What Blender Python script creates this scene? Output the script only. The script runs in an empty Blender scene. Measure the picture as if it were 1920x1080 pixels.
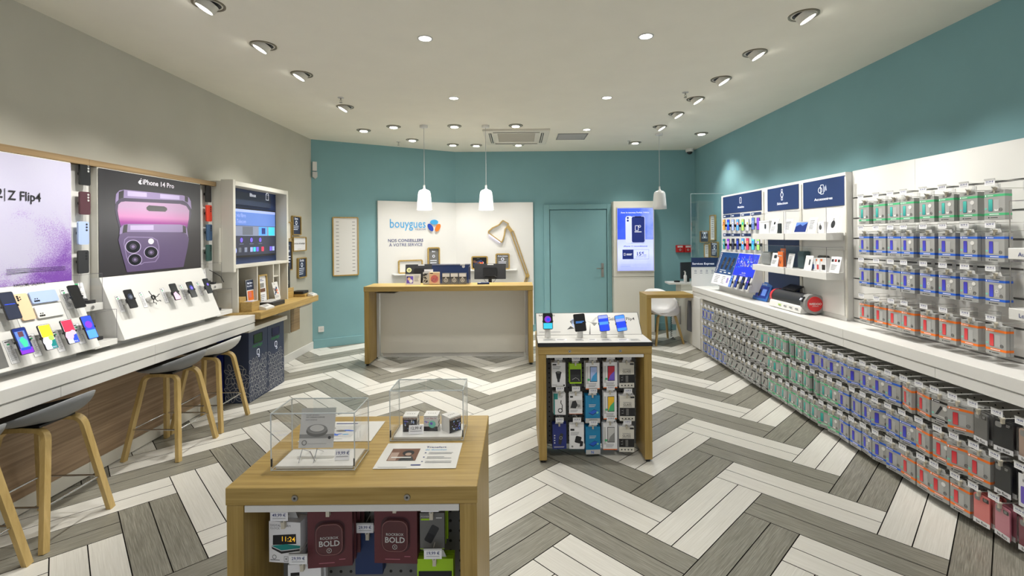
import bpy, math, random
from mathutils import Vector, Matrix
random.seed(7)
D = bpy.data
C = bpy.context.scene
COL = C.collection
PI = math.pi

# ------------------------------------------------------------ camera, light, exposure
EYE = Vector((0, 0, 1.67))
FPX, RX, RY, ROLL = 895.0, 971.0, 443.0, 0.0087
cr, sr = math.cos(ROLL), math.sin(ROLL)
cam = D.cameras.new('camera'); cam.sensor_width = 36; cam.lens = FPX * 36 / 1920
cam.shift_x = -11 / 1920; cam.shift_y = -97 / 1920; cam.clip_start = .05
camo = D.objects.new('camera', cam); COL.objects.link(camo)
camo.matrix_world = Matrix(((cr, sr, 0, 0), (0, 0, -1, 0), (-sr, cr, 0, 1.67), (0, 0, 0, 1)))
C.camera = camo
C.view_settings.view_transform = 'Standard'; C.view_settings.look = 'None'
C.view_settings.gamma = 1; C.view_settings.use_curve_mapping = False
C.view_settings.exposure = 0.12
C.cycles.transparent_max_bounces = 32
W = D.worlds.new('mall_light'); C.world = W; W.use_nodes = True
W.node_tree.nodes['Background'].inputs[0].default_value = (.93, .95, 1, 1)
W.node_tree.nodes['Background'].inputs[1].default_value = .9
LAMP_TILT, LAMP_DOWN, LAMP_PEND = 98, 68, 14
LAMP_COL = (1, .975, .925)
H = 3.16

def ray(px, py):
    u = px - RX; v = py - RY
    return Vector(((cr*u - sr*v)/FPX, 1, -(sr*u + cr*v)/FPX))

# ------------------------------------------------------------ materials
def lin(c):
    r = []
    for x in c:
        x = x/255
        r.append(x/12.92 if x <= .04045 else ((x+.055)/1.055)**2.4)
    return tuple(r) + (1,)
MATS = {}
def new(name):
    m = D.materials.new(name); m.use_nodes = True; MATS[name] = m
    return m, m.node_tree, m.node_tree.nodes['Principled BSDF']
def mat(name, col, rough=.5, metal=0, emis=0, spec=.5, coat=0):
    m, t, b = new(name)
    b.inputs['Base Color'].default_value = lin(col); b.inputs['Roughness'].default_value = rough
    b.inputs['Metallic'].default_value = metal; b.inputs['Specular IOR Level'].default_value = spec
    if coat: b.inputs['Coat Weight'].default_value = coat
    if emis:
        b.inputs['Emission Color'].default_value = lin(col); b.inputs['Emission Strength'].default_value = emis
    return name
def N(t, kind, **kw):
    n = t.nodes.new(kind)
    for k, v in kw.items(): setattr(n, k, v)
    return n
def ramp(t, stops):
    r = N(t, 'ShaderNodeValToRGB'); e = r.color_ramp.elements
    while len(e) < len(stops): e.new(.5)
    for i, (p, c) in enumerate(stops): e[i].position = p; e[i].color = lin(c)
    return r
def grain(name, c1, c2, scale, rough=.45, rand=0, bump=.05, lo=.3, hi=.7, c3=None, nscale=1.0, spec=.5):
    """streaky wood grain in the object's own coordinates"""
    m, t, b = new(name)
    tc = N(t, 'ShaderNodeTexCoord'); mp = N(t, 'ShaderNodeMapping'); mp.inputs['Scale'].default_value = scale
    src = tc.outputs['Object']
    if rand:
        oi = N(t, 'ShaderNodeObjectInfo'); va = N(t, 'ShaderNodeVectorMath', operation='ADD')
        ml = N(t, 'ShaderNodeVectorMath', operation='SCALE'); cx = N(t, 'ShaderNodeCombineXYZ')
        for i in range(3): t.links.new(oi.outputs['Random'], cx.inputs[i])
        t.links.new(cx.outputs[0], ml.inputs[0]); ml.inputs['Scale'].default_value = 37
        t.links.new(src, va.inputs[0]); t.links.new(ml.outputs[0], va.inputs[1]); src = va.outputs[0]
    t.links.new(src, mp.inputs[0])
    n = N(t, 'ShaderNodeTexNoise'); n.inputs['Scale'].default_value = nscale; n.inputs['Detail'].default_value = 5
    n.inputs['Roughness'].default_value = .62
    t.links.new(mp.outputs[0], n.inputs[0])
    r = ramp(t, [(lo, c1), ((lo+hi)/2, c3 or tuple((a+c)/2 for a, c in zip(c1, c2))), (hi, c2)])
    t.links.new(n.outputs[0], r.inputs[0])
    out = r.outputs[0]
    if rand:
        mx = N(t, 'ShaderNodeHueSaturation'); mr = N(t, 'ShaderNodeMapRange')
        mr.inputs[3].default_value = 1-rand; mr.inputs[4].default_value = 1+rand
        t.links.new(oi.outputs['Random'], mr.inputs[0]); t.links.new(mr.outputs[0], mx.inputs['Value'])
        t.links.new(out, mx.inputs['Color']); out = mx.outputs[0]
    t.links.new(out, b.inputs['Base Color']); b.inputs['Roughness'].default_value = rough
    b.inputs['Specular IOR Level'].default_value = spec
    bp = N(t, 'ShaderNodeBump'); bp.inputs['Strength'].default_value = bump; bp.inputs['Distance'].default_value = .002
    t.links.new(n.outputs[0], bp.inputs['Height']); t.links.new(bp.outputs[0], b.inputs['Normal'])
    return name
def painted(name, col, var=.03, rough=.7):
    """matt wall paint with faint roller mottling"""
    m, t, b = new(name)
    tc = N(t, 'ShaderNodeTexCoord'); n = N(t, 'ShaderNodeTexNoise'); n.inputs['Scale'].default_value = 3; n.inputs['Detail'].default_value = 6
    t.links.new(tc.outputs['Object'], n.inputs[0])
    r = ramp(t, [(.3, tuple(c*(1-var) for c in col)), (.7, tuple(min(255, c*(1+var)) for c in col))])
    t.links.new(n.outputs[0], r.inputs[0]); t.links.new(r.outputs[0], b.inputs['Base Color'])
    n2 = N(t, 'ShaderNodeTexNoise'); n2.inputs['Scale'].default_value = 260
    t.links.new(tc.outputs['Object'], n2.inputs[0])
    bp = N(t, 'ShaderNodeBump'); bp.inputs['Strength'].default_value = .06; bp.inputs['Distance'].default_value = .001
    t.links.new(n2.outputs[0], bp.inputs['Height']); t.links.new(bp.outputs[0], b.inputs['Normal'])
    b.inputs['Roughness'].default_value = rough; b.inputs['Specular IOR Level'].default_value = .3
    return name
def peg(name, col, ax=(0, 2), pitch=.038, r=.14):
    """metal board with a regular grid of small dark holes"""
    m, t, b = new(name)
    tc = N(t, 'ShaderNodeTexCoord'); sp = N(t, 'ShaderNodeSeparateXYZ'); t.links.new(tc.outputs['Object'], sp.inputs[0])
    acc = None
    for a in ax:
        d = N(t, 'ShaderNodeMath', operation='DIVIDE'); t.links.new(sp.outputs[a], d.inputs[0]); d.inputs[1].default_value = pitch
        f = N(t, 'ShaderNodeMath', operation='FRACT'); t.links.new(d.outputs[0], f.inputs[0])
        s = N(t, 'ShaderNodeMath', operation='SUBTRACT'); t.links.new(f.outputs[0], s.inputs[0]); s.inputs[1].default_value = .5
        q = N(t, 'ShaderNodeMath', operation='MULTIPLY'); t.links.new(s.outputs[0], q.inputs[0]); t.links.new(s.outputs[0], q.inputs[1])
        if acc:
            ad = N(t, 'ShaderNodeMath', operation='ADD'); t.links.new(acc.outputs[0], ad.inputs[0]); t.links.new(q.outputs[0], ad.inputs[1]); acc = ad
        else: acc = q
    lt = N(t, 'ShaderNodeMath', operation='LESS_THAN'); t.links.new(acc.outputs[0], lt.inputs[0]); lt.inputs[1].default_value = r*r
    mx = N(t, 'ShaderNodeMix', data_type='RGBA'); mx.inputs['A'].default_value = lin(col); mx.inputs['B'].default_value = lin((25, 25, 25))
    t.links.new(lt.outputs[0], mx.inputs['Factor']); t.links.new(mx.outputs['Result'], b.inputs['Base Color'])
    b.inputs['Roughness'].default_value = .5
    return name
def clear(name, tint=(1, 1, 1), ior=1.45, rough=.02, base=0.0):
    """thin clear sheet: transparent with Fresnel reflection"""
    m, t, b = new(name); t.nodes.remove(b)
    o = t.nodes['Material Output']
    tr = N(t, 'ShaderNodeBsdfTransparent'); tr.inputs[0].default_value = tint + (1,)
    gl = N(t, 'ShaderNodeBsdfGlossy'); gl.inputs['Roughness'].default_value = rough
    lw = N(t, 'ShaderNodeLayerWeight'); lw.inputs[0].default_value = .5
    pw = N(t, 'ShaderNodeMath', operation='POWER'); pw.inputs[1].default_value = 4.0; t.links.new(lw.outputs['Facing'], pw.inputs[0])
    fr = N(t, 'ShaderNodeMath', operation='MULTIPLY_ADD'); fr.inputs[1].default_value = .55; fr.inputs[2].default_value = .022*(ior/1.45)
    t.links.new(pw.outputs[0], fr.inputs[0])
    mx = N(t, 'ShaderNodeMixShader')
    if base:
        ad = N(t, 'ShaderNodeMath', operation='ADD'); ad.inputs[1].default_value = base
        t.links.new(fr.outputs[0], ad.inputs[0]); t.links.new(ad.outputs[0], mx.inputs[0])
    else: t.links.new(fr.outputs[0], mx.inputs[0])
    t.links.new(tr.outputs[0], mx.inputs[1]); t.links.new(gl.outputs[0], mx.inputs[2]); t.links.new(mx.outputs[0], o.inputs[0])
    return name
def gradmat(name, stops, axis=2, lo=0, hi=1, emis=0, noise=0, rough=.4):
    """printed colour gradient along one local axis (part of a poster or a screen picture)"""
    m, t, b = new(name)
    tc = N(t, 'ShaderNodeTexCoord'); sp = N(t, 'ShaderNodeSeparateXYZ'); t.links.new(tc.outputs['Object'], sp.inputs[0])
    mr = N(t, 'ShaderNodeMapRange'); mr.inputs[1].default_value = lo; mr.inputs[2].default_value = hi
    t.links.new(sp.outputs[axis], mr.inputs[0]); o = mr.outputs[0]
    if noise:
        n = N(t, 'ShaderNodeTexNoise'); n.inputs['Scale'].default_value = 6; n.inputs['Detail'].default_value = 3
        t.links.new(tc.outputs['Object'], n.inputs[0])
        s = N(t, 'ShaderNodeMath', operation='MULTIPLY_ADD'); s.inputs[1].default_value = noise; s.inputs[2].default_value = -noise/2
        t.links.new(n.outputs[0], s.inputs[0]); a = N(t, 'ShaderNodeMath', operation='ADD')
        t.links.new(s.outputs[0], a.inputs[0]); t.links.new(o, a.inputs[1]); o = a.outputs[0]
    r = ramp(t, stops); t.links.new(o, r.inputs[0]); t.links.new(r.outputs[0], b.inputs['Base Color'])
    if emis: t.links.new(r.outputs[0], b.inputs['Emission Color']); b.inputs['Emission Strength'].default_value = emis
    b.inputs['Roughness'].default_value = rough
    return name

painted('ceiling_paint', (232, 229, 216), .008)
painted('grey_paint', (186, 184, 172), .012)
painted('teal_paint', (124, 165, 170), .012)
mat('white', (218, 217, 213), .35); mat('white_matt', (212, 211, 207), .6)
mat('cream', (218, 215, 204), .5); mat('black', (20, 20, 22), .35); mat('dark', (42, 43, 46), .45)
mat('grey', (140, 140, 138), .5); mat('light_grey', (198, 198, 196), .45); mat('mid_grey', (104, 104, 102), .5)
mat('chrome', (205, 205, 208), .18, 1); mat('steel', (165, 162, 155), .3, 1)
mat('bronze', (128, 122, 106), .35, .7)
mat('navy', (30, 52, 98), .45); mat('navy_dark', (44, 56, 82), .45); mat('royal', (24, 40, 120), .4)
mat('blue', (34, 96, 205), .4); mat('sky', (66, 160, 215), .4); mat('orange', (238, 118, 32), .4); mat('green', (72, 178, 120), .4)
mat('teal', (30, 140, 135), .4); mat('red', (206, 46, 48), .4); mat('crimson', (196, 40, 60), .4); mat('violet', (112, 88, 200), .4)
mat('indigo', (58, 56, 175), .4); mat('mint', (120, 200, 180), .4); mat('lime', (160, 205, 30), .4); mat('cyan', (20, 130, 180), .4)
mat('coral', (222, 120, 116), .4); mat('rose', (196, 120, 136), .4); mat('maroon', (120, 48, 66), .4); mat('peach', (236, 198, 160), .35)
mat('tan', (170, 145, 130), .4); mat('lilac', (142, 126, 190), .4); mat('pale_blue', (170, 190, 235), .35)
mat('box_grey', (158, 158, 155), .45); mat('box_dark', (96, 96, 94), .45); mat('paper', (236, 236, 238), .6)
mat('print_grey', (128, 128, 132), .6); mat('ink', (46, 58, 120), .6); mat('ink_black', (30, 30, 34), .6); mat('brown', (110, 74, 56), .5)
mat('yellow', (240, 190, 40), .4); mat('dark_red', (150, 22, 24), .4); mat('alarm_red', (186, 30, 28), .35)
mat('stool_grey', (128, 130, 132), .45); mat('stool_dark', (60, 61, 64), .5); mat('stool_white', (205, 205, 202), .4)
mat('shell_white', (240, 240, 240), .35)
mat('lens', (255, 252, 244), .5, 0, 14); mat('lens_soft', (255, 250, 240), .5, 0, 8); mat('led', (214, 208, 255), .5, 0, 3)
mat('shade_glow', (255, 252, 246), .4, 0, .75); mat('shade_off', (226, 226, 224), .3)
mat('lock', (205, 198, 180), .5); mat('wine_box', (94, 42, 48), .5)
for nm, c in dict(blue=(40, 72, 235), sky=(80, 150, 235), cyan=(60, 190, 220), dark=(38, 44, 62), navy=(22, 40, 110), purple=(120, 50, 190), violet=(110, 90, 220),
                  orange=(240, 150, 40), red=(225, 50, 80), green=(60, 190, 150), white=(225, 228, 240), yellow=(245, 190, 50), black=(16, 17, 20),
                  pale=(150, 165, 225), paper=(205, 212, 250), teal=(20, 120, 120), pink=(235, 175, 215), lime=(160, 210, 90), grey=(92, 98, 110), tvblue=(88, 120, 190), fog=(120, 128, 150)).items():
    mat('s_'+nm, c, .25, 0, .5)
grain('oak', (150, 122, 60), (184, 156, 92), (2.6, 80, 80), .42, 0, .05)          # grain along x
grain('oak_z', (148, 120, 58), (180, 152, 88), (80, 80, 2.6), .42, 0, .05)         # grain along z
grain('oak_y', (162, 132, 72), (196, 166, 104), (80, 2.6, 80), .42, 0, .05)
grain('oak_leg', (176, 148, 88), (204, 176, 118), (30, 30, 4), .45, .05, .05)
grain('walnut', (136, 112, 88), (184, 158, 128), (40, 1.1, 46), .5, 0, .05)
grain('oak_trim', (120, 98, 66), (160, 134, 96), (40, 1.0, 40), .5, 0, .05)
grain('tile_light', (196, 193, 184), (222, 220, 213), (4, 170, 10), .33, .02, .08, .22, .75)
grain('tile_dark', (92, 90, 80), (168, 165, 153), (7, 270, 10), .36, .04, .12, .25, .75)
mat('grout', (34, 31, 29), .9, 0, 0, .1)
peg('peg_grey', (118, 119, 118), (0, 2), .038, .15); peg('peg_side', (176, 173, 162), (1, 2), .045, .12)
clear('acrylic', (1, 1, 1), 1.4, .02); mat('acrylic_edge', (206, 212, 214), .2); clear('glass', (.93, .97, .96), 1.5, .01, .03)
clear('blister', (.975, .975, .975), 1.45, .12, .04)
mat('edge_dark', (110, 104, 112), .3)

# ------------------------------------------------------------ mesh helper
TXT = {}
def text_geo(s, bold):
    k = (s, bold)
    if k not in TXT:
        c = D.curves.new('t', 'FONT'); c.body = s; c.size = 1; c.resolution_u = 2; c.align_x = 'LEFT'
        if bold: c.offset = .011 * bold
        o = D.objects.new('t', c); me = o.to_mesh()
        vs = [tuple(v.co) for v in me.vertices]; fs = [tuple(p.vertices) for p in me.polygons]
        TXT[k] = (vs, fs); o.to_mesh_clear(); D.objects.remove(o); D.curves.remove(c)
    return TXT[k]

class F:
    """local drawing plane: o origin, u right, v up, n towards the viewer"""
    def __init__(s, o, u=(1, 0, 0), v=(0, 0, 1)):
        s.o = Vector(o); s.u = Vector(u).normalized(); s.v = Vector(v).normalized(); s.n = s.u.cross(s.v).normalized()
    def at(s, a, b, d=0): return s.o + s.u*a + s.v*b + s.n*d
    def px(s, px, py):
        r = ray(px, py); t = (s.o-EYE).dot(s.n) / r.dot(s.n); p = EYE + r*t - s.o
        return (p.dot(s.u), p.dot(s.v))
    def pxs(s, pts): return [s.px(*p) for p in pts]
    def off(s, a, b, d=0, rot=0):
        u = s.u*math.cos(rot)+s.v*math.sin(rot); v = s.v*math.cos(rot)-s.u*math.sin(rot)
        return F(s.at(a, b, d), u, v)
FRONT = F((0, 0, 0))

def rrect(x0, y0, x1, y1, r, seg=4):
    if r <= 0: return [(x0, y0), (x1, y0), (x1, y1), (x0, y1)]
    r = min(r, abs(x1-x0)/2, abs(y1-y0)/2)
    P = []
    for cx, cy, a in ((x1-r, y0+r, -PI/2), (x1-r, y1-r, 0), (x0+r, y1-r, PI/2), (x0+r, y0+r, PI)):
        for i in range(seg+1):
            t = a + PI/2*i/seg; P.append((cx+r*math.cos(t), cy+r*math.sin(t)))
    return P
def circ(cx, cy, r, n=16, ry=None):
    ry = ry or r
    return [(cx+r*math.cos(2*PI*i/n), cy+ry*math.sin(2*PI*i/n)) for i in range(n)]

class MB:
    def __init__(s): s.v = []; s.f = []; s.m = []; s.sm = []; s.names = []
    def mi(s, n):
        if n not in s.names: s.names.append(n)
        return s.names.index(n)
    def add(s, vs, fs, m, smooth=False):
        k = len(s.v); s.v += [tuple(v) for v in vs]; i = s.mi(m)
        for f in fs: s.f.append([a+k for a in f]); s.m.append(i); s.sm.append(smooth)
        return s
    def box(s, x0, y0, z0, x1, y1, z1, m):
        vs = [(x, y, z) for z in (z0, z1) for y in (y0, y1) for x in (x0, x1)]
        return s.add(vs, [(0, 2, 3, 1), (4, 5, 7, 6), (0, 1, 5, 4), (2, 6, 7, 3), (0, 4, 6, 2), (1, 3, 7, 5)], m)
    def fbox(s, fr, a0, b0, d0, a1, b1, d1, m):
        vs = [fr.at(a, b, d) for d in (d0, d1) for b in (b0, b1) for a in (a0, a1)]
        return s.add(vs, [(0, 2, 3, 1), (4, 5, 7, 6), (0, 1, 5, 4), (2, 6, 7, 3), (0, 4, 6, 2), (1, 3, 7, 5)], m)
    def flat(s, fr, pts, m, d=.0006):
        return s.add([fr.at(a, b, d) for a, b in pts], [list(range(len(pts)))], m)
    def rect(s, fr, a0, b0, a1, b1, m, d=.0006): return s.flat(fr, [(a0, b0), (a1, b0), (a1, b1), (a0, b1)], m, d)
    def prism(s, fr, pts, d0, d1, m, side=None, smooth=False):
        n = len(pts); vs = [fr.at(a, b, d0) for a, b in pts] + [fr.at(a, b, d1) for a, b in pts]
        s.add(vs, [list(range(n))[::-1], list(range(n, 2*n))], m)
        s.add(vs, [[i, (i+1) % n, n+(i+1) % n, n+i] for i in range(n)], side or m, smooth)
        return s
    def ring(s, fr, outer, inner, d0, d1, m):
        n = len(outer); vs = []
        for P, d in ((outer, d0), (outer, d1), (inner, d1), (inner, d0)): vs += [fr.at(a, b, d) for a, b in P]
        fs = []
        for k in range(4):
            for i in range(n):
                j = (i+1) % n; fs.append([k*n+i, k*n+j, ((k+1) % 4)*n+j, ((k+1) % 4)*n+i])
        return s.add(vs, fs, m)
    def frame(s, fr, x0, y0, x1, y1, w, d0, d1, m, r=0, seg=4):
        return s.ring(fr, rrect(x0, y0, x1, y1, r, seg), rrect(x0+w, y0+w, x1-w, y1-w, max(r-w, .0001) if r else 0, seg), d0, d1, m)
    def text(s, fr, txt, a, b, size, m, d=.0008, al='l', bold=0, sx=1.0, ext=0):
        vs, fs = text_geo(txt, bold)
        if not vs: return s
        w = max(v[0] for v in vs)*size*sx
        o = a - (w/2 if al == 'c' else w if al == 'r' else 0)
        s.add([fr.at(o+v[0]*size*sx, b+v[1]*size, d) for v in vs], fs, m)
        return s
    def lines(s, fr, a, b, w, n, gap, m='print_grey', h=None, d=.0007, seed=0):
        rr = random.Random(seed)
        h = h or gap*.35
        for i in range(n):
            s.rect(fr, a, b-i*gap-h, a+w*rr.uniform(.6, 1), b-i*gap, m, d)
        return s
    def cyl(s, p0, p1, r0, r1, m, n=14, caps=True, capm=None, smooth=True):
        p0 = Vector(p0); p1 = Vector(p1); z = (p1-p0).normalized()
        x = z.orthogonal().normalized(); y = z.cross(x)
        vs = []
        for p, r in ((p0, r0), (p1, r1)):
            for i in range(n):
                a = 2*PI*i/n; vs.append(p + x*(r*math.cos(a)) + y*(r*math.sin(a)))
        s.add(vs, [[i, (i+1) % n, n+(i+1) % n, n+i] for i in range(n)], m, smooth)
        if caps: s.add(vs, [list(range(n))[::-1], list(range(n, 2*n))], capm or m)
        return s
    def lathe(s, o, prof, m, n=20, axis=(0, 0, 1), smooth=True):
        o = Vector(o); z = Vector(axis).normalized(); x = z.orthogonal().normalized(); y = z.cross(x)
        vs = []
        for r, h in prof:
            for i in range(n):
                a = 2*PI*i/n; vs.append(o + z*h + x*(r*math.cos(a)) + y*(r*math.sin(a)))
        fs = []
        for k in range(len(prof)-1):
            for i in range(n):
                j = (i+1) % n; fs.append([k*n+i, k*n+j, (k+1)*n+j, (k+1)*n+i])
        return s.add(vs, fs, m, smooth)
    def tube(s, pts, r, m, n=6, caps=True):
        pts = [Vector(p) for p in pts]; vs = []; prev = None
        for i, p in enumerate(pts):
            t = (pts[min(i+1, len(pts)-1)] - pts[max(i-1, 0)]).normalized()
            if prev is None: x = t.orthogonal().normalized()
            else:
                x = prev - t*prev.dot(t); x = x.normalized() if x.length > 1e-6 else t.orthogonal().normalized()
            prev = x; y = t.cross(x)
            rr = r[i] if isinstance(r, (list, tuple)) else r
            for k in range(n):
                a = 2*PI*k/n; vs.append(p + x*(rr*math.cos(a)) + y*(rr*math.sin(a)))
        fs = []
        for i in range(len(pts)-1):
            for k in range(n):
                j = (k+1) % n; fs.append([i*n+k, i*n+j, (i+1)*n+j, (i+1)*n+k])
        s.add(vs, fs, m, n > 5)
        if caps: s.add(vs, [list(range(n))[::-1], [len(vs)-n+k for k in range(n)]], m)
        return s
    def sweep(s, pts, w, h, side, m):
        """rectangular section; side = fixed sideways axis; w along side, h across"""
        pts = [Vector(p) for p in pts]; side = Vector(side).normalized(); vs = []
        for i, p in enumerate(pts):
            t = (pts[min(i+1, len(pts)-1)] - pts[max(i-1, 0)]).normalized(); q = side.cross(t).normalized()
            ww = w[i] if isinstance(w, (list, tuple)) else w; hh = h[i] if isinstance(h, (list, tuple)) else h
            for a, b in ((-1, -1), (1, -1), (1, 1), (-1, 1)): vs.append(p + side*(a*ww/2) + q*(b*hh/2))
        fs = [[0, 3, 2, 1], [len(vs)-4, len(vs)-3, len(vs)-2, len(vs)-1]]
        for i in range(len(pts)-1):
            for k in range(4):
                j = (k+1) % 4; fs.append([i*4+k, i*4+j, (i+1)*4+j, (i+1)*4+k])
        return s.add(vs, fs, m)
    def mesh(s, name, o=(0, 0, 0)):
        o = Vector(o); me = D.meshes.new(name)
        me.from_pydata([tuple(Vector(v)-o) for v in s.v], [], s.f)
        for n in s.names: me.materials.append(MATS[n])
        me.polygons.foreach_set('material_index', s.m); me.polygons.foreach_set('use_smooth', s.sm)
        me.update(); return me
    def build(s, name, parent=None, origin=None, bevel=0):
        if origin is None:
            if parent is not None: origin = wloc(parent)
            else:
                xs = [v[0] for v in s.v]; ys = [v[1] for v in s.v]; zs = [v[2] for v in s.v]
                origin = ((min(xs)+max(xs))/2, (min(ys)+max(ys))/2, min(zs))
        ob = D.objects.new(name, s.mesh(name, origin)); COL.objects.link(ob)
        if parent is not None: ob.parent = parent; ob.location = Vector(origin) - Vector(wloc(parent))
        else: ob.location = origin
        if bevel:
            b = ob.modifiers.new('bevel', 'BEVEL'); b.width = bevel; b.segments = 2; b.limit_method = 'ANGLE'
        return ob
def wloc(o):
    p = Vector(o.location)
    while o.parent is not None: o = o.parent; p += Vector(o.location)
    return p
def tag(o, label=None, cat=None, group=None, kind=None):
    if label: o['label'] = label
    if cat: o['category'] = cat
    if group: o['group'] = group
    if kind: o['kind'] = kind
    return o
def thing(name, label, cat, loc, group=None):
    o = D.objects.new(name, None); COL.objects.link(o); o.location = loc; o.empty_display_size = .05
    return tag(o, label, cat, group)
def dup(o, parent=None, **kw):
    c = o.copy(); COL.objects.link(c)
    if parent is not None: c.parent = parent
    for ch in list(o.children): dup(ch, c)
    return c
def place(o, loc, rz=0, label=None, group=None):
    o.location = loc; o.rotation_euler = (0, 0, rz)
    if label: o['label'] = label
    if group: o['group'] = group
    return o
NTH = ['first', 'second', 'third', 'fourth', 'fifth', 'sixth', 'seventh', 'eighth', 'ninth', 'tenth', 'eleventh', 'twelfth', 'thirteenth', 'fourteenth', 'fifteenth',
       'sixteenth', 'seventeenth', 'eighteenth', 'nineteenth', 'twentieth', 'twenty-first', 'twenty-second', 'twenty-third', 'twenty-fourth', 'twenty-fifth', 'twenty-sixth',
       'twenty-seventh', 'twenty-eighth', 'twenty-ninth', 'thirtieth', 'thirty-first', 'thirty-second', 'thirty-third', 'thirty-fourth', 'thirty-fifth', 'thirty-sixth', 'thirty-seventh']

# ------------------------------------------------------------ room shell
XL, XR, YB, YF = -3.11, 3.12, 8.385, -1.6
CN = Vector((-3.11, 7.2, 0)); BD = Vector((-1.09, YB, 0))            # the angled part of the back wall
cdir = (BD-CN).normalized(); cn = Vector((cdir.y, -cdir.x, 0))
ROOM = [(XL, YF), (XR, YF), (XR, YB), (BD.x, BD.y), (CN.x, CN.y)]
def struct(o): o['kind'] = 'structure'; return o
struct(MB().box(XL-.12, YF, 0, XL, 7.2, H, 'grey_paint').build('wall_left'))
struct(MB().box(XR, YF, 0, XR+.12, YB+.12, H, 'teal_paint').build('wall_right'))
struct(MB().box(BD.x, YB, 0, XR, YB+.12, H, 'teal_paint').build('wall_back'))
FC = F((CN.x, CN.y, 0), cdir)
LC = (BD-CN).length
struct(MB().fbox(FC, 0, 0, -.12, LC, H, 0, 'teal_paint').build('wall_back_left'))
m = MB(); m.box(XL, YF-.12, 0, XL+.5, YF, H, 'white_matt'); m.box(XR-.5, YF-.12, 0, XR, YF, H, 'white_matt'); m.box(XL+.5, YF-.12, 2.7, XR-.5, YF, H, 'white_matt')
struct(m.build('wall_front'))
struct(MB().box(XL-.12, YF-.12, H, XR+.12, YB+.12, H+.1, 'ceiling_paint').build('ceiling'))
floor = struct(MB().box(XL-.12, YF-.12, -.1, XR+.12, YB+.12, -.006, 'grout').build('floor', origin=(0, 0, 0)))
struct(MB().box(XL, 5.7, 0, XL+.015, 7.2, .11, 'white_matt').build('baseboard_left', bevel=.004))
struct(MB().fbox(FC, .01, 0, 0, LC, .13, .015, 'teal_paint').build('baseboard_back_left', bevel=.004))
m = MB()
for a, b in ((BD.x, .44), (1.66, XR-.015)): m.box(a, YB-.015, 0, b, YB, .13, 'teal_paint')
struct(m.build('baseboard_back', bevel=.004))
struct(MB().box(XR-.015, 7.2, 0, XR, YB, .13, 'teal_paint').build('baseboard_right', bevel=.004))

# floor planks: double-plank herringbone, each plank its own piece
TH = math.radians(44)
ta = Vector((math.cos(TH), math.sin(TH))); tb = Vector((math.cos(TH-PI/2), math.sin(TH-PI/2)))
TO = Vector((0.704, 2.668))
PL, PW, GAP = .9, .15, .0055
def clip_poly(poly, room):
    out = poly
    for i in range(len(room)):
        a = Vector(room[i]); b = Vector(room[(i+1) % len(room)]); e = b-a; nn = Vector((-e.y, e.x))
        inp, out = out, []
        for k in range(len(inp)):
            p, q = inp[k], inp[(k+1) % len(inp)]
            dp, dq = (p-a).dot(nn), (q-a).dot(nn)
            if dp >= 0: out.append(p)
            if (dp >= 0) != (dq >= 0): out.append(p + (q-p)*(dp/(dp-dq)))
        if len(out) < 3: return []
    return out
plank_mesh = {}
for c in ('light', 'dark'):
    for wd in (0,):
        plank_mesh[c] = MB().prism(F((0, 0, 0), (1, 0, 0), (0, 1, 0)), [(-PL/2+GAP/2, -PW/2+GAP/2), (PL/2-GAP/2, -PW/2+GAP/2), (PL/2-GAP/2, PW/2-GAP/2), (-PL/2+GAP/2, PW/2-GAP/2)], -.012, 0, 'tile_'+c, 'grout').mesh('plank')
allp = []
for i in range(-22, 23):
    for j in range(-6, 8):
        so, to = -.3*i+.9*j, .3*i+.9*j
        col = 'dark' if i % 2 else 'light'
        for kind in (0, 1):
            for k in (0, 1):
                if kind == 0: s0, s1, t0, t1 = 0+k*PW, (k+1)*PW, -PL, 0                # dir b
                else: s0, s1, t0, t1 = 0, PL, k*PW, (k+1)*PW
                cs, ct = so+(s0+s1)/2, to+(t0+t1)/2
                c = TO + ta*cs + tb*ct
                ang = TH-PI/2 if kind == 0 else TH
                dx = Vector((math.cos(ang), math.sin(ang))); dy = Vector((-dx.y, dx.x))
                rect = [c+dx*(sx*(PL-GAP)/2)+dy*(sy*(PW-GAP)/2) for sx, sy in ((-1, -1), (1, -1), (1, 1), (-1, 1))]
                cl = clip_poly(rect, ROOM)
                if len(cl) < 3: continue
                ar = abs(sum(cl[q].cross(cl[(q+1) % len(cl)]) for q in range(len(cl))))/2
                if ar < .002: continue
                full = ar > .999*(PL-GAP)*(PW-GAP)
                inview = c.y > .9 and abs(c.x) < c.y*1.12+.4
                score = 1/max(c.y, .5) if inview else -1
                allp.append((score, c, ang, col, cl, full, dx, dy))
allp.sort(key=lambda q: -q[0])
rest = MB()
for n_, (score, c, ang, col, cl, full, dx, dy) in enumerate(allp):
    loc = [((p-c).dot(dx), (p-c).dot(dy)) for p in cl]
    if n_ < 300 and score > 0:
        if full: me = plank_mesh[col]
        else: me = MB().prism(F((0, 0, 0), (1, 0, 0), (0, 1, 0)), loc, -.012, 0, 'tile_'+col, 'grout').mesh('plank')
        o = D.objects.new('plank', me); COL.objects.link(o); o.parent = floor
        o.location = (c.x, c.y, 0); o.rotation_euler = (0, 0, ang)
    else:
        rest.prism(F((0, 0, 0), (1, 0, 0), (0, 1, 0)), [tuple(p) for p in cl], -.012, 0, 'tile_'+col)
if rest.v: tag(rest.build('planks', floor), kind='stuff')

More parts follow.
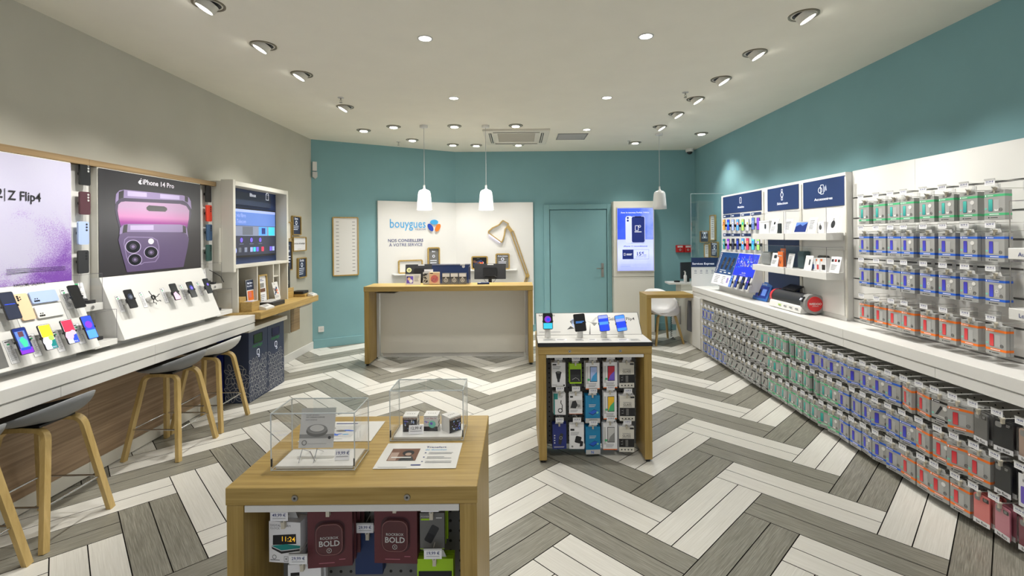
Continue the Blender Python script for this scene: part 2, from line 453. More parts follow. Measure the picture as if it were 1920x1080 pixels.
# ------------------------------------------------------------ ceiling fittings
def spot(loc, rot, size, power, blend=.7, parent=None, rad=.05):
    l = D.lights.new('lamp_light', 'SPOT'); l.energy = power; l.spot_size = size; l.spot_blend = blend; l.color = LAMP_COL; l.shadow_soft_size = rad
    o = D.objects.new('lamp_light', l); COL.objects.link(o); o.rotation_euler = rot
    if parent: o.parent = parent; o.location = Vector(loc)-Vector(wloc(parent))
    else: o.location = loc
    return o
def tilted(x, y, side, label, power=1.0, tilt=.5, grp=None, cone=105):
    t = thing('ceiling_spotlight', label, 'ceiling light', (x, y, H), grp)
    up = F((x, y, H), (1, 0, 0), (0, -1, 0))   # n = -z
    m = MB(); m.ring(up, circ(0, 0, .095, 28), circ(0, 0, .082, 28), 0, .006, 'bronze'); m.ring(up, circ(0, 0, .080, 28), circ(0, 0, .071, 28), 0, .004, 'cream')
    m.build('trim_ring', t)
    MB().flat(up, circ(0, 0, .083, 24), 'dark', .001).build('recess', t)
    ax = Vector((math.sin(tilt)*side, -.12, -math.cos(tilt))).normalized() if side else Vector((0, -.05, -1)).normalized()
    p = Vector((x, y, H+.012)); q = p + ax*(.052 if side else .030)
    m = MB(); m.cyl(p, q, .062, .058, 'cream', 22, True); m.build('lamp_body', t)
    m = MB(); m.cyl(q-ax*.002, q+ax*.0015, .050, .050, 'lens', 22); m.build('lens', t)
    spot(q+ax*.03, (0, 0, 0), math.radians(66 if side else cone), LAMP_TILT*power, .95, t).rotation_euler = ax.to_track_quat('-Z', 'Y').to_euler()
    return t
def downlight(x, y, label, power=1.0, soft=False):
    t = thing('recessed_downlight', label, 'ceiling light', (x, y, H))
    up = F((x, y, H), (1, 0, 0), (0, -1, 0))
    MB().ring(up, circ(0, 0, .058, 24), circ(0, 0, .046, 24), 0, .004, 'light_grey').build('trim_ring', t)
    MB().flat(up, circ(0, 0, .047, 20), 'lens', .002).build('lens', t)
    spot((x, y, H-.02), (0, 0, 0), math.radians(120), LAMP_DOWN*power, .9, t)
for k, y in enumerate((3.03, 3.682, 4.337, 5.426)):
    tilted(-1.95, y, -1, 'bronze rimmed swivel spotlight tilted to the grey wall, %s from the front on the left' % NTH[k])
for k, y in enumerate((3.25, 3.921, 4.572, 5.228, 5.863, 6.547)):
    tilted(1.96, y, 1, 'bronze rimmed swivel spotlight tilted to the teal side wall, %s from the front' % NTH[k])
for k, y in enumerate((1.08, 1.73, 2.38)):
    tilted(-1.95, y, -1, 'swivel spotlight above the left counter, nearer than the frame, %s from the entrance' % NTH[k])
    tilted(1.96, y-.1, 1, 'swivel spotlight above the right counter, nearer than the frame, %s from the entrance' % NTH[k])
for (x, y), lb in zip([(-2.124, 6.618), (-1.656, 6.411), (-.839, 6.41), (-.016, 6.41), (-1.602, 7.298), (-1.037, 7.706), (-.664, 7.768), (.022, 7.754), (2.711, 7.019), (1.896, 7.661)],
                      ['round spotlight nearest the corner of grey and teal walls', 'round spotlight just left of the first pendant cord', 'round spotlight between the two desk pendant cords', 'round spotlight in front of the ceiling air unit',
                       'dim round spotlight behind and left of the first pendant', 'round spotlight over the white logo panel, left one of a close pair', 'round spotlight over the white logo panel, right one of a close pair',
                       'round spotlight just behind the ceiling air unit', 'round spotlight near the dome camera and teal right wall', 'round spotlight over the blue advertising screen']):
    tilted(x, y, 0, lb, 1.2 if (y > 7.2 and x < 1) else .8, cone=84 if (y > 7.2 and x < 1) else 105)
for (x, y), lb in zip([(-.683, 3.58), (-.675, 5.128), (.975, 5.158), (.972, 3.576), (.98, 6.706)],
                      ['small flush downlight, nearest on the left of the ceiling middle', 'small flush downlight between the front left one and the pendants', 'small flush downlight, middle of the right hand three',
                       'small flush downlight, nearest on the right of the ceiling middle', 'small flush downlight beside the grey ceiling grille']):
    downlight(x, y, lb)
for x, y, w_ in ((-.68, 2.0, 'left, before the camera'), (.975, 2.0, 'right, before the camera')):
    t = downlight(x, y, 'small flush downlight outside the frame, ' + w_)
for (x, y), lb in zip([(-1.869, 5.073), (-1.852, 7.452), (1.764, 4.99), (1.771, 7.527)],
                      ['small sprinkler head beside the left row of spotlights', 'small sprinkler head near the angled teal wall', 'small sprinkler head beside the right row of spotlights', 'small sprinkler head near the blue advertising screen']):
    t = thing('sprinkler', lb, 'sprinkler', (x, y, H))
    MB().lathe((x, y, H), [(.033, 0), (.03, -.006), (.012, -.008)], 'light_grey', 14).build('escutcheon', t)
    m = MB(); m.tube([(x, y, H-.005), (x, y, H-.03)], .007, 'steel'); m.tube([(x-.012, y, H-.03), (x, y, H-.052), (x+.012, y, H-.03)], .003, 'steel'); m.cyl((x, y, H-.05), (x, y, H-.054), .016, .016, 'steel', 12)
    m.build('nozzle', t)
# air conditioning cassette
t = thing('air_conditioner', 'square white ceiling air conditioning cassette with brown grille', 'air conditioner', (-.01, 7.13, H))
u = F((-.01, 7.13, H), (1, 0, 0), (0, -1, 0))
m = MB(); m.ring(u, rrect(-.47, -.5, .47, .5, 0), rrect(-.34, -.37, .34, .37, 0), 0, .028, 'cream'); m.build('panel', t, bevel=.006)
MB().frame(u, -.345, -.375, .345, .375, .075, .0, .022, 'cream').build('inner_frame', t, bevel=.004)
m = MB()
for k in range(4):
    x = -.265+k*.1325
    m.rect(u, x, -.30, x+.128, .30, 'steel_grille' if 'steel_grille' in MATS else mat('steel_grille', (150, 138, 112), .6), .012)
m.build('grille', t)
m = MB()
for k in range(26): m.fbox(u, -.268, -.29+k*.023, .012, .268, -.284+k*.023, .018, 'cream')
tag(m.build('grille_slats', t), kind='stuff')
for a0, b0, a1, b1 in ((-.33, -.425, .33, -.385), (-.33, .385, .33, .425), (-.395, -.36, -.355, .36), (.355, -.36, .395, .36)):
    m = MB(); m.rect(u, a0, b0, a1, b1, 'dark', .0285); d = .012
    if a1-a0 > b1-b0: m.fbox(u, a0, b0+.01, .029, a1, b0+.02, .036, 'cream')
    else: m.fbox(u, a0+.014, b0, .029, a0+.026, b1, .036, 'cream')
    m.build('air_outlet', t)
t = thing('ceiling_grille', 'flat grey rectangular ceiling grille right of the air unit', 'vent', (.82, 7.16, H))
u = F((.82, 7.16, H), (1, 0, 0), (0, -1, 0))
MB().frame(u, -.22, -.21, .22, .21, .014, 0, .008, 'grey').build('frame', t)
m = MB(); m.rect(u, -.21, -.2, .21, .2, 'grey', .002)
m.build('backing', t)
m = MB()
for k in range(19): m.fbox(u, -.207, -.19+k*.0205, .002, .207, -.184+k*.0205, .006, 'light_grey')
tag(m.build('louvres', t), kind='stuff')
# pendants
for (x, y), zb, lb in zip([(-1.243, 6.37), (-.421, 6.4), (2.08, 6.99)], (2.035, 2.03, 2.05),
                          ['white glass pendant lamp, left one above the reception desk', 'white glass pendant lamp, right one above the reception desk', 'white glass pendant lamp above the small oak table']):
    t = thing('pendant_lamp', lb, 'pendant lamp', (x, y, H))
    MB().lathe((x, y, H), [(.001, -.03), (.05, -.03), (.052, -.027), (.052, 0)], 'white', 20).build('ceiling_rose', t)
    MB().tube([(x, y, H-.03), (x, y, zb+.30)], .0035, 'light_grey', 5).build('cord', t)
    MB().lathe((x, y, zb), [(.012, .33), (.014, .28), (.028, .275), (.03, .262)], 'white', 18).build('lamp_holder', t)
    pr = [(.022, .268), (.052, .263), (.072, .248), (.082, .220), (.089, .15), (.095, .07), (.100, 0), (.096, 0), (.090, .07), (.081, .15), (.073, .212), (.062, .240), (.04, .255)]
    MB().lathe((x, y, zb), pr, 'shade_glow' if x < 1 else 'shade_off', 30).build('shade', t)
    MB().lathe((x, y, zb), [(.001, .05), (.022, .06), (.03, .085), (.022, .115), (.014, .15), (.012, .2)], 'lens_soft' if x < 1 else 'white', 14).build('bulb', t)
    if x > 1: continue
    l = D.lights.new('bulb_light', 'POINT'); l.energy = LAMP_PEND; l.shadow_soft_size = .04; l.color = LAMP_COL
    o = D.objects.new('bulb_light', l); COL.objects.link(o); o.parent = t; o.location = Vector((x, y, zb-.03))-t.location
# dome camera, detector
t = thing('dome_camera', 'small white and black dome security camera in the far ceiling corner', 'security camera', (3.0, 8.3, H))
MB().lathe((3.0, 8.3, H), [(.001, -.05), (.062, -.05), (.068, -.04), (.068, 0)], 'white', 20).build('base', t)
MB().lathe((3.0, 8.3, H-.05), [(.046, 0), (.042, -.02), (.028, -.036), (.001, -.043)], 'black', 18).build('dome', t)
g = F((-3.01, 7.2+.1*cdir.y/cdir.x, 2.55), cdir)
t = thing('motion_detector', 'white two piece alarm detector on the corner of grey and teal walls', 'detector', g.at(0, 0, 0))
gx = g.off(-.07, .13)
MB().fbox(gx, -.03, -.0, .0, .03, .14, .045, 'white').build('sensor', t, bevel=.004)
m = MB(); m.prism(gx, [(-.032, -.015), (-.032, -.09), (-.005, -.11), (.005, -.12), (.015, -.11), (.035, -.09), (.035, -.015)], 0, .055, 'light_grey'); m.build('bracket', t)

# ------------------------------------------------------------ shared builders
def G(px, py, z):
    r = ray(px, py); t = (z-EYE.z)/r.z; return EYE + r*t
def rpx(fr, x0, yt0, yb0, x1, yt1, yb1):
    """pixel corners of something flat on the plane fr -> its local rectangle"""
    p = [fr.px(x0, yt0), fr.px(x0, yb0), fr.px(x1, yt1), fr.px(x1, yb1)]
    return ((p[0][0]+p[1][0])/2, (p[1][1]+p[3][1])/2, (p[2][0]+p[3][0])/2, (p[0][1]+p[2][1])/2)
def fit(m, fr, txt, x0, x1, yb, hpx, mt, d=.0012, bold=0, yb1=None):
    """lettering on plane fr whose ends and height match the sign"""
    a0, b0 = fr.px(x0, yb); a1, b1 = fr.px(x1, yb if yb1 is None else yb1)
    _, bt = fr.px(x0, yb-hpx)
    size = (bt-b0)/.72
    vs, fs = text_geo(txt, bold); w = max(v[0] for v in vs)*size
    m.text(fr, txt, a0, (b0+b1)/2, size, mt, d, 'l', bold, (a1-a0)/w)

def phone(fr, w, h, screen, name='display_phone', back=False, label=None, cat='phone', group=None, standoff=.045, puck='white', body='black', icon=None, parent_loc=None, mount=True, t=None):
    """phone held off a board; fr is centred on the board under it"""
    t = thing(name, label, cat, parent_loc or fr.at(0, 0, 0), group)
    if mount:
        m = MB(); m.cyl(fr.at(0, -.01, .001), fr.at(0, -.01, standoff*.55), .019, .017, puck, 14); m.cyl(fr.at(0, -.01, standoff*.55), fr.at(0, -.01, standoff), .012, .014, 'dark', 10)
        m.build('security_mount', t)
    d0, d1 = standoff, standoff+.008
    MB().prism(fr, rrect(-w/2, -h/2, w/2, h/2, .009), d0, d1, body).build('body', t, bevel=.0015)
    m = MB()
    if back:
        for i, (a, b) in enumerate(((-.3, .40), (-.3, .33), (-.3, .26), (-.12, .37), (-.12, .29))):
            m.cyl(fr.at(a*w, b*h, d1), fr.at(a*w, b*h, d1+.002), .0055 if i < 3 else .0035, .0055 if i < 3 else .0035, 'black', 10)
        m.build('camera_lenses', t)
    else:
        s = fr.off(0, 0, d1); k = .0025
        m.prism(s, rrect(-w/2+k, -h/2+k, w/2-k, h/2-k, .007), 0, .0004, screen)
        if icon: icon(m, s, w-2*k, h-2*k)
        m.build('screen', t)
    if mount:
        m = MB()
        for sx in (-1, 1): m.fbox(fr, sx*(w/2)-.004, -.008, d0-.004, sx*(w/2)+.004, .004, d1+.003, 'black')
        m.build('clamp', t)
    return t
def ic_blob(c1, c2, c3=None):
    def f(m, s, w, h):
        m.flat(s, circ(0, h*.12, w*.36, 16), c1, .0007); m.flat(s, circ(w*.05, h*.1, w*.2, 14), c2, .0009)
        if c3: m.rect(s, -w/2+.002, -h/2+.002, w/2-.002, -h*.12, c3, .0006)
    return f
def ic_text(c, n=2):
    def f(m, s, w, h):
        for i in range(n): m.rect(s, -w*.38, h*.04-i*.009, w*(.38-.15*i), h*.04-i*.009+.004, c, .0007)
    return f
def ic_swirl(m, s, w, h):
    m.rect(s, -w/2, -h/2, w/2, -h*.28, 's_purple', .0006); m.rect(s, -w*.42, -h*.3, w*.36, h*.38, 's_tvblue', .0008); m.rect(s, -w*.2, h*.16, w*.2, h*.36, 's_redbrown' if 's_redbrown' in MATS else mat('s_redbrown', (96, 60, 70), .3, 0, .4), .0010)
    m.flat(s, [(-w*.3, h*.05), (w*.02, h*.16), (w*.3, -h*.04), (w*.2, -h*.24), (-w*.1, -h*.26)], 's_green', .0012); m.rect(s, -w*.4, -h*.36, w*.36, -h*.26, 's_blue', .0011)
def ic_wave(cs):
    def f(m, s, w, h):
        n = len(cs)
        for i, c in enumerate(cs): m.rect(s, -w/2+.001, -h/2+.001+h*i/n*.98, w/2-.001, -h/2+h*(i+1)/n*.98, c, .0007)
    return f
def ic_galaxy(c, b1, b2, b3):
    def f(m, s, w, h):
        m.flat(s, [(-w/2+.001, 0), (w/2-.001, 0), (w/2-.001, h/2-.002), (-w/2+.001, h/2-.002)], c, .0006)
        m.flat(s, circ(-w*.2, -h*.18, w*.38, 16)[0:16], b1, .0009); m.flat(s, circ(w*.22, -h*.06, w*.24, 14), b2, .0011)
        m.rect(s, w*.0, -h/2+.001, w/2-.001, -h*.14, b3, .0008); m.text(s, 'Galaxy', -w*.1, -h*.45, .012, 's_paper', .0014)
    return f

def sheet(name, label, cat, fr, w, h, base, draw=None, th=.0012, group=None):
    t = MB(); t.prism(fr, [(0, 0), (w, 0), (w, h), (0, h)], 0, th, base)
    if draw: draw(t, fr.off(0, 0, th), w, h)
    return tag(t.build(name, origin=fr.at(w/2, 0, 0)), label, cat, group)
def d_spec(m, f, w, h):
    m.frame(f, 0, 0, w, h, .0012, .0002, .0008, 'grey')
    m.rect(f, w*.12, h*.9, w*.6, h*.94, 'ink_black'); m.rect(f, w*.3, h*.78, w*.6, h*.85, 'green'); m.lines(f, w*.12, h*.72, w*.76, 13, h*.048, 'print_grey')

# ------------------------------------------------------------ left: counter, posters, stands
def counter(side, label):
    xf = -2.665 if side < 0 else 2.61; xw = XL if side < 0 else XR; y1 = 4.83 if side < 0 else 7.17
    X = lambda d: xf - side*d*(-1) if False else xf + side*d      # d = distance behind the front edge
    t = thing('wall_counter', label, 'counter', ((xf+xw)/2, y1/2, 0))
    cuts = ([-.5, 3.5, y1] if side < 0 else [-.5, 3.845, y1]); cuts2 = ([-.5, 2.78, 3.5, y1] if side < 0 else [-.5, 3.0, 3.845, y1])
    def bx(m, a, b, y0, y1_, z0, z1, mt):
        a, b = sorted((a, b)); return m.box(a, y0, z0, b, y1_, z1, mt)
    for a, b in zip(cuts[:-1], cuts[1:]): bx(MB(), xf, xw, a+.0008, b-.0008, .826, .9, 'white').build('worktop', t, bevel=.0025)
    for a, b in zip(cuts2[:-1], cuts2[1:]): bx(MB(), X(.004), X(.03), a+.0008, b-.0008, .756, .818, 'white').build('apron', t, bevel=.002)
    bx(MB(), X(.012), xw, -.5, y1, .77, .8255, 'white_matt').build('underside', t)
    if side < 0:
        for a, b in zip([-.5, 2.0, 3.37, 4.80][:-1], [2.0, 3.37, 4.80]):
            bx(MB(), -3.04, -3.07, a+.001, b-.001, .1, .77, 'walnut').build('back_panel', t)
            bx(MB(), -3.035, -3.07, a+.001, b-.001, 0.008, .1, 'cream').build('plinth', t)
    else:
        bx(MB(), 2.62, 3.10, 6.80, 7.70, .0, .77, 'cream').build('end_cabinet', t, bevel=.003)
        bx(MB(), 2.60, 2.64, 6.84, 7.165, .02, .756, 'white').build('end_panel', t, bevel=.002)
    return t
counter(-1, 'long white wall counter with walnut panelled front on the left side')
counter(1, 'long white wall counter on the right with hanging goods below it')

PP = F((-2.98, 0, 0), (0, 1, 0)); PC = F((-3.035, 0, 0), (0, 1, 0))
# trim, backing
t = thing('wood_trim', 'long narrow wood grain trim running above the phone posters', 'trim', (-3.04, 3.2, 2.19))
for a, b in ((1.3, 3.33), (3.332, 4.73)): MB().box(-3.11, a, 2.19, -2.985, b, 2.232, 'oak_trim').build('trim_board', t)
tag(MB().box(-3.1085, 1.3, .9005, -3.06, 4.745, 2.189, 'cream').build('backing_board'), 'cream backing board fixed to the grey wall behind the phone stands', 'wall panel')
def stand(y0, y1, label):
    t = thing('phone_stand', label, 'display stand', (-2.95, (y0+y1)/2, .9))
    MB().box(-3.058, y0, 1.40, -2.985, y1, 2.188, 'cream').build('poster_box', t, bevel=.002)
    pr = F((0, y0, 0), (1, 0, 0))      # profile in x/z, thickness along -y
    MB().prism(F((0, y1, 0)), [(-3.058, .953), (-2.80, .953), (-2.797, .958), (-2.975, 1.40), (-3.058, 1.40)], 0, y1-y0, 'white').build('sloping_board', t, bevel=.002)
    MB().box(-3.058, y0+.03, .9005, -2.93, y1-.03, .953, 'white_matt').build('plinth', t)
    return t
st1 = stand(1.55, 3.19, 'white sloping phone stand under the lilac poster, nearest on the left counter')
st2 = stand(3.39, 4.49, 'white sloping phone stand under the black poster of a purple phone')
# lilac poster
m_, t_, b_ = new('poster_lilac')
tc = N(t_, 'ShaderNodeTexCoord'); sp = N(t_, 'ShaderNodeSeparateXYZ'); t_.links.new(tc.outputs['Object'], sp.inputs[0])
nz = N(t_, 'ShaderNodeTexNoise'); nz.inputs['Scale'].default_value = 3.2; nz.inputs['Detail'].default_value = 7; nz.inputs['Distortion'].default_value = .8
t_.links.new(tc.outputs['Object'], nz.inputs[0])
a1 = N(t_, 'ShaderNodeMath', operation='MULTIPLY_ADD'); a1.inputs[1].default_value = 1.15; a1.inputs[2].default_value = -.34     # to the right
t_.links.new(sp.outputs[1], a1.inputs[0])
a2 = N(t_, 'ShaderNodeMath', operation='MULTIPLY_ADD'); a2.inputs[1].default_value = -.85; t_.links.new(sp.outputs[2], a2.inputs[0]); t_.links.new(a1.outputs[0], a2.inputs[2])
a3 = N(t_, 'ShaderNodeMath', operation='MULTIPLY_ADD'); a3.inputs[1].default_value = 1.7; t_.links.new(nz.outputs[0], a3.inputs[0]); t_.links.new(a2.outputs[0], a3.inputs[2])
wn = N(t_, 'ShaderNodeTexNoise'); wn.inputs['Scale'].default_value = 160; t_.links.new(tc.outputs['Object'], wn.inputs[0])
a4 = N(t_, 'ShaderNodeMath', operation='MULTIPLY_ADD'); a4.inputs[1].default_value = .9; t_.links.new(wn.outputs[0], a4.inputs[0]); t_.links.new(a3.outputs[0], a4.inputs[2])
rp = ramp(t_, [(.0, (196, 194, 214)), (.55, (192, 188, 213)), (.66, (170, 146, 202)), (.85, (122, 72, 168))])
sc = N(t_, 'ShaderNodeMath', operation='MULTIPLY_ADD'); sc.inputs[1].default_value = .62; sc.inputs[2].default_value = -.06
t_.links.new(a4.outputs[0], sc.inputs[0]); t_.links.new(sc.outputs[0], rp.inputs[0]); t_.links.new(rp.outputs[0], b_.inputs['Base Color'])
b_.inputs['Roughness'].default_value = .35
o = MB(); o.rect(PP, 1.55, 1.402, 3.186, 2.183, 'poster_lilac', 0)
pl = o.build('poster', st1, origin=None)
# shift texture origin: object coords are relative to the stand
m = MB(); fit(m, PP, 'Z Flip4', 14, 76, 373, 18, 'ink_black', .003, 1, 379); fit(m, PP, '2', -8, 4, 370, 18, 'ink_black', .003, 1)
a, b = PP.px(7.5, 377); a2_, b2_ = PP.px(8.6, 353); m.rect(PP, a, b, a+.004, b2_, 'ink_black', .003)
for k in range(4):
    q = [PP.px(11, 506+k*3.2), PP.px(122-(k == 3)*60, 500+k*3)]
    m.flat(PP, [(q[0][0], q[0][1]), (q[1][0], q[1][1]), (q[1][0], q[1][1]+.0022), (q[0][0], q[0][1]+.0022)], 'ink_black', .003)
m.build('lettering', st1)
# black poster with purple phones, traced from the print
mat('p_black', (52, 50, 53), .3); mat('p_rim', (146, 130, 172), .3); mat('p_rimlt', (190, 176, 214), .3); mat('p_body', (96, 80, 118), .3); mat('p_edge', (70, 62, 84), .3)
mat('p_lens', (28, 26, 34), .2); mat('p_white', (226, 222, 232), .3)
gradmat('p_pink', [(0, (98, 74, 140)), (.28, (160, 70, 152)), (.55, (206, 142, 190)), (1, (188, 156, 190))], 2, .86, 1.02)
Zp = lambda x, y: PP.px(x/4, 250+y/4)
o = MB(); o.rect(PP, 3.395, 1.402, 4.486, 2.183, 'p_black', 0); o.build('poster', st2)
m = MB()
def zpoly(pts, mt, d): m.flat(PP, [Zp(*p) for p in pts], mt, d)
zpoly([(865, 500), (870, 455), (895, 428), (930, 422), (1370, 465), (1415, 480), (1430, 510), (1435, 570), (1420, 545), (1400, 520), (1370, 505), (930, 485), (890, 495), (865, 530)], 'p_rim', .001)
zpoly([(890, 440), (928, 425), (925, 485), (888, 495)], 'p_black', .0014); zpoly([(1385, 470), (1410, 480), (1408, 520), (1385, 508)], 'p_black', .0014)
zpoly([(955, 432), (1100, 446), (1100, 478), (955, 470)], 'p_rimlt', .0014); zpoly([(1200, 455), (1345, 468), (1345, 498), (1200, 488)], 'p_rimlt', .0014)
zpoly([(860, 560), (870, 515), (900, 492), (940, 488), (1360, 506), (1400, 522), (1422, 550), (1435, 600), (1425, 650), (1405, 730), (900, 730), (875, 640)], 'p_edge', .0011)
zpoly([(880, 580), (885, 535), (905, 515), (940, 510), (1350, 530), (1395, 545), (1418, 580), (1415, 640), (1400, 715), (905, 700), (890, 640)], 'p_pink', .0018)
zpoly([(1115, 540), (1230, 548), (1250, 560), (1252, 575), (1238, 588), (1115, 583), (1098, 572), (1096, 555)], 'p_black', .0022)
zpoly([(893, 760), (898, 710), (925, 685), (960, 680), (1350, 684), (1385, 692), (1400, 715), (1412, 790), (1400, 760), (1370, 742), (940, 740), (905, 755)], 'p_rim', .0023)
zpoly([(925, 688), (955, 682), (950, 740), (915, 750)], 'p_black', .0026); zpoly([(1368, 690), (1392, 700), (1394, 752), (1370, 742)], 'p_black', .0026)
zpoly([(975, 690), (1150, 688), (1150, 725), (975, 725)], 'p_rimlt', .0026)
zpoly([(885, 800), (893, 765), (920, 745), (960, 742), (1350, 742), (1395, 755), (1415, 790), (1405, 860), (1374, 1002), (950, 1042), (905, 880)], 'p_body', .0024)
zpoly([(925, 830), (930, 795), (955, 775), (1000, 775), (1140, 778), (1180, 800), (1192, 850), (1190, 930), (1165, 965), (1080, 972), (1060, 985), (985, 985), (960, 965), (945, 930)], 'p_rim', .0026)
zpoly([(930, 830), (936, 800), (958, 781), (1000, 781), (1138, 784), (1174, 805), (1186, 850), (1183, 926), (1160, 959), (1078, 966), (1058, 978), (988, 978), (965, 958), (950, 926)], 'p_body', .0028)
for cx, cy, r in ((995, 850, 60), (1130, 893, 54), (1009, 947, 54)):
    for k, (q, mt) in enumerate(((1, 'p_rimlt'), (.9, 'p_lens'), (.45, 'p_edge'), (.2, 'p_rim'))):
        zpoly([(cx+r*q*math.cos(i*PI/12), cy+r*.86*q*math.sin(i*PI/12)) for i in range(24)], mt, .003+k*.0003)
zpoly([(1130+22*math.cos(i*PI/8), 810+22*math.sin(i*PI/8)) for i in range(16)], 'p_white', .003)
m.build('printed_phones', st2)
m = MB(); fit(m, PP, 'iPhone 14 Pro', 267, 326, 346, 9.5, 'p_white', .0015, 1.6, 352.5)
zpoly([(1040, 358), (1047, 350), (1058, 352), (1063, 352), (1055, 362), (1056, 372), (1064, 378), (1056, 384), (1046, 381), (1038, 374), (1035, 366)], 'p_white', .0015)
zpoly([(1053, 347), (1053, 341), (1059, 336), (1060, 342)], 'p_white', .0015)
m.build('lettering', st2)
# phones on the sloping boards
bv = Vector((-.178, 0, .442)).normalized()
B1 = F((-2.797, 0, .958), (0, 1, 0), bv)
m = MB(); fit(m, B1, 'AWESOME GALAXY A', 26, 86, 539, 6, 'ink_black', .001, .4, 533)
a0, b0 = B1.px(30, 595); a1, b1 = B1.px(122, 570); m.frame(B1, a0-.0, b1-.17, a1-.02, b1+.02, .002, .0005, .0012, 'print_grey')
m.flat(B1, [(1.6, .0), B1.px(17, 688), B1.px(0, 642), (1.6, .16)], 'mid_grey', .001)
m.build('lettering', st1)
for i, (px, py, w, h, rot, scr, lb, kw) in enumerate([
    (19.4, 573, .078, .165, 0, 's_dark', 'black phone with blue text line, top row left on the first stand', dict(icon=ic_text('s_blue', 1))),
    (47, 575, .076, .165, 0, 's_white', 'peach coloured phone seen from the back on the first stand', dict(back=True, body='peach', mount=False)),
    (83.3, 555.6, .076, .165, PI/2, 's_white', 'pale blue phone lying sideways showing its back', dict(back=True, body='pale_blue', mount=False)),
    (93.5, 582.4, .076, .165, PI/2, 's_white', 'white phone lying sideways under the pale blue one', dict(back=True, body='white', mount=False)),
    (144.4, 555.6, .074, .158, 0, 's_black', 'switched off black phone, top row right on the first stand', {}),
    (43.5, 638.9, .074, .158, 0, 's_navy', 'phone with blue and purple picture, bottom row left', dict(icon=ic_swirl)),
    (90.2, 631.5, .074, .158, 0, 's_white', 'phone with yellow and green picture on the first stand', dict(icon=ic_galaxy('s_yellow', 's_white', 's_lime', 's_teal'))),
    (131.5, 621.3, .074, .158, 0, 's_white', 'phone with red and pink picture on the first stand', dict(icon=ic_galaxy('s_red', 's_pink', 's_pink', 's_blue'))),
    (168, 613.3, .074, .158, 0, 's_blue', 'phone with blue screen and purple spot, bottom row right', dict(icon=ic_blob('s_purple', 's_purple', 's_sky')))]):
    so = .045 if kw.get('mount', True) else .004
    q = F(B1.at(0, 0, so+.008), B1.u, B1.v).px(px, py)
    phone(B1.off(q[0], q[1], 0, rot), w, h, scr, label=lb, standoff=so, **kw)
for i, (px, py) in enumerate(((124, 561), (20, 660), (63, 648), (108, 640), (147, 626))):
    q = B1.px(px, py); q = (q[0]-.02, q[1]-.07)
    sheet('spec_card', ['printed price card left of the switched off phone', 'printed price card, lowest left on the first stand', 'printed price card right of the blue and purple phone', 'printed price card right of the yellow picture phone', 'printed price card right of the red picture phone'][i],
          'price card', B1.off(q[0], q[1], .0005), .046, .14, 'paper', d_spec)
def ring_holder(t, f):
    m = MB(); m.ring(f, circ(0, 0, .02, 16), circ(0, 0, .012, 16), .035, .045, 'black')
    for an in (PI*.62, PI*.02, -PI*.3, -PI*.62):
        d = (math.cos(an), math.sin(an)); n = (-d[1], d[0])
        m.tube([f.at(d[0]*.018, d[1]*.018, .04), f.at(d[0]*.045, d[1]*.045, .04), f.at(d[0]*.05+n[0]*.012, d[1]*.05+n[1]*.012, .05), f.at(d[0]*.062+n[0]*.012, d[1]*.062+n[1]*.012, .05)], .003, 'black')
    m.build('claw', t)
for i, (px, py, scr, lb, kw) in enumerate([
    (245.8, 560, 's_black', 'black phone first from the left on the second stand', dict(icon=ic_blob('s_dark', 's_grey'))),
    (287.5, 557.5, None, '', {}),
    (329, 546.7, 's_black', 'phone with painted pinkish reflection, third place on the second stand', dict(icon=lambda m, s, w, h: m.flat(s, [(-w/2+.002, -h*.1), (0, h*.0), (w/2-.002, -h*.3), (w/2-.002, -h/2+.002), (-w/2+.002, -h/2+.002)], 's_pink', .0008))),  # pink polygon paints a reflection onto the black screen
    (360, 542.5, 's_black', 'phone with small purple glow, fourth place on the second stand', dict(icon=ic_blob('s_navy', 's_violet'))),
    (390, 535.8, 's_black', 'dark green phone at the far end of the second stand', dict(icon=ic_blob('s_black', 's_violet')))]):
    so = .055
    if scr:
        q = F(B1.at(0, 0, so+.008), B1.u, B1.v).px(px, py)
        phone(B1.off(q[0], q[1], 0), .07, .145, scr, label=lb, standoff=so, **kw)
    else:
        q = F(B1.at(0, 0, .04), B1.u, B1.v).px(px, py); f = B1.off(*q)
        t = thing('phone_holder', 'empty black ring phone holder with four claws on the second stand', 'phone holder', f.at(0, 0, 0))
        MB().cyl(f.at(-.012, -.004, 0), f.at(-.006, 0, .035), .02, .017, 'white', 14).build('security_mount', t)
        ring_holder(t, f)
    q = B1.px([225, 268, 308, 343, 374][i], [570, 562, 554, 547, 541][i])
    sheet('spec_card', 'slim printed price card left of the %s on the second stand' % ['black phone', 'empty ring holder', 'third place phone', 'fourth place phone', 'far end phone'][i], 'price card', B1.off(q[0]-.02, q[1]-.065, .0005), .04, .13, 'paper', d_spec)
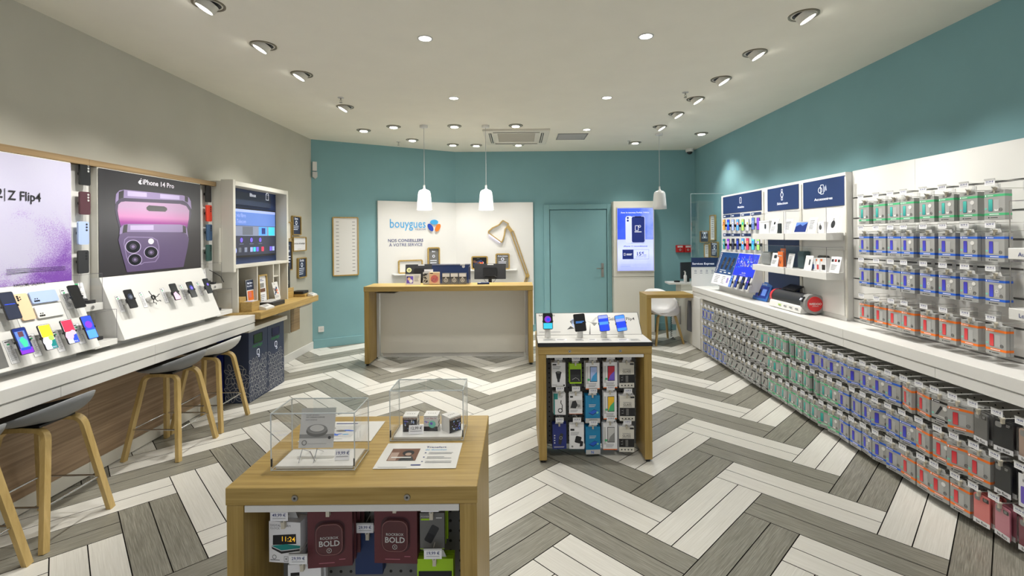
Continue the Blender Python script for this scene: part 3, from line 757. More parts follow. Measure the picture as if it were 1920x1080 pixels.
# case columns with stepped ledges
def case_column(y0, y1, items, label, tagn):
    t = thing('case_column', label, 'display stand', (-3.03, (y0+y1)/2, .9))
    MB().box(-3.059, y0, .905, -3.035, y1, 2.188, 'white').build('back_board', t)
    for x, z0, z1 in ((-2.94, 1.18, 1.23), (-2.84, .935, .975)):
        MB().box(-3.034, y0+.004, z0, x, y1-.004, z1, 'white').build('ledge', t, bevel=.0015)
        c = MB(); th = .003; a0, a1 = y0+.006, y1-.006; zt = z1+.205
        c.box(x-th-.002, a0, z1+.0005, x-.002, a1, zt, 'acrylic')
        for yy in (a0, a1-th): c.box(-3.033, yy, z1+.0005, x-th-.002, yy+th, zt, 'acrylic')
        b = c.build('acrylic_cover', t)
        e = MB()
        for yy in (a0, a1):
            e.tube([(x-.003, yy, z1), (x-.003, yy, zt)], .0012, 'edge_dark', 4); e.tube([(x-.003, yy, zt), (-3.033, yy, zt)], .0012, 'edge_dark', 4)
        e.tube([(x-.003, a0, zt), (x-.003, a1, zt)], .0012, 'edge_dark', 4)
        e.build('cover_edges', t)
    f = F((-2.935, (y0+y1)/2, 1.205), (0, 1, 0)); m = MB(); m.ring(f, circ(0, 0, .012, 16), circ(0, 0, .009, 16), .001, .002, 'ink_black'); m.rect(f, -.004, -.006, .004, .006, 'ink_black', .002); m.build('round_symbol', t)
    yc = (y0+y1)/2
    for k, (px, py, mt, lb) in enumerate(items):
        fr = F((-3.0, 0, 0), (0, 1, 0)); q = fr.px(px, py); f = F((-3.034, q[0], q[1]), (0, 1, 0))
        c = thing('phone_case', lb, 'phone case', f.at(0, 0, 0))
        MB().cyl(f.at(0, 0, 0), f.at(0, 0, .03), .014, .014, 'black', 12).build('wall_clip', c)
        MB().prism(f, rrect(-.04, -.079, .04, .079, .012), .03, .042, mt).build('shell', c, bevel=.002)
        m = MB()
        for j in range(3): m.cyl(f.at(.022, .06-j*.02, .042), f.at(.022, .06-j*.02, .0435), .007, .007, 'light_grey' if tagn == 'A' and k < 2 else 'black', 12)
        m.build('camera_cutout', c)
    for zz, x in ((1.2305, -3.0), (.9755, -2.95)):
        f = F((x, y0+.03, zz), (0, 1, 0), (-.25, 0, 1))
        sheet('spec_sheet', 'tall printed sheet on the %s ledge %s' % ('upper' if zz > 1.1 else 'lower', 'between the two stands' if tagn == 'A' else 'beside the television cabinet'), 'price card', f, .10, .17, 'paper', d_spec)
        e = F((x+.03, yc+.02, zz)); u = thing('earbud_case', 'small black %s on the %s ledge %s' % ('earphone case' if zz > 1.1 else 'watch', 'upper' if zz > 1.1 else 'lower', 'between the two stands' if tagn == 'A' else 'beside the television cabinet'), 'earphones', e.at(0, 0, 0))
        MB().prism(F(e.at(0, 0, 0), (1, 0, 0), (0, 1, 0)), rrect(-.02, -.03, .02, .03, .014), 0, .022, 'dark').build('case_body', u, bevel=.005)
        MB().prism(F(e.at(-.022, 0, .02), (0, 1, 0), (-.3, 0, 1)), rrect(-.028, 0, .028, .035, .012), 0, .008, 'dark').build('open_lid', u, bevel=.003)
case_column(3.197, 3.383, [(158, 326, 'black', 'black phone case with three light lens rings, top of its column'), (158, 381, mat('wine_case', (78, 40, 50), .45), 'wine red phone case hanging below the black one'),
    (155, 437, 'pale_blue', 'pale blue phone case hanging third in the column'), (155, 491, 'dark', 'charcoal phone case hanging at the bottom of the column')], 'narrow white column of hanging phone cases between the two stands', 'A')
case_column(4.497, 4.742, [(390, 364, 'black', 'black phone case hanging next to the television cabinet'), (391, 400, 'red_case' if 'red_case' in MATS else mat('red_case', (205, 52, 24), .45), 'orange red phone case in the far case column'),
    (391.5, 436, mat('blue_case', (48, 78, 112), .45), 'slate blue phone case in the far case column'), (391, 474, mat('green_case', (38, 76, 72), .45), 'dark green phone case in the far case column')], 'narrow white column of hanging phone cases beside the television cabinet', 'B')

# television cabinet, pigeonholes, oak shelf
t = thing('television_cabinet', 'white wall cabinet framing a television with a navy header', 'cabinet', (-2.97, 5.32, 1.37))
MB().box(-3.11, 4.75, 1.35, -2.955, 4.79, 2.25, 'cream').build('side_panel', t, bevel=.002)
MB().box(-2.953, 4.75, 1.335, -2.83, 4.79, 2.262, 'cream').build('side_panel', t, bevel=.002)
MB().box(-3.11, 5.85, 1.37, -2.83, 5.89, 2.25, 'cream').build('side_panel', t, bevel=.002)
MB().box(-3.11, 4.79, 2.205, -2.83, 5.85, 2.25, 'cream').build('top_panel', t, bevel=.002)
MB().box(-3.11, 4.79, 1.37, -2.83, 5.85, 1.40, 'cream').build('bottom_panel', t, bevel=.002)
MB().box(-3.11, 4.79, 1.40, -2.965, 5.85, 2.205, 'navy').build('back_panel', t)
MB().box(-2.965, 4.72, 1.42, -2.952, 4.748, 1.78, 'cream').build('cover_strip', t)
PT = F((-2.945, 0, 0), (0, 1, 0))
hd = MB().fbox(PT, 4.795, 2.03, -.018, 5.69, 2.17, .002, 'navy_dark').build('header_sign', t)
m = MB(); fit(m, PT, 'Bbox', 467.5, 479.5, 368.3, 6.5, 's_white', .004, 1.5, 369.8)
a, b = PT.px(498, 377); m.frame(PT, a, b+.01, a+.062, b+.075, .006, .003, .0036, 's_white'); m.flat(PT, [(a-.008, b+.072), (a+.07, b+.072), (a+.031, b+.11)], 's_white', .0034); m.flat(PT, [(a+.005, b+.071), (a+.057, b+.071), (a+.031, b+.096)], 'navy_dark', .0040)
m.build('header_lettering', hd)
tv = MB().fbox(PT, 4.795, 1.47, -.018, 5.80, 2.0, .002, 'black').build('television', t, bevel=.002)
S = F((-2.942, 0, 0), (0, 1, 0)); m = MB(); m.rect(S, 4.81, 1.49, 5.785, 1.985, 's_dark', 0)
m.rect(S, 4.81, 1.81, 5.785, 1.985, 's_tvblue', .0006); m.rect(S, 4.81, 1.955, 5.785, 1.985, 's_pale', .0009)
m.rect(S, 4.81, 1.70, 5.785, 1.806, 's_fog', .0006); m.rect(S, 5.10, 1.71, 5.30, 1.80, 's_grey', .0009); m.rect(S, 5.42, 1.705, 5.60, 1.803, 's_sky', .0009); m.rect(S, 5.63, 1.705, 5.77, 1.803, 's_cyan', .0009); m.rect(S, 5.48, 1.72, 5.56, 1.79, 's_navy', .0012)
m.text(S, 'suivez via fibre', 4.86, 1.90, .06, 's_pale', .001, sx=.85); m.text(S, 'Bouygues Telecom', 4.80, 1.835, .06, 's_pale', .001, sx=.8)
for y, c in ((5.08, 's_violet'), (5.27, 's_violet'), (5.45, 's_violet')): m.flat(S, circ(y, 1.655, .026, 16), c, .0008); m.rect(S, y-.04, 1.61, y+.04, 1.614, 's_fog', .0008)
m.rect(S, 4.82, 1.59, 4.93, 1.69, 's_purple', .0008); m.rect(S, 4.82, 1.50, 4.90, 1.565, 's_purple', .0008); m.flat(S, circ(4.96, 1.545, .033, 18), 's_pale', .0008)
for k, (y, c) in enumerate(((5.05, 's_grey'), (5.16, 's_fog'), (5.27, 's_pale'), (5.33, 's_cyan'), (5.39, 's_violet'), (5.50, 's_red'), (5.68, 's_violet'), (5.74, 's_pale'))): m.rect(S, y-.025, 1.525, y+.025, 1.575, c, .0008)
m.build('screen', tv)
t = thing('pigeonhole_shelf', 'cream open pigeonhole shelf standing on the oak wall shelf', 'shelf unit', (-2.98, 5.35, .92))
for y in (4.83, 5.19, 5.53, 5.67, 5.87): MB().box(-3.105, y, .9205, -2.84, y+.018, 1.368, 'cream').build('divider', t)
MB().box(-3.108, 4.80, .9205, -3.09, 5.888, 1.368, 'navy').build('back_board', t)
for y0, y1 in ((4.848, 5.19), (5.208, 5.53)): MB().box(-3.089, y0+.13, .9205, -3.06, y1, 1.30, 'cream').build('back_panel', t)
MB().box(-3.09, 5.548, 1.22, -2.85, 5.67, 1.232, 'cream').build('small_shelf', t)
t = thing('oak_wall_shelf', 'thick oak wall shelf above the recycling bins', 'shelf', (-2.86, 5.5, .85))
MB().prism(F((0, 0, 0), (1, 0, 0), (0, 1, 0)), [(-3.108, 4.74), (-3.0, 4.74), (-2.68, 4.842), (-2.615, 4.842), (-2.63, 6.28), (-3.108, 6.28)], .85, .92, 'oak_y').build('board', t, bevel=.003)
MB().box(-3.0, 5.95, .80, -2.72, 6.25, .849, 'white_matt').build('bracket', t)
t = thing('small_wall_cabinet', 'small wall cabinet with wooden door under the oak shelf', 'cabinet', (-3.03, 6.3, .44))
MB().box(-3.109, 6.17, .44, -2.955, 6.43, .79, 'cream').build('body', t, bevel=.002)
MB().box(-2.954, 6.18, .45, -2.945, 6.425, .785, 'oak_trim').build('door', t)
MB().box(-3.0, 6.19, .791, -2.97, 6.41, .849, 'cream').build('spacer', t)
# recycling bins
def bin_(y0, y1, c, label):
    t = thing('recycling_bin', label, 'recycling bin', (-2.86, (y0+y1)/2, 0))
    MB().box(-2.985, y0, .0, -2.735, y1, .72, 'navy_dark').build('body', t, bevel=.003)
    f = F((-2.734, (y0+y1)/2, 0), (0, 1, 0)); m = MB()
    m.prism(f, rrect(-.09, .585, .07, .675, .004), .0002, .001, c); m.frame(f, -.092, .583, .072, .677, .004, .0002, .003, 'black'); m.build('slot', t)
    m = MB(); m.text(f, 'recyclage', -.115, .545, .05, 'bin_green' if 'bin_green' in MATS else mat('bin_green', (50, 140, 72), .5), .001, bold=.5)
    m.frame(f, -.035, .455, .015, .515, .006, .001, .0016, 's_white', .015); m.ring(f, circ(.005, .44, .014, 12), circ(.005, .44, .009, 12), .001, .0016, 's_white')
    m.build('lettering', t)
    m = MB(); rr = random.Random(int(y0*100))
    def petals(fr, a0, a1, zmax):
        b = .02; row = 0
        while b < zmax:
            a = a0+.028 + (row % 2)*.026
            while a < a1-.02:
                if b < zmax-.05 or rr.random() < .6:
                    an = [.5, -.5, 1.35, -1.2][rr.randrange(4)]; g = fr.off(a, b+.022, .0008, an)
                    m.ring(g, circ(0, 0, .034, 12, .018), circ(0, 0, .0308, 12, .0150), 0, .0004, 'light_grey')
                a += .058
            b += .046; row += 1
    petals(f, -(y1-y0)/2, (y1-y0)/2, .40)
    if y0 < 5: petals(F((-2.86, y0, 0)), -.125, .125, .36)
    m.build('leaf_pattern', t)
bin_(4.835, 5.195, mat('slot_green', (16, 62, 26), .5), 'navy recycling bin with green slot, nearer of the two')
bin_(5.2, 5.56, mat('slot_blue', (12, 22, 70), .5), 'navy recycling bin with dark blue slot, farther of the two')
tag(MB().box(-3.0, 4.80, .7215, -2.715, 5.60, .765, 'cream').build('bin_cover_board'), 'cream cover board lying on top of the recycling bins', 'board')
tag(MB().box(-3.108, 4.84, .002, -3.0, 5.5, .72, 'royal').build('blue_board'), 'bright blue board behind the recycling bins', 'panel')
# things on the oak shelf
def wbox(x0, y0, x1, y1, z0, z1, label, mt='oak_y', nm='oak_riser', cat='wooden box'):
    return tag(MB().box(x0, y0, z0, x1, y1, z1, mt).build(nm, bevel=.002), label, cat)
Z0 = .9205
wbox(-2.99, 4.86, -2.84, 4.98, Z0, Z0+.145, 'taller oak block at the near end of the oak shelf')
wbox(-2.836, 4.87, -2.72, 5.02, Z0, Z0+.10, 'lower oak block in front of the taller one')
wbox(-3.0, 5.90, -2.86, 6.08, Z0, Z0+.125, 'oak block under the upright black box')
wbox(-2.90, 6.085, -2.72, 6.27, Z0, Z0+.035, 'flat oak block under the black router')
def wedge(x, y, w, d, h, label):
    t = MB(); t.prism(F((x, y+w/2, Z0), (1, 0, 0)), [(0, 0), (d, 0), (d, .018), (0, h)], 0, w, 'white')
    f = F((x, y-w/2, Z0+h), (0, 1, 0), Vector((-d, 0, h-.018))); o = t.build('price_wedge', bevel=.001)
    m = MB(); L = math.hypot(d, h-.018); g = f.off(0, 0, .0006); m.lines(g, w*.1, -L*.2, w*.7, 3, L*.18, 'ink_black'); m.build('print', o)
    tag(o, label, 'price tag')
wedge(-2.72, 5.09, .17, .075, .045, 'white printed price wedge in front of the low oak block')
wedge(-2.71, 6.20, .13, .07, .04, 'white printed price wedge at the far end of the oak shelf')
t = thing('router', 'flat black router on the low oak block at the shelf end', 'router', (-2.81, 6.17, Z0+.036))
MB().prism(F((-2.82, 6.17, Z0+.042), (1, 0, 0), (0, 1, 0)), rrect(-.075, -.09, .075, .09, .02), 0, .028, 'black').build('body', t, bevel=.005)
MB().box(-2.88, 6.10, Z0+.036, -2.76, 6.24, Z0+.0415, 'dark').build('base', t)
t = thing('upright_router', 'tall black upright box with silver emblem on the oak block', 'router', (-2.93, 5.98, Z0+.126))
MB().box(-2.985, 5.915, Z0+.1255, -2.885, 6.04, Z0+.40, 'black').build('body', t, bevel=.006)
MB().ring(F((-2.884, 5.98, Z0+.2), (0, 1, 0)), circ(0, 0, .02, 16), circ(0, 0, .013, 16), 0, .002, 'steel').build('emblem', t)
t = thing('set_top_box', 'black upright box in the nearest pigeonhole', 'router', (-2.99, 4.95, Z0+.146))
MB().box(-3.05, 4.885, Z0+.1457, -2.95, 4.97, Z0+.33, 'black').build('body', t, bevel=.004)
MB().box(-3.04, 4.985, Z0, -2.94, 5.03, Z0+.31, 'dark').build('side_box', t, bevel=.003)
t = thing('table_sign', 'dark blue sign with orange picture in the second pigeonhole', 'sign', (-2.86, 5.12, Z0))
f = F((-2.86, 5.045, Z0), (0, 1, 0), (-.08, 0, 1))
MB().fbox(f, 0, 0, -.008, .15, .31, 0, 'navy_dark').build('board', t); m = MB(); m.frame(f, 0, 0, .15, .31, .004, -.009, .002, 'light_grey'); m.build('frame', t)
m = MB(); m.rect(f, .01, .01, .14, .20, 'paper'); m.rect(f, .02, .09, .13, .19, 'orange', .001); m.rect(f, .04, .12, .09, .18, 'coral', .0014); m.lines(f, .02, .07, .1, 3, .015); m.text(f, 'Ma fibre', .03, .265, .028, 's_white', .001, bold=1); m.text(f, 'Nos offres', .02, .235, .022, 's_white', .001, bold=.5)
m.build('print', t)
t = thing('framed_leaflet', 'oak framed leaflet standing in the third pigeonhole', 'sign', (-2.85, 5.36, Z0))
f = F((-2.85, 5.27, Z0), (0, 1, 0), (-.06, 0, 1))
MB().frame(f, 0, 0, .18, .345, .016, -.03, .004, 'oak_z').build('frame', t)
MB().fbox(f, .016, .016, -.02, .164, .33, -.01, 'paper').build('leaflet', t)
m = MB(); g = f.off(0, 0, -.009); m.rect(g, .03, .20, .12, .25, 'grey'); m.rect(g, .02, .15, .14, .19, 'brown'); m.rect(g, .03, .29, .09, .296, 'ink'); m.rect(g, .03, .275, .12, .281, 'ink'); m.lines(g, .03, .12, .1, 4, .02); m.build('print', t)
def d_pic(m, f, w, h):
    rr = random.Random(3)
    for k in range(16): a, b = rr.uniform(.1, .75)*w, rr.uniform(.3, .7)*h; m.flat(f, circ(a, b, w*.1, 6), rr.choice(['red', 'orange', 'brown', 'navy', 'paper']), .0007+k*.0001)
    m.lines(f, w*.1, h*.2, w*.7, 2, h*.07); m.rect(f, w*.3, h*.86, w*.5, h*.9, 'grey')
sheet('photo_card', 'white card with colourful picture leaning by the pigeonholes', 'card', F((-2.80, 5.50, Z0+.045), (0, 1, -.0), (-.22, 0, 1)), .125, .20, 'white', d_pic)
t = thing('flyer_box', 'black tray of white printed flyers on the oak shelf', 'tray', (-2.76, 5.36, Z0))
MB().box(-2.86, 5.23, Z0, -2.69, 5.50, Z0+.045, 'dark').build('tray', t, bevel=.004)
m = MB()
for k in range(4): m.fbox(F((-2.85, 5.25+k*.06, Z0+.046+.002*k), (1, 0, 0), (.1, 1, 0)), 0, 0, 0, .12, .055, .003, 'white')
m.build('flyers', t)
sheet('blue_booklet', 'small blue and white booklet on the low oak block', 'booklet', F((-2.82, 4.90, Z0+.1005), (1, 0, 0), (0, 1, 0)), .09, .11, 'white', lambda m, f, w, h: m.rect(f, .01, .01, w-.01, h*.35, 'blue'))
t = thing('white_puck', 'small white round sensor in the narrow pigeonhole', 'sensor', (-2.93, 5.61, 1.2325)); MB().lathe((-2.92, 5.61, 1.2325), [(.001, 0), (.03, 0), (.034, .02), (.034, .06), (.026, .075), (.001, .078)], 'white', 18).build('body', t); MB().cyl((-2.886, 5.60, 1.27), (-2.882, 5.60, 1.27), .01, .01, 'dark', 12).build('lens', t)

# framed signs
def framed(fr, x0, y0, x1, y1, label, face='paper', wood='oak_z', r=.02, w=.014, draw=None, dep=.03, name='framed_sign', cat='framed sign', x0_=None):
    t = thing(name, label, cat, fr.at((x0+x1)/2, y0, 0))
    MB().frame(fr, x0, y0, x1, y1, w, .0008, dep, wood, r).build('frame', t)
    MB().prism(fr, rrect(x0+w*.8, y0+w*.8, x1-w*.8, y1-w*.8, max(r-w, 0)), .001, dep*.5, face).build('panel', t)
    if draw:
        m = MB(); draw(m, fr.off(x0+w, y0+w, dep*.5), x1-x0-2*w, y1-y0-2*w); m.build('print', t)
    return t
PWL = F((-3.108, 0, 0), (0, 1, 0))
def q2(fr, x0, y0, x1, y1): return rpx(fr, x0, y0, y1, x1, y0, y1)
def d_dark(title, n=4):
    def f(m, g, w, h):
        m.text(g, title, w*.5, h*.84, w*.2, 's_white', .001, 'c', .6)
        m.ring(g, circ(w*.5, h*.66, w*.13, 12), circ(w*.5, h*.66, w*.09, 12), .0005, .001, 's_white')
        m.lines(g, w*.15, h*.48, w*.7, n, h*.1, 's_white', h*.025)
    return f
for (x0, y0, x1, y1, lb, fc, dr) in (
    (545.5, 405, 561.5, 441, 'dark oak framed sign, highest on the grey wall by the television', 'navy_dark', d_dark('Envie', 3)),
    (546.5, 444, 571.5, 471, 'white oak framed sign reading about services on the grey wall', 'paper', lambda m, g, w, h: (m.text(g, 'Services en boutique', w*.5, h*.48, w*.105, 'ink_black', .001, 'c', .6), m.rect(g, w*.35, h*.08, w*.65, h*.1, 'grey'))),
    (556, 483, 572, 521, 'dark oak framed sign, lowest on the grey wall by the television', 'navy_dark', d_dark('Forfait', 4)),
    (535.5, 416, 543.5, 449, 'oak framed sign half hidden by the television cabinet, upper one', 'cream', None),
    (535.5, 451, 545, 507, 'dark oak framed sign half hidden by the television cabinet, lower one', 'navy_dark', d_dark('8', 3))):
    a0, b0, a1, b1 = q2(PWL, x0, y0, x1, y1)
    framed(PWL, a0, b0, a1, b1, lb, fc, draw=dr)
tag(MB().tube([(-2.99, 4.62, 1.37), (-2.95, 4.64, 1.34), (-2.93, 4.70, 1.30), (-2.925, 4.74, 1.24)], .0035, 'black', 6).build('alarm_cable'), 'thin black cable curving down beside the television cabinet', 'cable')

# ------------------------------------------------------------ back wall
FP = F(FC.at(0, 0, .055), cdir); PB = F((0, 8.33, 0))
t = thing('logo_wall_panel', 'large white folded wall panel carrying the shop logo behind the desk', 'wall panel', (-1.1, 8.2, .12))
aL = FP.px(708, 377)[0]; aB = (Vector((BD.x, YB, 0))-FP.o).dot(FP.u)
pl = MB().fbox(FP, aL, .12, -.05, aB-.012, 2.262, 0, 'white').build('panel', t, bevel=.002)
xr = PB.px(1000, 450)[0]
MB().fbox(PB, BD.x+.004, .12, -.05, xr, 2.262, 0, 'white').build('panel', t, bevel=.002)
m = MB(); fit(m, FP, 'bouygues', 730, 798, 427, 17, 'sky', .004, .6); fit(m, FP, 'TELECOM', 778, 798, 431.5, 3, 'ink', .004)
for (cx, cy, rx, ry, an, mt) in ((813.6, 416.5, 7.8, 4.6, 0, 'sky'), (806.8, 426.5, 8, 4.3, -1.0, 'royal_logo'), (820.5, 427, 8, 4.3, 1.05, 'orange')):
    if mt == 'royal_logo' and mt not in MATS: mat(mt, (22, 62, 170), .4)
    c = FP.px(cx, cy); k = 8.0/FPX; g = FP.off(c[0], c[1], .002, an); m.prism(g, circ(0, 0, rx*k, 20, ry*k), 0, .018, mt)
m.build('logo', pl)
m = MB(); fit(m, FP, 'NOS CONSEILLERS', 727, 793.5, 453.5, 5.8, 'ink', .003, 1.2); fit(m, FP, '\u00c0 VOTRE SERVICE', 729.5, 792, 461.5, 5.8, 'ink', .003, .3)
m.build('lettering', pl)
# desk-lamp sculpture on the panel
t = thing('lamp_sculpture', 'flat oak outline of a desk lamp mounted on the white panel', 'wall lamp', PB.at(-.1, 1.2, .02))
L3 = lambda x, y: PB.px(700+x/6.194, 370+y/6.194)
pts = [L3(*p) for p in [(1505, 262), (1575, 303), (1562, 345), (1537, 375), (1530, 440), (1515, 490), (1497, 525), (1480, 525), (1330, 415), (1333, 390), (1380, 350), (1455, 315), (1480, 285)]]
m = MB(); n = len(pts)
cx = sum(p[0] for p in pts)/n; cy = sum(p[1] for p in pts)/n
inner = []
for i in range(n):
    a, b, c = Vector(pts[i-1]), Vector(pts[i]), Vector(pts[(i+1) % n]); d1 = (b-a).normalized(); d2 = (c-b).normalized()
    nn = (Vector((d1.y, -d1.x))+Vector((d2.y, -d2.x))).normalized(); inner.append(tuple(b+nn*.022))
m.ring(PB, pts, inner, .002, .035, 'oak'); m.build('shade_outline', t)
a, b = L3(1345, 435); c, d = L3(1475, 522); MB().tube([PB.at(a, b, .02), PB.at(c, d, .02)], .008, 'led', 6).build('led_strip', t)
def bar(p, q, w, d1=.002, d2=.03):
    p = Vector(p); q = Vector(q); e = (q-p).normalized(); nn = Vector((-e.y, e.x))*w/2
    return [tuple(p+nn), tuple(p-nn), tuple(q-nn), tuple(q+nn)]
J = PB.px(989, 516.5)
m = MB()
for (p, q) in ((L3(1592, 395), (J[0]-.022, J[1])), (L3(1625, 390), (J[0]+.018, J[1]+.01))): m.prism(PB, bar(p, q, .018), .002, .03, 'oak')
m.build('arm', t)
m = MB(); m.prism(PB, bar(L3(1560, 335), L3(1610, 400), .055), .001, .036, 'oak'); m.prism(PB, circ(J[0], J[1], .035, 14), .001, .036, 'oak')
for s_ in (-.02, .02): m.prism(PB, bar((J[0]+s_, J[1]), (J[0]+s_-.06, J[1]-.19), .016), .002, .03, 'oak')
m.build('joint', t)
# ledges and frames on the panel
tag(MB().fbox(FP, FP.px(735, 513)[0], 1.055, .001, aB-.02, 1.075, .12, 'white').build('picture_ledge', bevel=.002), 'slim white picture ledge on the left half of the logo panel', 'ledge')
tag(MB().fbox(PB, PB.px(880, 510)[0], 1.08, .001, PB.px(969, 510)[0], 1.10, .12, 'white').build('picture_ledge', bevel=.002), 'slim white picture ledge on the right half of the logo panel', 'ledge')
FL = F(FP.at(0, 0, .06), FP.u); FR = F((0, 8.27, 0))
def fr_(fr, x0, y0, x1, y1, zmin, lb, fc, dr=None):
    a0, b0, a1, b1 = q2(fr, x0, y0, x1, y1); framed(fr, a0, max(b0, zmin) if zmin else b0, a1, b1, lb, fc, draw=dr, r=.03, w=.022, wood='oak')
fr_(FL, 746, 487, 792, 513, 1.0765, 'empty oak frame on the left ledge behind the monitor', 'white')
fr_(F(FP.at(0, 0, .09), FP.u), 801, 463.5, 824, 513, 1.0765, 'tall dark oak framed sign on the left ledge', 'mid_grey', d_dark('Bien', 5))
fr_(FR, 884, 480, 915, 511, 1.1015, 'oak framed picture of a dark still life on the right ledge', 'black', d_pic)
fr_(F((0, 8.25, 0)), 929, 475, 956, 511, 1.1015, 'grey oak framed sign on the right ledge beside the right monitor', 'mid_grey', d_dark('Assurance', 4))
# white board with tick marks, wall socket
a0, b0, a1, b1 = q2(FC, 623, 407, 672, 517)
def ticks(m, g, w, h):
    for k in range(15):
        z = h*(.93-k*.062)
        for x in (.1, .78): m.rect(g, w*x, z, w*(x+.12), z+.006, 'ink_black')
framed(FC, a0, b0, a1, b1, 'tall white board with two columns of black ticks on the angled teal wall', 'white', 'oak_z', .02, .018, ticks, name='tick_board', cat='board')
g = FC.off(*FC.px(602, 617)); t = thing('wall_socket', 'white square power socket low on the angled teal wall', 'socket', g.at(0, 0, 0))
MB().prism(g, rrect(-.04, -.042, .04, .042, .006), 0, .012, 'white').build('plate', t, bevel=.002)
MB().ring(g, circ(0, 0, .022, 16), circ(0, 0, .018, 16), .012, .014, 'light_grey').build('rim', t)
m = MB(); m.flat(g, circ(-.008, -.002, .003, 8), 'black', .0135); m.flat(g, circ(.008, -.002, .003, 8), 'black', .0135); m.build('pin_holes', t)
# door
dt = thing('door_1', None, None, (1.05, YB, 0)); struct(dt)
PD = F((0, YB, 0)); x0, x1 = .565, 1.55
MB().fbox(PD, x0, .008, .001, x1, 2.12, .03, 'teal_paint').build('door_leaf', dt, bevel=.003)
m = MB(); m.fbox(PD, x0-.11, 0, .001, x0-.012, 2.22, .045, 'teal_paint'); m.build('door_frame', dt, bevel=.004)
m = MB(); m.fbox(PD, x1+.012, 0, .001, x1+.09, 2.22, .045, 'teal_paint'); m.build('door_frame', dt, bevel=.004)
m = MB(); m.fbox(PD, x0-.012, 2.135, .001, x1+.012, 2.22, .045, 'teal_paint'); m.build('door_frame', dt, bevel=.004)
a, b = PD.px(1129, 507)
for zz in (.35, 1.15, 1.85): MB().cyl(PD.at(x0+.004, zz, .034), PD.at(x0+.004, zz+.09, .034), .009, .009, 'teal_paint', 10).build('hinge', dt)
MB().fbox(PD, a-.022, b-.11, .03, a+.022, b+.13, .042, 'steel').build('lock_plate', dt, bevel=.003)
m = MB(); m.tube([PD.at(a, b+.04, .04), PD.at(a, b+.04, .085), PD.at(a-.11, b+.04, .085)], .009, 'steel', 8); m.build('door_handle', dt)
# advertising screen column
t = thing('screen_column', 'cream floor standing column holding the blue advertising screen', 'display stand', (1.99, 8.25, 0))
PA = F((0, 8.2, 0))
MB().box(1.645, 8.2, .96, 2.34, 8.38, 2.255, 'cream').build('upper_panel', t, bevel=.004)
MB().box(1.645, 8.203, .0, 2.34, 8.38, .955, 'cream').build('lower_panel', t, bevel=.004)
a0, b0, a1, b1 = q2(PA, 1156.5, 388.5, 1226, 508.7)
sc = thing('advertising_screen', 'bright blue advertising screen with two phones and 15 euro offer', 'screen', PA.at((a0+a1)/2, b0, 0))
MB().fbox(PA, a0, b0, .001, a1, b1, .03, 'light_grey').build('housing', sc, bevel=.003)
Ps = F((0, 8.169, 0)); A5 = lambda x, y: Ps.px(1140+x/7.2, 370+y/7.2)
gradmat('ad_blue', [(0, (40, 70, 225)), (.5, (62, 92, 240)), (1, (150, 165, 250))], 0, -.35, .45, .8, .8)
gradmat('ad_pale', [(0, (150, 160, 245)), (.5, (190, 198, 252)), (1, (170, 180, 250))], 2, 0, .6, .8, .3)
m = MB()
def r5(x0, y0, x1, y1, mt, d, r=0):
    p, q = A5(x0, y1), A5(x1, y0); m.flat(Ps, rrect(p[0], p[1], q[0], q[1], r, 4), mt, d)
r5(130, 145, 608, 568, 'ad_blue', 0); r5(130, 568, 612, 990, 'ad_pale', 0)
r5(238, 252, 330, 620, 's_paper', .001, .04); r5(246, 262, 500, 622, 's_pale', .0006, .04); r5(318, 254, 496, 614, 's_white', .0014, .035); r5(322, 258, 492, 610, 's_navy', .0018, .03); r5(360, 255, 450, 270, 's_black', .0022, .005)
for cy in (278, 315): c = A5(267, cy); m.flat(Ps, circ(c[0], c[1], .018, 14), 's_navy', .0016)
c = A5(388, 415); m.frame(Ps, c[0]-.03, c[1]-.045, c[0]+.03, c[1]+.045, .008, .002, .0026, 's_white', .008); m.ring(Ps, circ(c[0]+.05, c[1]+.03, .022, 8), circ(c[0]+.05, c[1]+.03, .014, 8), .002, .0026, 's_white')
r5(358, 460, 452, 471, 's_white', .0022)
r5(196, 705, 344, 835, 's_navy', .0012); p, q = A5(196, 835), A5(552, 703); m.frame(Ps, p[0], p[1], q[0], q[1], .002, .001, .0016, 's_navy', .008)
c = A5(222, 770); m.frame(Ps, c[0]-.012, c[1]-.022, c[0]+.015, c[1]+.022, .005, .0014, .002, 's_white', .004); r5(248, 760, 325, 768, 's_white', .0016); r5(248, 774, 315, 782, 's_white', .0016)
F5 = lambda txt, x0, x1, yb, h, mt, bold: fit(m, Ps, txt, 1140+x0/7.2, 1140+x1/7.2, 370+yb/7.2, h/7.2, mt, .0016, bold)
F5('Avec le nouveau Forfait 100Go', 172, 555, 214, 20, 's_white', 1.4); F5('iPhone 11 reconditionn\u00e9', 212, 530, 668, 18, 's_navy', 1.2)
F5('15', 378, 450, 786, 50, 's_navy', 1.6); F5('\u20ac', 455, 487, 762, 28, 's_navy', 1.5); F5('/mois', 462, 516, 784, 14, 's_navy', 1.2); F5('pendant 36 mois', 382, 515, 806, 10, 's_navy', .6)
for k in range(6): r5(168+ (k % 2)*4, 898+k*11, 580-(k == 3)*280, 901+k*11, 's_tvblue', .001)
m.build('screen', sc)
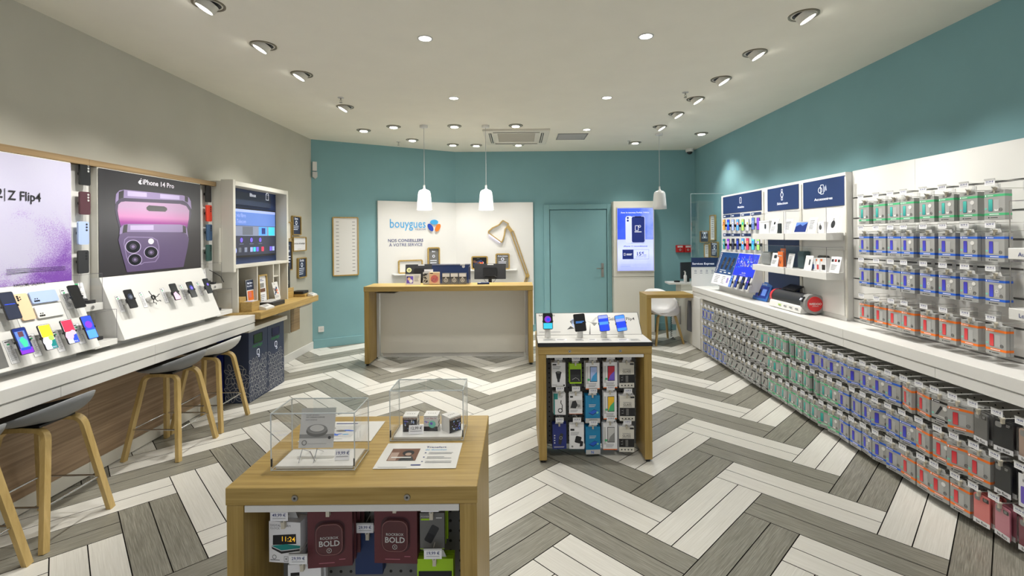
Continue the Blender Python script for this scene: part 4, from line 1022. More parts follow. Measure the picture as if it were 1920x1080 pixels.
# red alarm points
for k, (xa, xb, lb) in enumerate(((1266.5, 1280.5, 'red manual alarm call point, left one on the teal back wall'), (1281.5, 1295, 'red manual alarm call point, right one on the teal back wall'))):
    g = F((0, YB, 0)); a0, b0, a1, b1 = q2(g, xa, 459.5, xb, 473)
    t = thing('alarm_call_point', lb, 'fire alarm', g.at((a0+a1)/2, b0, 0))
    MB().fbox(g, a0, b0, .0005, a1, b1, .05, 'alarm_red').build('housing', t, bevel=.005)
    m = MB(); m.rect(g, a0+.02, b0+.085, a1-.02, b1-.012, 'light_grey', .051); m.rect(g, a0+.03, b0+.02, a1-.03, b0+.07, 'dark_red', .051); m.ring(g, circ((a0+a1)/2, b0+.045, .018, 12), circ((a0+a1)/2, b0+.045, .012, 12), .051, .053, 'light_grey'); m.build('front_plate', t)

# ------------------------------------------------------------ reception desk
t = thing('reception_desk', 'long oak framed reception desk with cream front panel', 'desk', (-.91, 6.43, 0))
MB().box(-2.012, 6.205, .965, .192, 6.655, 1.03, 'oak').build('desk_top', t, bevel=.003)
MB().box(-2.008, 6.21, .025, -1.945, 6.65, .9645, 'oak_z').build('side_panel', t, bevel=.003)
MB().box(.128, 6.21, .025, .188, 6.65, .9645, 'oak_z').build('side_panel', t, bevel=.003)
MB().box(-1.89, 6.53, .085, .09, 6.555, .93, 'cream').build('front_panel', t, bevel=.003)
for x in (-1.944, .092): MB().box(x, 6.535, .03, x+.035, 6.6, .945, 'light_grey').build('post', t, bevel=.002)
MB().box(-1.87, 6.55, .03, .07, 6.58, .08, 'white_matt').build('plinth', t)
for x0, x1 in ((-1.6, -1.0), (-.6, -.05)): MB().box(x0, 6.50, .945, x1, 6.56, .9645, 'white').build('rail', t)
for x in (-1.976, .158):
    for y in (6.23, 6.62): MB().cyl((x, y, 0), (x, y, .025), .018, .018, 'black', 10).build('foot', t)
m = MB(); f = F((-1.9, 6.30, .935), (1, 0, 0), (0, 1, .05)); m.prism(f, [(0, 0), (.27, -.03), (.30, .15), (.05, .19)], 0, .004, 'grey'); tag(m.build('envelope'), 'grey envelope tucked under the left end of the desk top', 'envelope')
t = thing('back_desk', 'low white work desk behind the reception desk', 'desk', (-.9, 7.0, 0))
MB().box(-1.9, 6.75, .72, .15, 7.3, .75, 'white').build('desk_top', t)
for x in (-1.88, .1): MB().box(x, 6.78, 0, x+.03, 7.28, .719, 'white').build('side_panel', t)
def monitor(xc, y, z0, w, h, rz, label, sticker):
    t = thing('monitor', label, 'monitor', (xc, y, .7505)); u = Vector((math.cos(rz), math.sin(rz), 0)); f = F((xc, y, z0), u, (0, .12, 1))
    MB().prism(f, rrect(-w/2, 0, w/2, h, .008), -.02, 0, 'dark').build('screen_case', t, bevel=.004)
    MB().prism(f, rrect(-w*.22, h*.18, w*.22, h*.75, .02), 0, .022, 'black').build('back_cover', t, bevel=.006)
    m = MB(); m.box(xc-.025, y+.0, .765, xc+.025, y+.028, z0+h*.4, 'black'); m.build('stand', t); MB().prism(F((xc, y, .751), (1, 0, 0), (0, 1, 0)), rrect(-.12, -.09, .12, .09, .02), 0, .012, 'black').build('base', t)
    m = MB(); m.rect(f, w*.0-.04, h-.02, .05, h-.004, 'light_grey', .001); m.lines(f, -w*.4, h*.12, w*.8, 1, .01, 'black'); m.build('label_strip', t)
    m = MB()
    for s_ in (-1, 1): m.tube([f.at(s_*.06, h*.25, .02), f.at(s_*.10, h*.1, .03), f.at(s_*.07, -h*.12, .02), f.at(s_*.02, -h*.3, .02)], .003, 'black', 5)
    m.build('cable', t)
    if sticker:
        m = MB(); m.prism(f, circ(-w*.38, h*.65, .034, 18), .0005, .0015, 'yellow_pale' if 'yellow_pale' in MATS else mat('yellow_pale', (230, 226, 160), .5)); m.ring(f, circ(-w*.38, h*.65, .018, 12), circ(-w*.38, h*.65, .010, 12), .0016, .002, 'black'); m.build('sticker', t)
monitor(-1.42, 6.95, 1.04, .44, .235, .22, 'black monitor with round yellow sticker, seen from behind on the left', True)
monitor(-.41, 6.95, 1.05, .46, .225, 0, 'black monitor on a central stand, seen from behind on the right', False)
# things on the desk top
ZD = 1.0305
t = thing('gift_card_holder', 'clear counter rack with navy back board for gift cards', 'card rack', (-.93, 6.5, ZD))
f = F((0, 6.58, 0)); a0 = f.px(810, 515)[0]; a1 = f.px(882, 515)[0]
MB().fbox(f, a0, ZD, -.012, a1, 1.295, 0, 'navy').build('back_board', t); MB().fbox(f, a0, 1.285, 0.0005, a1, 1.289, .004, 'light_grey').build('edge_strip', t)
m = MB(); m.fbox(f, a0, ZD, .0005, a1, ZD+.006, .20, 'acrylic'); m.fbox(f, a0, ZD+.006, .197, a1, ZD+.07, .20, 'acrylic'); m.fbox(f, a1-.004, ZD+.006, .0005, a1, ZD+.23, .195, 'acrylic'); m.build('clear_tray', t)
MB().tube([f.at(a1, ZD, .198), f.at(a1, ZD+.23, .198), f.at(a1, ZD+.25, .0)], .002, 'edge_dark', 4).build('tray_edge', t)
g = f.off(f.px(869, 498)[0], 1.26, .002); m = MB(); m.flat(g, circ(0, 0, .02, 14), 'light_grey'); m.rect(g, -.045, -.005+.02, .02, .02+.016, 'light_grey'); m.build('emblem', t)
for k in range(3):
    x = f.px(832.5+k*15.2, 520)[0]; u = thing('gift_card_pack', 'grey gift card pack with pale ring print, %s of three in the rack' % ['left', 'middle', 'right'][k], 'gift card', (x+.05, 6.44, ZD+.007), 'grey gift cards in the desk rack')
    g = F((x, 6.42, ZD+.007)); MB().fbox(g, 0, 0, -.03, .103, .145, 0, 'mid_grey').build('card', u)
    m = MB(); m.rect(g, .004, .095, .1, .14, 'paper'); m.ring(g, circ(.05, .05, .028, 14), circ(.05, .05, .020, 14), .0006, .001, 'white'); m.flat(g, circ(.05, .05, .01, 10), 'white', .001); m.rect(g, .04, .075, .06, .09, 'white', .001); m.rect(g, .004, .082, .1, .09, 'black', .0009); m.build('print', u)
g = F((f.px(809.5, 520)[0], 6.40, ZD+.007)); u = thing('gift_card_pack', 'peach coloured gift card pack left of the grey ones', 'gift card', g.at(.07, 0, 0))
MB().fbox(g, 0, 0, -.05, .135, .16, 0, 'peach').build('card', u, bevel=.002); m = MB(); m.flat(g, circ(.07, .07, .052, 18), 'coral', .0006); m.tube([g.at(.03, .04, .002), g.at(.06, .08, .002), g.at(.08, .06, .002), g.at(.11, .1, .002)], .002, 'ink', 4); m.tube([g.at(.03, .05, .002), g.at(.06, .035, .002), g.at(.10, .06, .002)], .002, 'black', 4); m.rect(g, .01, .14, .05, .15, 'black'); m.build('print', u)
t = thing('leaflet_stack', 'stack of black and white patterned leaflets in a clear holder', 'leaflets', (-1.25, 6.45, ZD))
g = F((f.px(795, 520)[0]+.02, 6.42, ZD)); rr = random.Random(5); m = MB()
for k in range(7): q = g.off(rr.uniform(-.01, .01), .004, -.012*k, rr.uniform(-.08, .08)); m.fbox(q, 0, 0, 0, .085, .15+.004*k, .003, 'white' if k % 2 else 'light_grey')
for k in range(9): q = g.off(.01+rr.random()*.05, .02+rr.random()*.12, .004+.0003*k, rr.uniform(-1, 1)); m.rect(q, -.018, -.006, .018, .006, 'black', 0)
m.build('leaflets', t); m = MB(); m.fbox(g, -.005, 0, -.095, .10, .03, .006, 'acrylic'); m.build('holder', t); MB().fbox(g, 0, .165, -.08, .12, .2, -.078, 'paper').build('header_card', t)
t = thing('desk_leaflet', 'white leaflet with purple photo standing on the desk', 'leaflet', (-1.47, 6.42, ZD))
g = F((f.px(764.7, 520)[0]-.01+.02, 6.40, ZD), (1, .05, 0), (0, .12, 1))
MB().fbox(g, 0, 0, -.003, .20, .145, 0, 'white').build('sheet', t); m = MB(); m.rect(g, .012, .02, .1, .115, 'violet'); m.flat(g, circ(.045, .08, .022, 10), 'peach', .001); m.flat(g, circ(.07, .05, .025, 8), 'paper', .0012); m.rect(g, .015, .095, .06, .11, 'navy', .0009); m.lines(g, .115, .12, .07, 5, .016); m.build('print', t)
t = thing('card_reader', 'small navy card reader lying on the desk top', 'card reader', (-.46, 6.45, ZD))
MB().prism(F((-.47, 6.42, ZD), (1, .1, 0), (-.1, 1, 0)), rrect(-.08, -.04, .08, .04, .012), 0, .022, 'navy').build('body', t, bevel=.005)
m = MB(); h_ = F((-.47, 6.42, ZD+.022), (1, .1, 0), (-.1, 1, 0)); m.rect(h_, -.07, -.02, -.03, .02, 'light_grey'); [m.rect(h_, -.01+.022*i, -.02+.016*j, .005+.022*i, -.01+.016*j, 'grey') for i in range(3) for j in range(3)]; m.build('keys', t)

# ------------------------------------------------------------ bar stools
def stool_proto(mt, mt_in):
    t = thing('bar_stool', None, None, (0, 0, 0))
    # shell
    NR, NT = 9, 36; top = []; bot = []
    def P(r, th, off):
        back = max(0, math.cos(th)); bf = (1+math.cos(th))/2
        rx = .205+.035*back; ry = .235-.02*back
        q = 1-(1-r)**1.5
        x = rx*q*math.cos(th)*(1+.0*r); y = ry*q*math.sin(th)
        rim = .022+.115*bf**2.0
        z = .648+rim*r**2.6 - .012*math.exp(-(r*3)**2)
        nx = math.cos(th)*r**1.8; ny = math.sin(th)*r**1.8; nz = 1
        l = math.sqrt(nx*nx+ny*ny+nz*nz); return (x+off*nx/l*1.0, y+off*ny/l, z-off*nz/l*(1-.6*r))
    m = MB(); vs = []; 
    for lay, off in ((0, 0), (1, .009)):
        vs.append(P(0, 0, off))
        for i in range(1, NR+1):
            for j in range(NT): vs.append(P(i/NR, 2*PI*j/NT, off))
    n1 = 1+NR*NT; fs_t = []; fs_b = []; rim = []
    for j in range(NT):
        k = (j+1) % NT; fs_t.append([0, 1+j, 1+k]); fs_b.append([n1, n1+1+k, n1+1+j])
        for i in range(NR-1):
            a = 1+i*NT+j; b = 1+i*NT+k; c = a+NT; d = b+NT; fs_t.append([a, c, d, b]); fs_b.append([n1+a, n1+b, n1+d, n1+c])
        a = 1+(NR-1)*NT+j; b = 1+(NR-1)*NT+k; rim.append([a, n1+a, n1+b, b])
    m.add(vs, fs_b+rim, mt, True); m.add(vs, fs_t, mt_in, True)
    m.build('seat', t)
    # bent legs
    foot = {(1, 1): (.21, .215), (1, -1): (.21, -.215), (-1, 1): (-.21, .215), (-1, -1): (-.21, -.215)}
    for (sx, sy), (fx, fy) in foot.items():
        ty = sy*.105
        p = []
        for q in range(9):
            u = q/8; p.append(Vector((sx*(.21-.075*u), sy*(.215-.095*u), .56*u)))
        a = Vector(p[-1]); 
        for q in range(1, 7):
            an = PI/2*q/6; p.append(Vector((sx*(.135-.055*(1-math.cos(an))), sy*(.12-.012*math.sin(an)), .56+.055*math.sin(an))))
        p.append(Vector((sx*.0, sy*.108, .619)))
        sd = Vector((0, 1, .2*sy)).normalized()
        w = [.038]*len(p); h = [.027]*9+[.024]*7
        MB().sweep(p, w, h, sd, 'oak_leg').build('leg', t)
    zf = .225; k = 1-zf/.56; X = .135+.075*k; Y = .12+.095*k
    for a, b in (((-X, -Y), (X, -Y)), ((X, -Y), (X, Y)), ((X, Y), (-X, Y)), ((-X, Y), (-X, -Y))):
        MB().tube([(a[0], a[1], zf), (b[0], b[1], zf)], .006, 'chrome', 8).build('footrest_rod', t)
    MB().box(-.09, -.11, .628, .09, .11, .64, 'black').build('mounting_plate', t)
    return t
st = stool_proto('stool_grey', 'stool_dark')
stw = stool_proto('stool_white', 'stool_dark')
for i, (x, y, rz, lb) in enumerate([(-2.74, 2.235, .03, 'grey shell bar stool cut by the left picture edge'), (-2.755, 2.755, .02, 'grey shell bar stool, nearest one shown whole at the left counter'),
                                    (-2.765, 3.80, -.02, 'grey shell bar stool between the nearest ones and the white stool')]):
    o = st if i == 0 else dup(st)
    place(o, (x, y, 0), rz, lb, 'bar stools at the left counter'); o['category'] = 'bar stool'
place(stw, (-2.78, 4.31, 0), .03, 'off white shell bar stool beside the navy recycling bins', 'bar stools at the left counter'); stw['category'] = 'bar stool'

# ------------------------------------------------------------ oak display tables
def table(x0, x1, y0, y1, label, pegmat):
    zt = .856; t = thing('display_table', label, 'display table', ((x0+x1)/2, (y0+y1)/2, 0))
    MB().box(x0, y0, zt-.058, x1, y1, zt, 'oak').build('table_top', t, bevel=.003)
    MB().box(x0+.002, y0+.002, .02, x0+.058, y1-.002, zt-.0585, 'oak_z').build('side_panel', t, bevel=.003)
    MB().box(x1-.058, y0+.002, .02, x1-.002, y1-.002, zt-.0585, 'oak_z').build('side_panel', t, bevel=.003)
    ym = y0+.26
    MB().box(x0+.06, ym, .03, x1-.06, ym+.012, zt-.06, pegmat).build('pegboard', t)
    MB().box(x0+.06, y0+.004, zt-.083, x1-.06, y0+.022, zt-.0605, 'white').build('label_rail', t, bevel=.002)
    for x in (x0+(x1-x0)*.277, x0+(x1-x0)*.722):
        m = MB(); m.cyl((x, y0-.0005, zt-.034), (x, y0-.004, zt-.034), .011, .010, 'steel', 16); m.cyl((x, y0-.004, zt-.034), (x, y0-.0045, zt-.034), .004, .004, 'black', 6); m.build('bolt', t)
    for x in (x0+.03, x1-.03):
        for y in (y0+.03, y1-.03): MB().cyl((x, y, 0), (x, y, .02), .018, .018, 'black', 10).build('foot', t)
    return ym
YM1 = table(-.963, -.14, 1.558, 2.175, 'oak display table nearest the camera with clear cases on top', 'peg_grey')
YM2 = table(.142, .978, 3.505, 4.11, 'oak display table with four phones on top, farther from the camera', 'peg_grey')

mat('wire', (206, 205, 200), .4)
def hook(proto={}, L=.2, txt='19,99 \u20ac', key=None):
    key = (round(L, 3), txt)
    t = thing('display_hook', None, None, (0, 0, 0))
    m = MB(); m.tube([(0, 0, 0), (0, -L, 0), (0, -L-.01, .008)], .0026, 'wire', 6); m.tube([(0, 0, .045), (0, -L-.012, .045), (0, -L-.016, .04)], .0018, 'wire', 5); m.box(-.014, -.002, -.012, .014, .0, .04, 'light_grey'); m.build('prong', t)
    m = MB(); f = F((0, -L-.018, .034)); m.fbox(f, -.031, .012, 0, .031, .018, .004, 'light_grey'); m.fbox(f, -.031, .0182, .0005, .031, .0194, .0042, 'mid_grey'); m.build('tag_holder', t)
    m = MB(); m.fbox(f, -.030, -.018, .0005, .030, .012, .0022, 'paper'); m.text(f, txt, 0, -.003, .0145, 'ink', .0027, 'c', 1.0); m.rect(f, -.022, -.010, .022, -.0085, 'red' if False else 'grey', .0026); m.build('price_tag', t)
    m = MB(); m.cyl((0, -L+.002, -.001), (0, -L+.02, -.001), .0075, .0075, 'lock', 10); m.box(-.006, -L+.004, -.026, .006, -L+.018, -.004, 'lock'); m.build('hook_lock', t)
    return t
def hang(h, x, y, z, rz=0): h.location = (x, y, z); h.rotation_euler = (0, 0, rz); return h

def pack(name, w, h, d, base, draw, tab=True, clearface=False):
    """hanging pack, origin at the hang hole, front at -y"""
    m = MB(); f = F((0, -d/2, 0)); z1 = -.012
    m.box(-w/2, -d/2, z1-h, w/2, d/2, z1, base)
    if draw: draw(m, f.off(-w/2, z1-h, 0), w, h)
    me = m.mesh(name); o = D.objects.new(name, me); COL.objects.link(o)
    if tab:
        k = MB(); k.prism(F((0, .0006, 0)), [(-w*.3, z1+.0005), (w*.3, z1+.0005), (w*.22, .012), (-w*.22, .012)], 0, .0012, 'light_grey'); tb_ = D.objects.new('hang_tab', k.mesh('hang_tab')); COL.objects.link(tb_); tb_.parent = o
    return o
def d_glass(m, f, w, h):
    m.rect(f, 0, 0, w, h, 'cream', .0004); m.rect(f, 0, h*.19, w, h*.52, 'black', .0008); m.rect(f, w*.42, h*.22, w*.6, h*.48, 'mid_grey', .0012)
    m.text(f, 'TEMPERED', w*.5, h*.70, w*.12, 'print_grey', .001, 'c'); m.text(f, 'GLASS', w*.5, h*.60, w*.2, 'ink_black', .001, 'c', .6); m.rect(f, w*.2, h*.55, w*.8, h*.57, 'grey', .001)
    for k in range(4): m.flat(f, circ(w*(.17+.22*k), h*.09, w*.05, 8), 'dark', .001); m.rect(f, w*.12+w*.1*(k % 2), h*.3+k*.01, w*.25, h*.31+k*.01, 'light_grey', .0012)
    m.rect(f, w*.72, h*.9, w*.98, h*.97, 'dark', .001)
def d_screenp(c1, c2):
    def g(m, f, w, h):
        m.rect(f, 0, 0, w, h, 'paper', .0004); m.rect(f, 0, 0, w, h*.035, 'orange', .0008); m.rect(f, w*.30, h*.28, w*.82, h*.86, 'ink_black', .001); m.rect(f, w*.34, h*.30, w*.80, h*.84, c1, .0014)
        m.flat(f, [(w*.34, h*.30), (w*.80, h*.30), (w*.80, h*.66), (w*.5, h*.5)], c2, .0018); m.lines(f, w*.2, h*.22, w*.6, 3, h*.05); m.rect(f, w*.04, h*.2, w*.2, h*.86, 'light_grey', .0008); m.flat(f, circ(w*.2, h*.36, w*.09, 10), 'green', .0016)
    return g
def d_charger(m, f, w, h):
    m.rect(f, 0, 0, w, h, 'paper', .0004); m.rect(f, w*.08, h*.88, w*.35, h*.94, 'black', .001); m.lines(f, w*.1, h*.84, w*.6, 3, h*.045)
    m.flat(f, circ(w*.5, h*.58, w*.22, 16, h*.06), 'ink_black', .001); m.flat(f, [(w*.3, h*.57), (w*.7, h*.57), (w*.62, h*.33), (w*.38, h*.33)], 'ink_black', .0012); m.flat(f, [(w*.4, h*.34), (w*.6, h*.34), (w*.57, h*.2), (w*.43, h*.2)], 'dark', .0014); m.flat(f, circ(w*.5, h*.59, w*.14, 14, h*.035), 'mid_grey', .0015)
    m.rect(f, w*.84, h*.03, w*.95, h*.1, 'black', .001); m.lines(f, w*.06, h*.1, w*.35, 2, h*.03)
def d_lime(m, f, w, h):
    m.rect(f, 0, 0, w, h, 'lime', .0004); m.rect(f, w*.04, h*.08, w*.96, h*.72, 'ink_black', .0008); m.rect(f, w*.12, h*.12, w*.85, h*.45, 'dark', .001); m.tube([f.at(w*.2, h*.2, .002), f.at(w*.5, h*.3, .002), f.at(w*.75, h*.22, .002), f.at(w*.8, h*.14, .002)], .0015, 'light_grey', 4); m.lines(f, w*.2, h*.62, w*.6, 2, h*.06, 'light_grey')
def d_cable(m, f, w, h):
    m.rect(f, 0, 0, w, h, 'paper', .0004); m.rect(f, 0, h*.0, w*.1, h, 'teal', .0008); m.rect(f, 0, h*.72, w*.35, h, 'teal', .0008); m.ring(f, circ(w*.55, h*.2, w*.2, 16), circ(w*.55, h*.2, w*.13, 16), .0008, .0014, 'ink_black')
    m.tube([f.at(w*.7, h*.25, .001), f.at(w*.72, h*.45, .001), f.at(w*.6, h*.55, .001), f.at(w*.62, h*.68, .001)], .003, 'ink_black', 5); m.lines(f, w*.4, h*.9, w*.4, 3, h*.04)
def d_holder(m, f, w, h):
    m.rect(f, 0, 0, w, h, 'paper', .0004); m.rect(f, w*.05, h*.25, w*.95, h*.68, 'light_grey', .0006); m.flat(f, [(w*.1, h*.3), (w*.25, h*.62), (w*.5, h*.66), (w*.65, h*.45), (w*.5, h*.28)], 'dark', .001); m.flat(f, circ(w*.72, h*.4, w*.12, 10), 'grey', .0012); m.rect(f, w*.08, h*.8, w*.3, h*.88, 'black', .001); m.rect(f, 0, 0, w, h*.02, 'orange', .0008); m.lines(f, w*.1, h*.2, w*.6, 3, h*.04)
def d_blue(m, f, w, h):
    m.rect(f, 0, 0, w, h, 'cyan', .0004); m.flat(f, [(w*.2, h*.36), (w*.5, h*.28), (w*.9, h*.42), (w*.6, h*.5)], 'navy', .001); m.flat(f, [(w*.22, h*.38), (w*.5, h*.31), (w*.86, h*.43), (w*.6, h*.48)], 'blue', .0012); m.rect(f, 0, 0, w, h*.17, 'light_grey', .0008); m.text(f, 'N', w*.35, h*.03, h*.14, 'blue', .0014, 'l', 1.5); m.lines(f, w*.25, h*.68, w*.5, 3, h*.04, 'white'); m.flat(f, circ(w*.82, h*.38, w*.08, 10), 'mint', .0014)
def d_royal(m, f, w, h):
    m.rect(f, 0, 0, w, h, 'royal', .0004)
    for k in range(4): m.flat(f, circ(w*.15, h*(.55-.1*k), w*.05, 8), 'white', .001)
    m.flat(f, [(w*.42, h*.2), (w*.6, h*.16), (w*.78, h*.6), (w*.6, h*.65), (w*.45, h*.5)], 'dark', .001); m.ring(f, circ(w*.6, h*.45, w*.12, 12), circ(w*.6, h*.45, w*.08, 12), .0008, .0014, 'grey'); m.lines(f, w*.1, h*.1, w*.8, 2, h*.03, 'white')
def d_mount(m, f, w, h):
    m.rect(f, 0, 0, w, h, 'paper', .0004); g = f.off(w*.6, h*.38, 0, -.25); m.flat(g, rrect(-w*.2, -h*.14, w*.2, h*.14, .008), 'ink_black', .001); m.flat(f, [(w*.75, h*.35), (w*.95, h*.3), (w*.9, h*.12), (w*.7, h*.1)], 'ink_black', .0012); m.rect(f, w*.08, h*.74, w*.35, h*.82, 'black', .001); m.lines(f, w*.1, h*.68, w*.6, 3, h*.05); m.flat(f, circ(w*.2, h*.1, w*.07, 10), 'grey', .001)
KP = {}
for nm, dr, w, h in (('charger_pack', d_charger, .105, .185), ('lime_pack', d_lime, .09, .15), ('glass_pack', d_glass, .112, .19), ('cable_pack', d_cable, .09, .16), ('holder_pack', d_holder, .10, .155), ('blue_pack', d_blue, .11, .205), ('royal_pack', d_royal, .105, .185), ('mount_pack', d_mount, .11, .185),
                     ('screen_guard_blue', d_screenp('pale_blue', 'sky'), .105, .20), ('screen_guard_pink', d_screenp('crimson', 'violet'), .105, .195), ('screen_guard_yellow', d_screenp('yellow', 'green'), .10, .20), ('screen_guard_grey', d_screenp('light_grey', 'grey'), .105, .20)):
    KP[nm] = (dr, w, h)
C2 = lambda x, y: (980+x/3.375, 560+y/3.375)
rows2 = [[('charger_pack', 228, 400, '29,99 \u20ac', 'car charger pack'), ('lime_pack', 337, 408, '19,99 \u20ac', 'lime green and black cable pack'), ('screen_guard_blue', 446, 402, '14,99 \u20ac', 'screen protector pack with pale blue phone print'), ('screen_guard_pink', 558, 398, '14,99 \u20ac', 'screen protector pack with pink phone print'), ('glass_pack', 663, 400, '14,99 \u20ac', 'tempered glass pack')],
         [('cable_pack', 236, 598, '29,99 \u20ac', 'teal edged cable pack'), ('holder_pack', 338, 598, '24,99 \u20ac', 'car holder pack with photo'), ('blue_pack', 446, 612, '19,99 \u20ac', 'bright blue power bank pack'), ('screen_guard_yellow', 557, 592, '19,99 \u20ac', 'screen protector pack with yellow phone print'), ('glass_pack', 667, 612, '14,99 \u20ac', 'tempered glass pack')],
         [('royal_pack', 234, 795, '29,99 \u20ac', 'royal blue headset pack'), ('mount_pack', 344, 795, '39,99 \u20ac', 'magnetic mount pack'), ('blue_pack', 448, 812, '19,99 \u20ac', 'bright blue power bank pack'), ('screen_guard_grey', 558, 788, '19,99 \u20ac', 'screen protector pack with grey phone print'), ('glass_pack', 663, 810, '19,99 \u20ac', 'tempered glass pack')]]
rr = random.Random(11)
RN = ['top', 'middle', 'bottom']
for r, row in enumerate(rows2):
    for c, (kind, zx, zy, price, lb) in enumerate(row):
        px, py = C2(zx, zy); f = F((0, 3.57, 0)); a, b = f.px(px, py)
        dr, w, h = KP[kind]; b = b-.0
        hk = hook(L=.175, txt=price); hang(hk, a, YM2-.0005, b, 0)
        tag(hk, 'hook with %s price tag, %s row, %s from left, farther table' % (price, RN[r], NTH[c]), 'display hook', 'hooks of the farther table')
        base = {'lime_pack': 'lime', 'blue_pack': 'cyan', 'royal_pack': 'royal'}.get(kind, 'paper')
        p = pack(kind, w, h, .022, base, dr); place(p, (a, YM2-.155, b), rr.uniform(-.06, .06), '%s, %s row, %s hook, farther table' % (lb, RN[r], NTH[c]), 'packs hanging on the farther table'); p['category'] = 'accessory pack'
        for k in range(2 if c != 1 else 1):
            q = pack(kind, w, h, .018, base, None, False); place(q, (a+rr.uniform(-.006, .006), YM2-.126+.026*k, b-.001), rr.uniform(-.08, .08), 'hidden %s, %s behind the front, %s row, %s hook' % (lb.split(' with')[0], ['one', 'two'][k], RN[r], NTH[c]), 'packs hanging on the farther table'); q['category'] = 'accessory pack'
# top of the farther table: black slab with sloping poster and four phones
t = thing('demo_board', 'black edged white demo board with sloping back on the farther table', 'display stand', (.56, 3.7, .8565))
MB().box(.138, 3.5, .8565, .982, 3.79, .884, 'black').build('base_slab', t, bevel=.002)
MB().box(.142, 3.502, .8842, .978, 3.785, .887, 'white').build('base_sheet', t)
fb = F((.14, 3.765, .8875), (1, 0, 0), (0, .15, .152))
MB().prism(fb, [(0, 0), (.835, 0), (.835, .212), (0, .212)], -.012, 0, 'black').build('back_slab', t)
m = MB(); m.rect(fb, .004, .002, .831, .208, 'white', .0006); m.build('back_sheet', t)
m = MB(); fit(m, fb, 'SAMSUNG', 1010, 1040, 593, 3, 'ink_black', .001, 1); fit(m, fb, 'Galaxy Z Flip4', 1139, 1190, 600.5, 5.5, 'ink_black', .001, .7)
q = lambda x, y: fb.px(1000+x/8.31, 580+y/8.31)
for pts, mt in (([(567, 190), (625, 155), (640, 185), (600, 235)], 'mid_grey'), ([(525, 315), (580, 262), (640, 300)], 'dark'), ([(820, 175), (900, 205), (1000, 210), (950, 262), (905, 215)], 'grey'), ([(905, 190), (975, 118), (1003, 125), (940, 205)], 'light_grey'), ([(870, 390), (885, 215), (892, 390)], 'mid_grey'), ([(590, 160), (625, 150), (640, 300), (600, 240)], 'pale_blue')): m.flat(fb, [q(*p) for p in pts], mt, .001)
a0, b0 = q(90, 352); m.rect(fb, a0, b0-.004, a0+.17, b0, 'print_grey', .001); m.build('print', t)
for i, (px, py, w, h, rot, scr, ic, lb) in enumerate([(1027, 602.5, .076, .124, 0, 's_black', ic_blob('s_purple', 's_blue', 's_cyan'), 'phone with violet swirl picture, leftmost on the farther table'),
        (1087, 605, .088, .134, .08, 's_black', ic_text('s_sky', 2), 'dark phone with blue text lines, second on the farther table'), (1131.8, 606, .078, .124, .1, 's_blue', ic_wave(['s_blue', 's_blue', 's_sky', 's_blue', 's_pale']), 'phone with deep blue screen, third on the farther table'),
        (1163.7, 606, .078, .124, .14, 's_blue', ic_wave(['s_sky', 's_blue', 's_blue', 's_pale', 's_sky']), 'phone with deep blue screen, rightmost on the farther table')]):
    f = F((0, 3.66, .98), (1, 0, 0), (0, .35, 1)); a, b = f.px(px, py); g = f.off(a, b, 0, rot)
    base = g.at(0, -h*.35, -.02)
    t2 = phone(g, w, h, scr, label=lb, icon=ic, mount=False, standoff=0, parent_loc=(base.x, base.y+.01, .888), group=None)
    m = MB(); m.cyl((base.x, base.y+.015, .8878), (base.x, base.y+.015, g.at(0, -h*.42, 0).z), .024, .022, 'white', 20); m.build('stand', t2)
    m = MB(); m.cyl((base.x, base.y+.015, g.at(0, -h*.42, 0).z), g.at(0, -h*.1, 0), .012, .012, 'light_grey', 12); m.build('stand_neck', t2)
    for s_ in (-1, 1): MB().fbox(g, s_*w/2-.003, -.008, -.003, s_*w/2+.003, .004, .011, 'black').build('clamp', t2)
for i, (px, w) in enumerate(((1030, .09), (1053, .085), (1087, .06), (1112, .06), (1138, .07), (1170, .08), (1192, .07))):
    g = G(px, 639, .888); sheet('spec_card', ['small clear price card in front of the leftmost phone', 'white price card right of the leftmost phone', 'small clear card in front of the second phone', 'folded white card between second and third phone', 'clear card in front of the third phone', 'clear card in front of the fourth phone', 'lilac edged card at the right end of the demo board'][i], 'price card',
        F((g.x-w/2, g.y-.0, .8875), (1, 0, 0), (0, 1, .12)), w, .045, 'light_grey' if i % 2 == 0 else 'paper', lambda m, f, w, h: m.lines(f, w*.1, h*.8, w*.8, 3, h*.22))
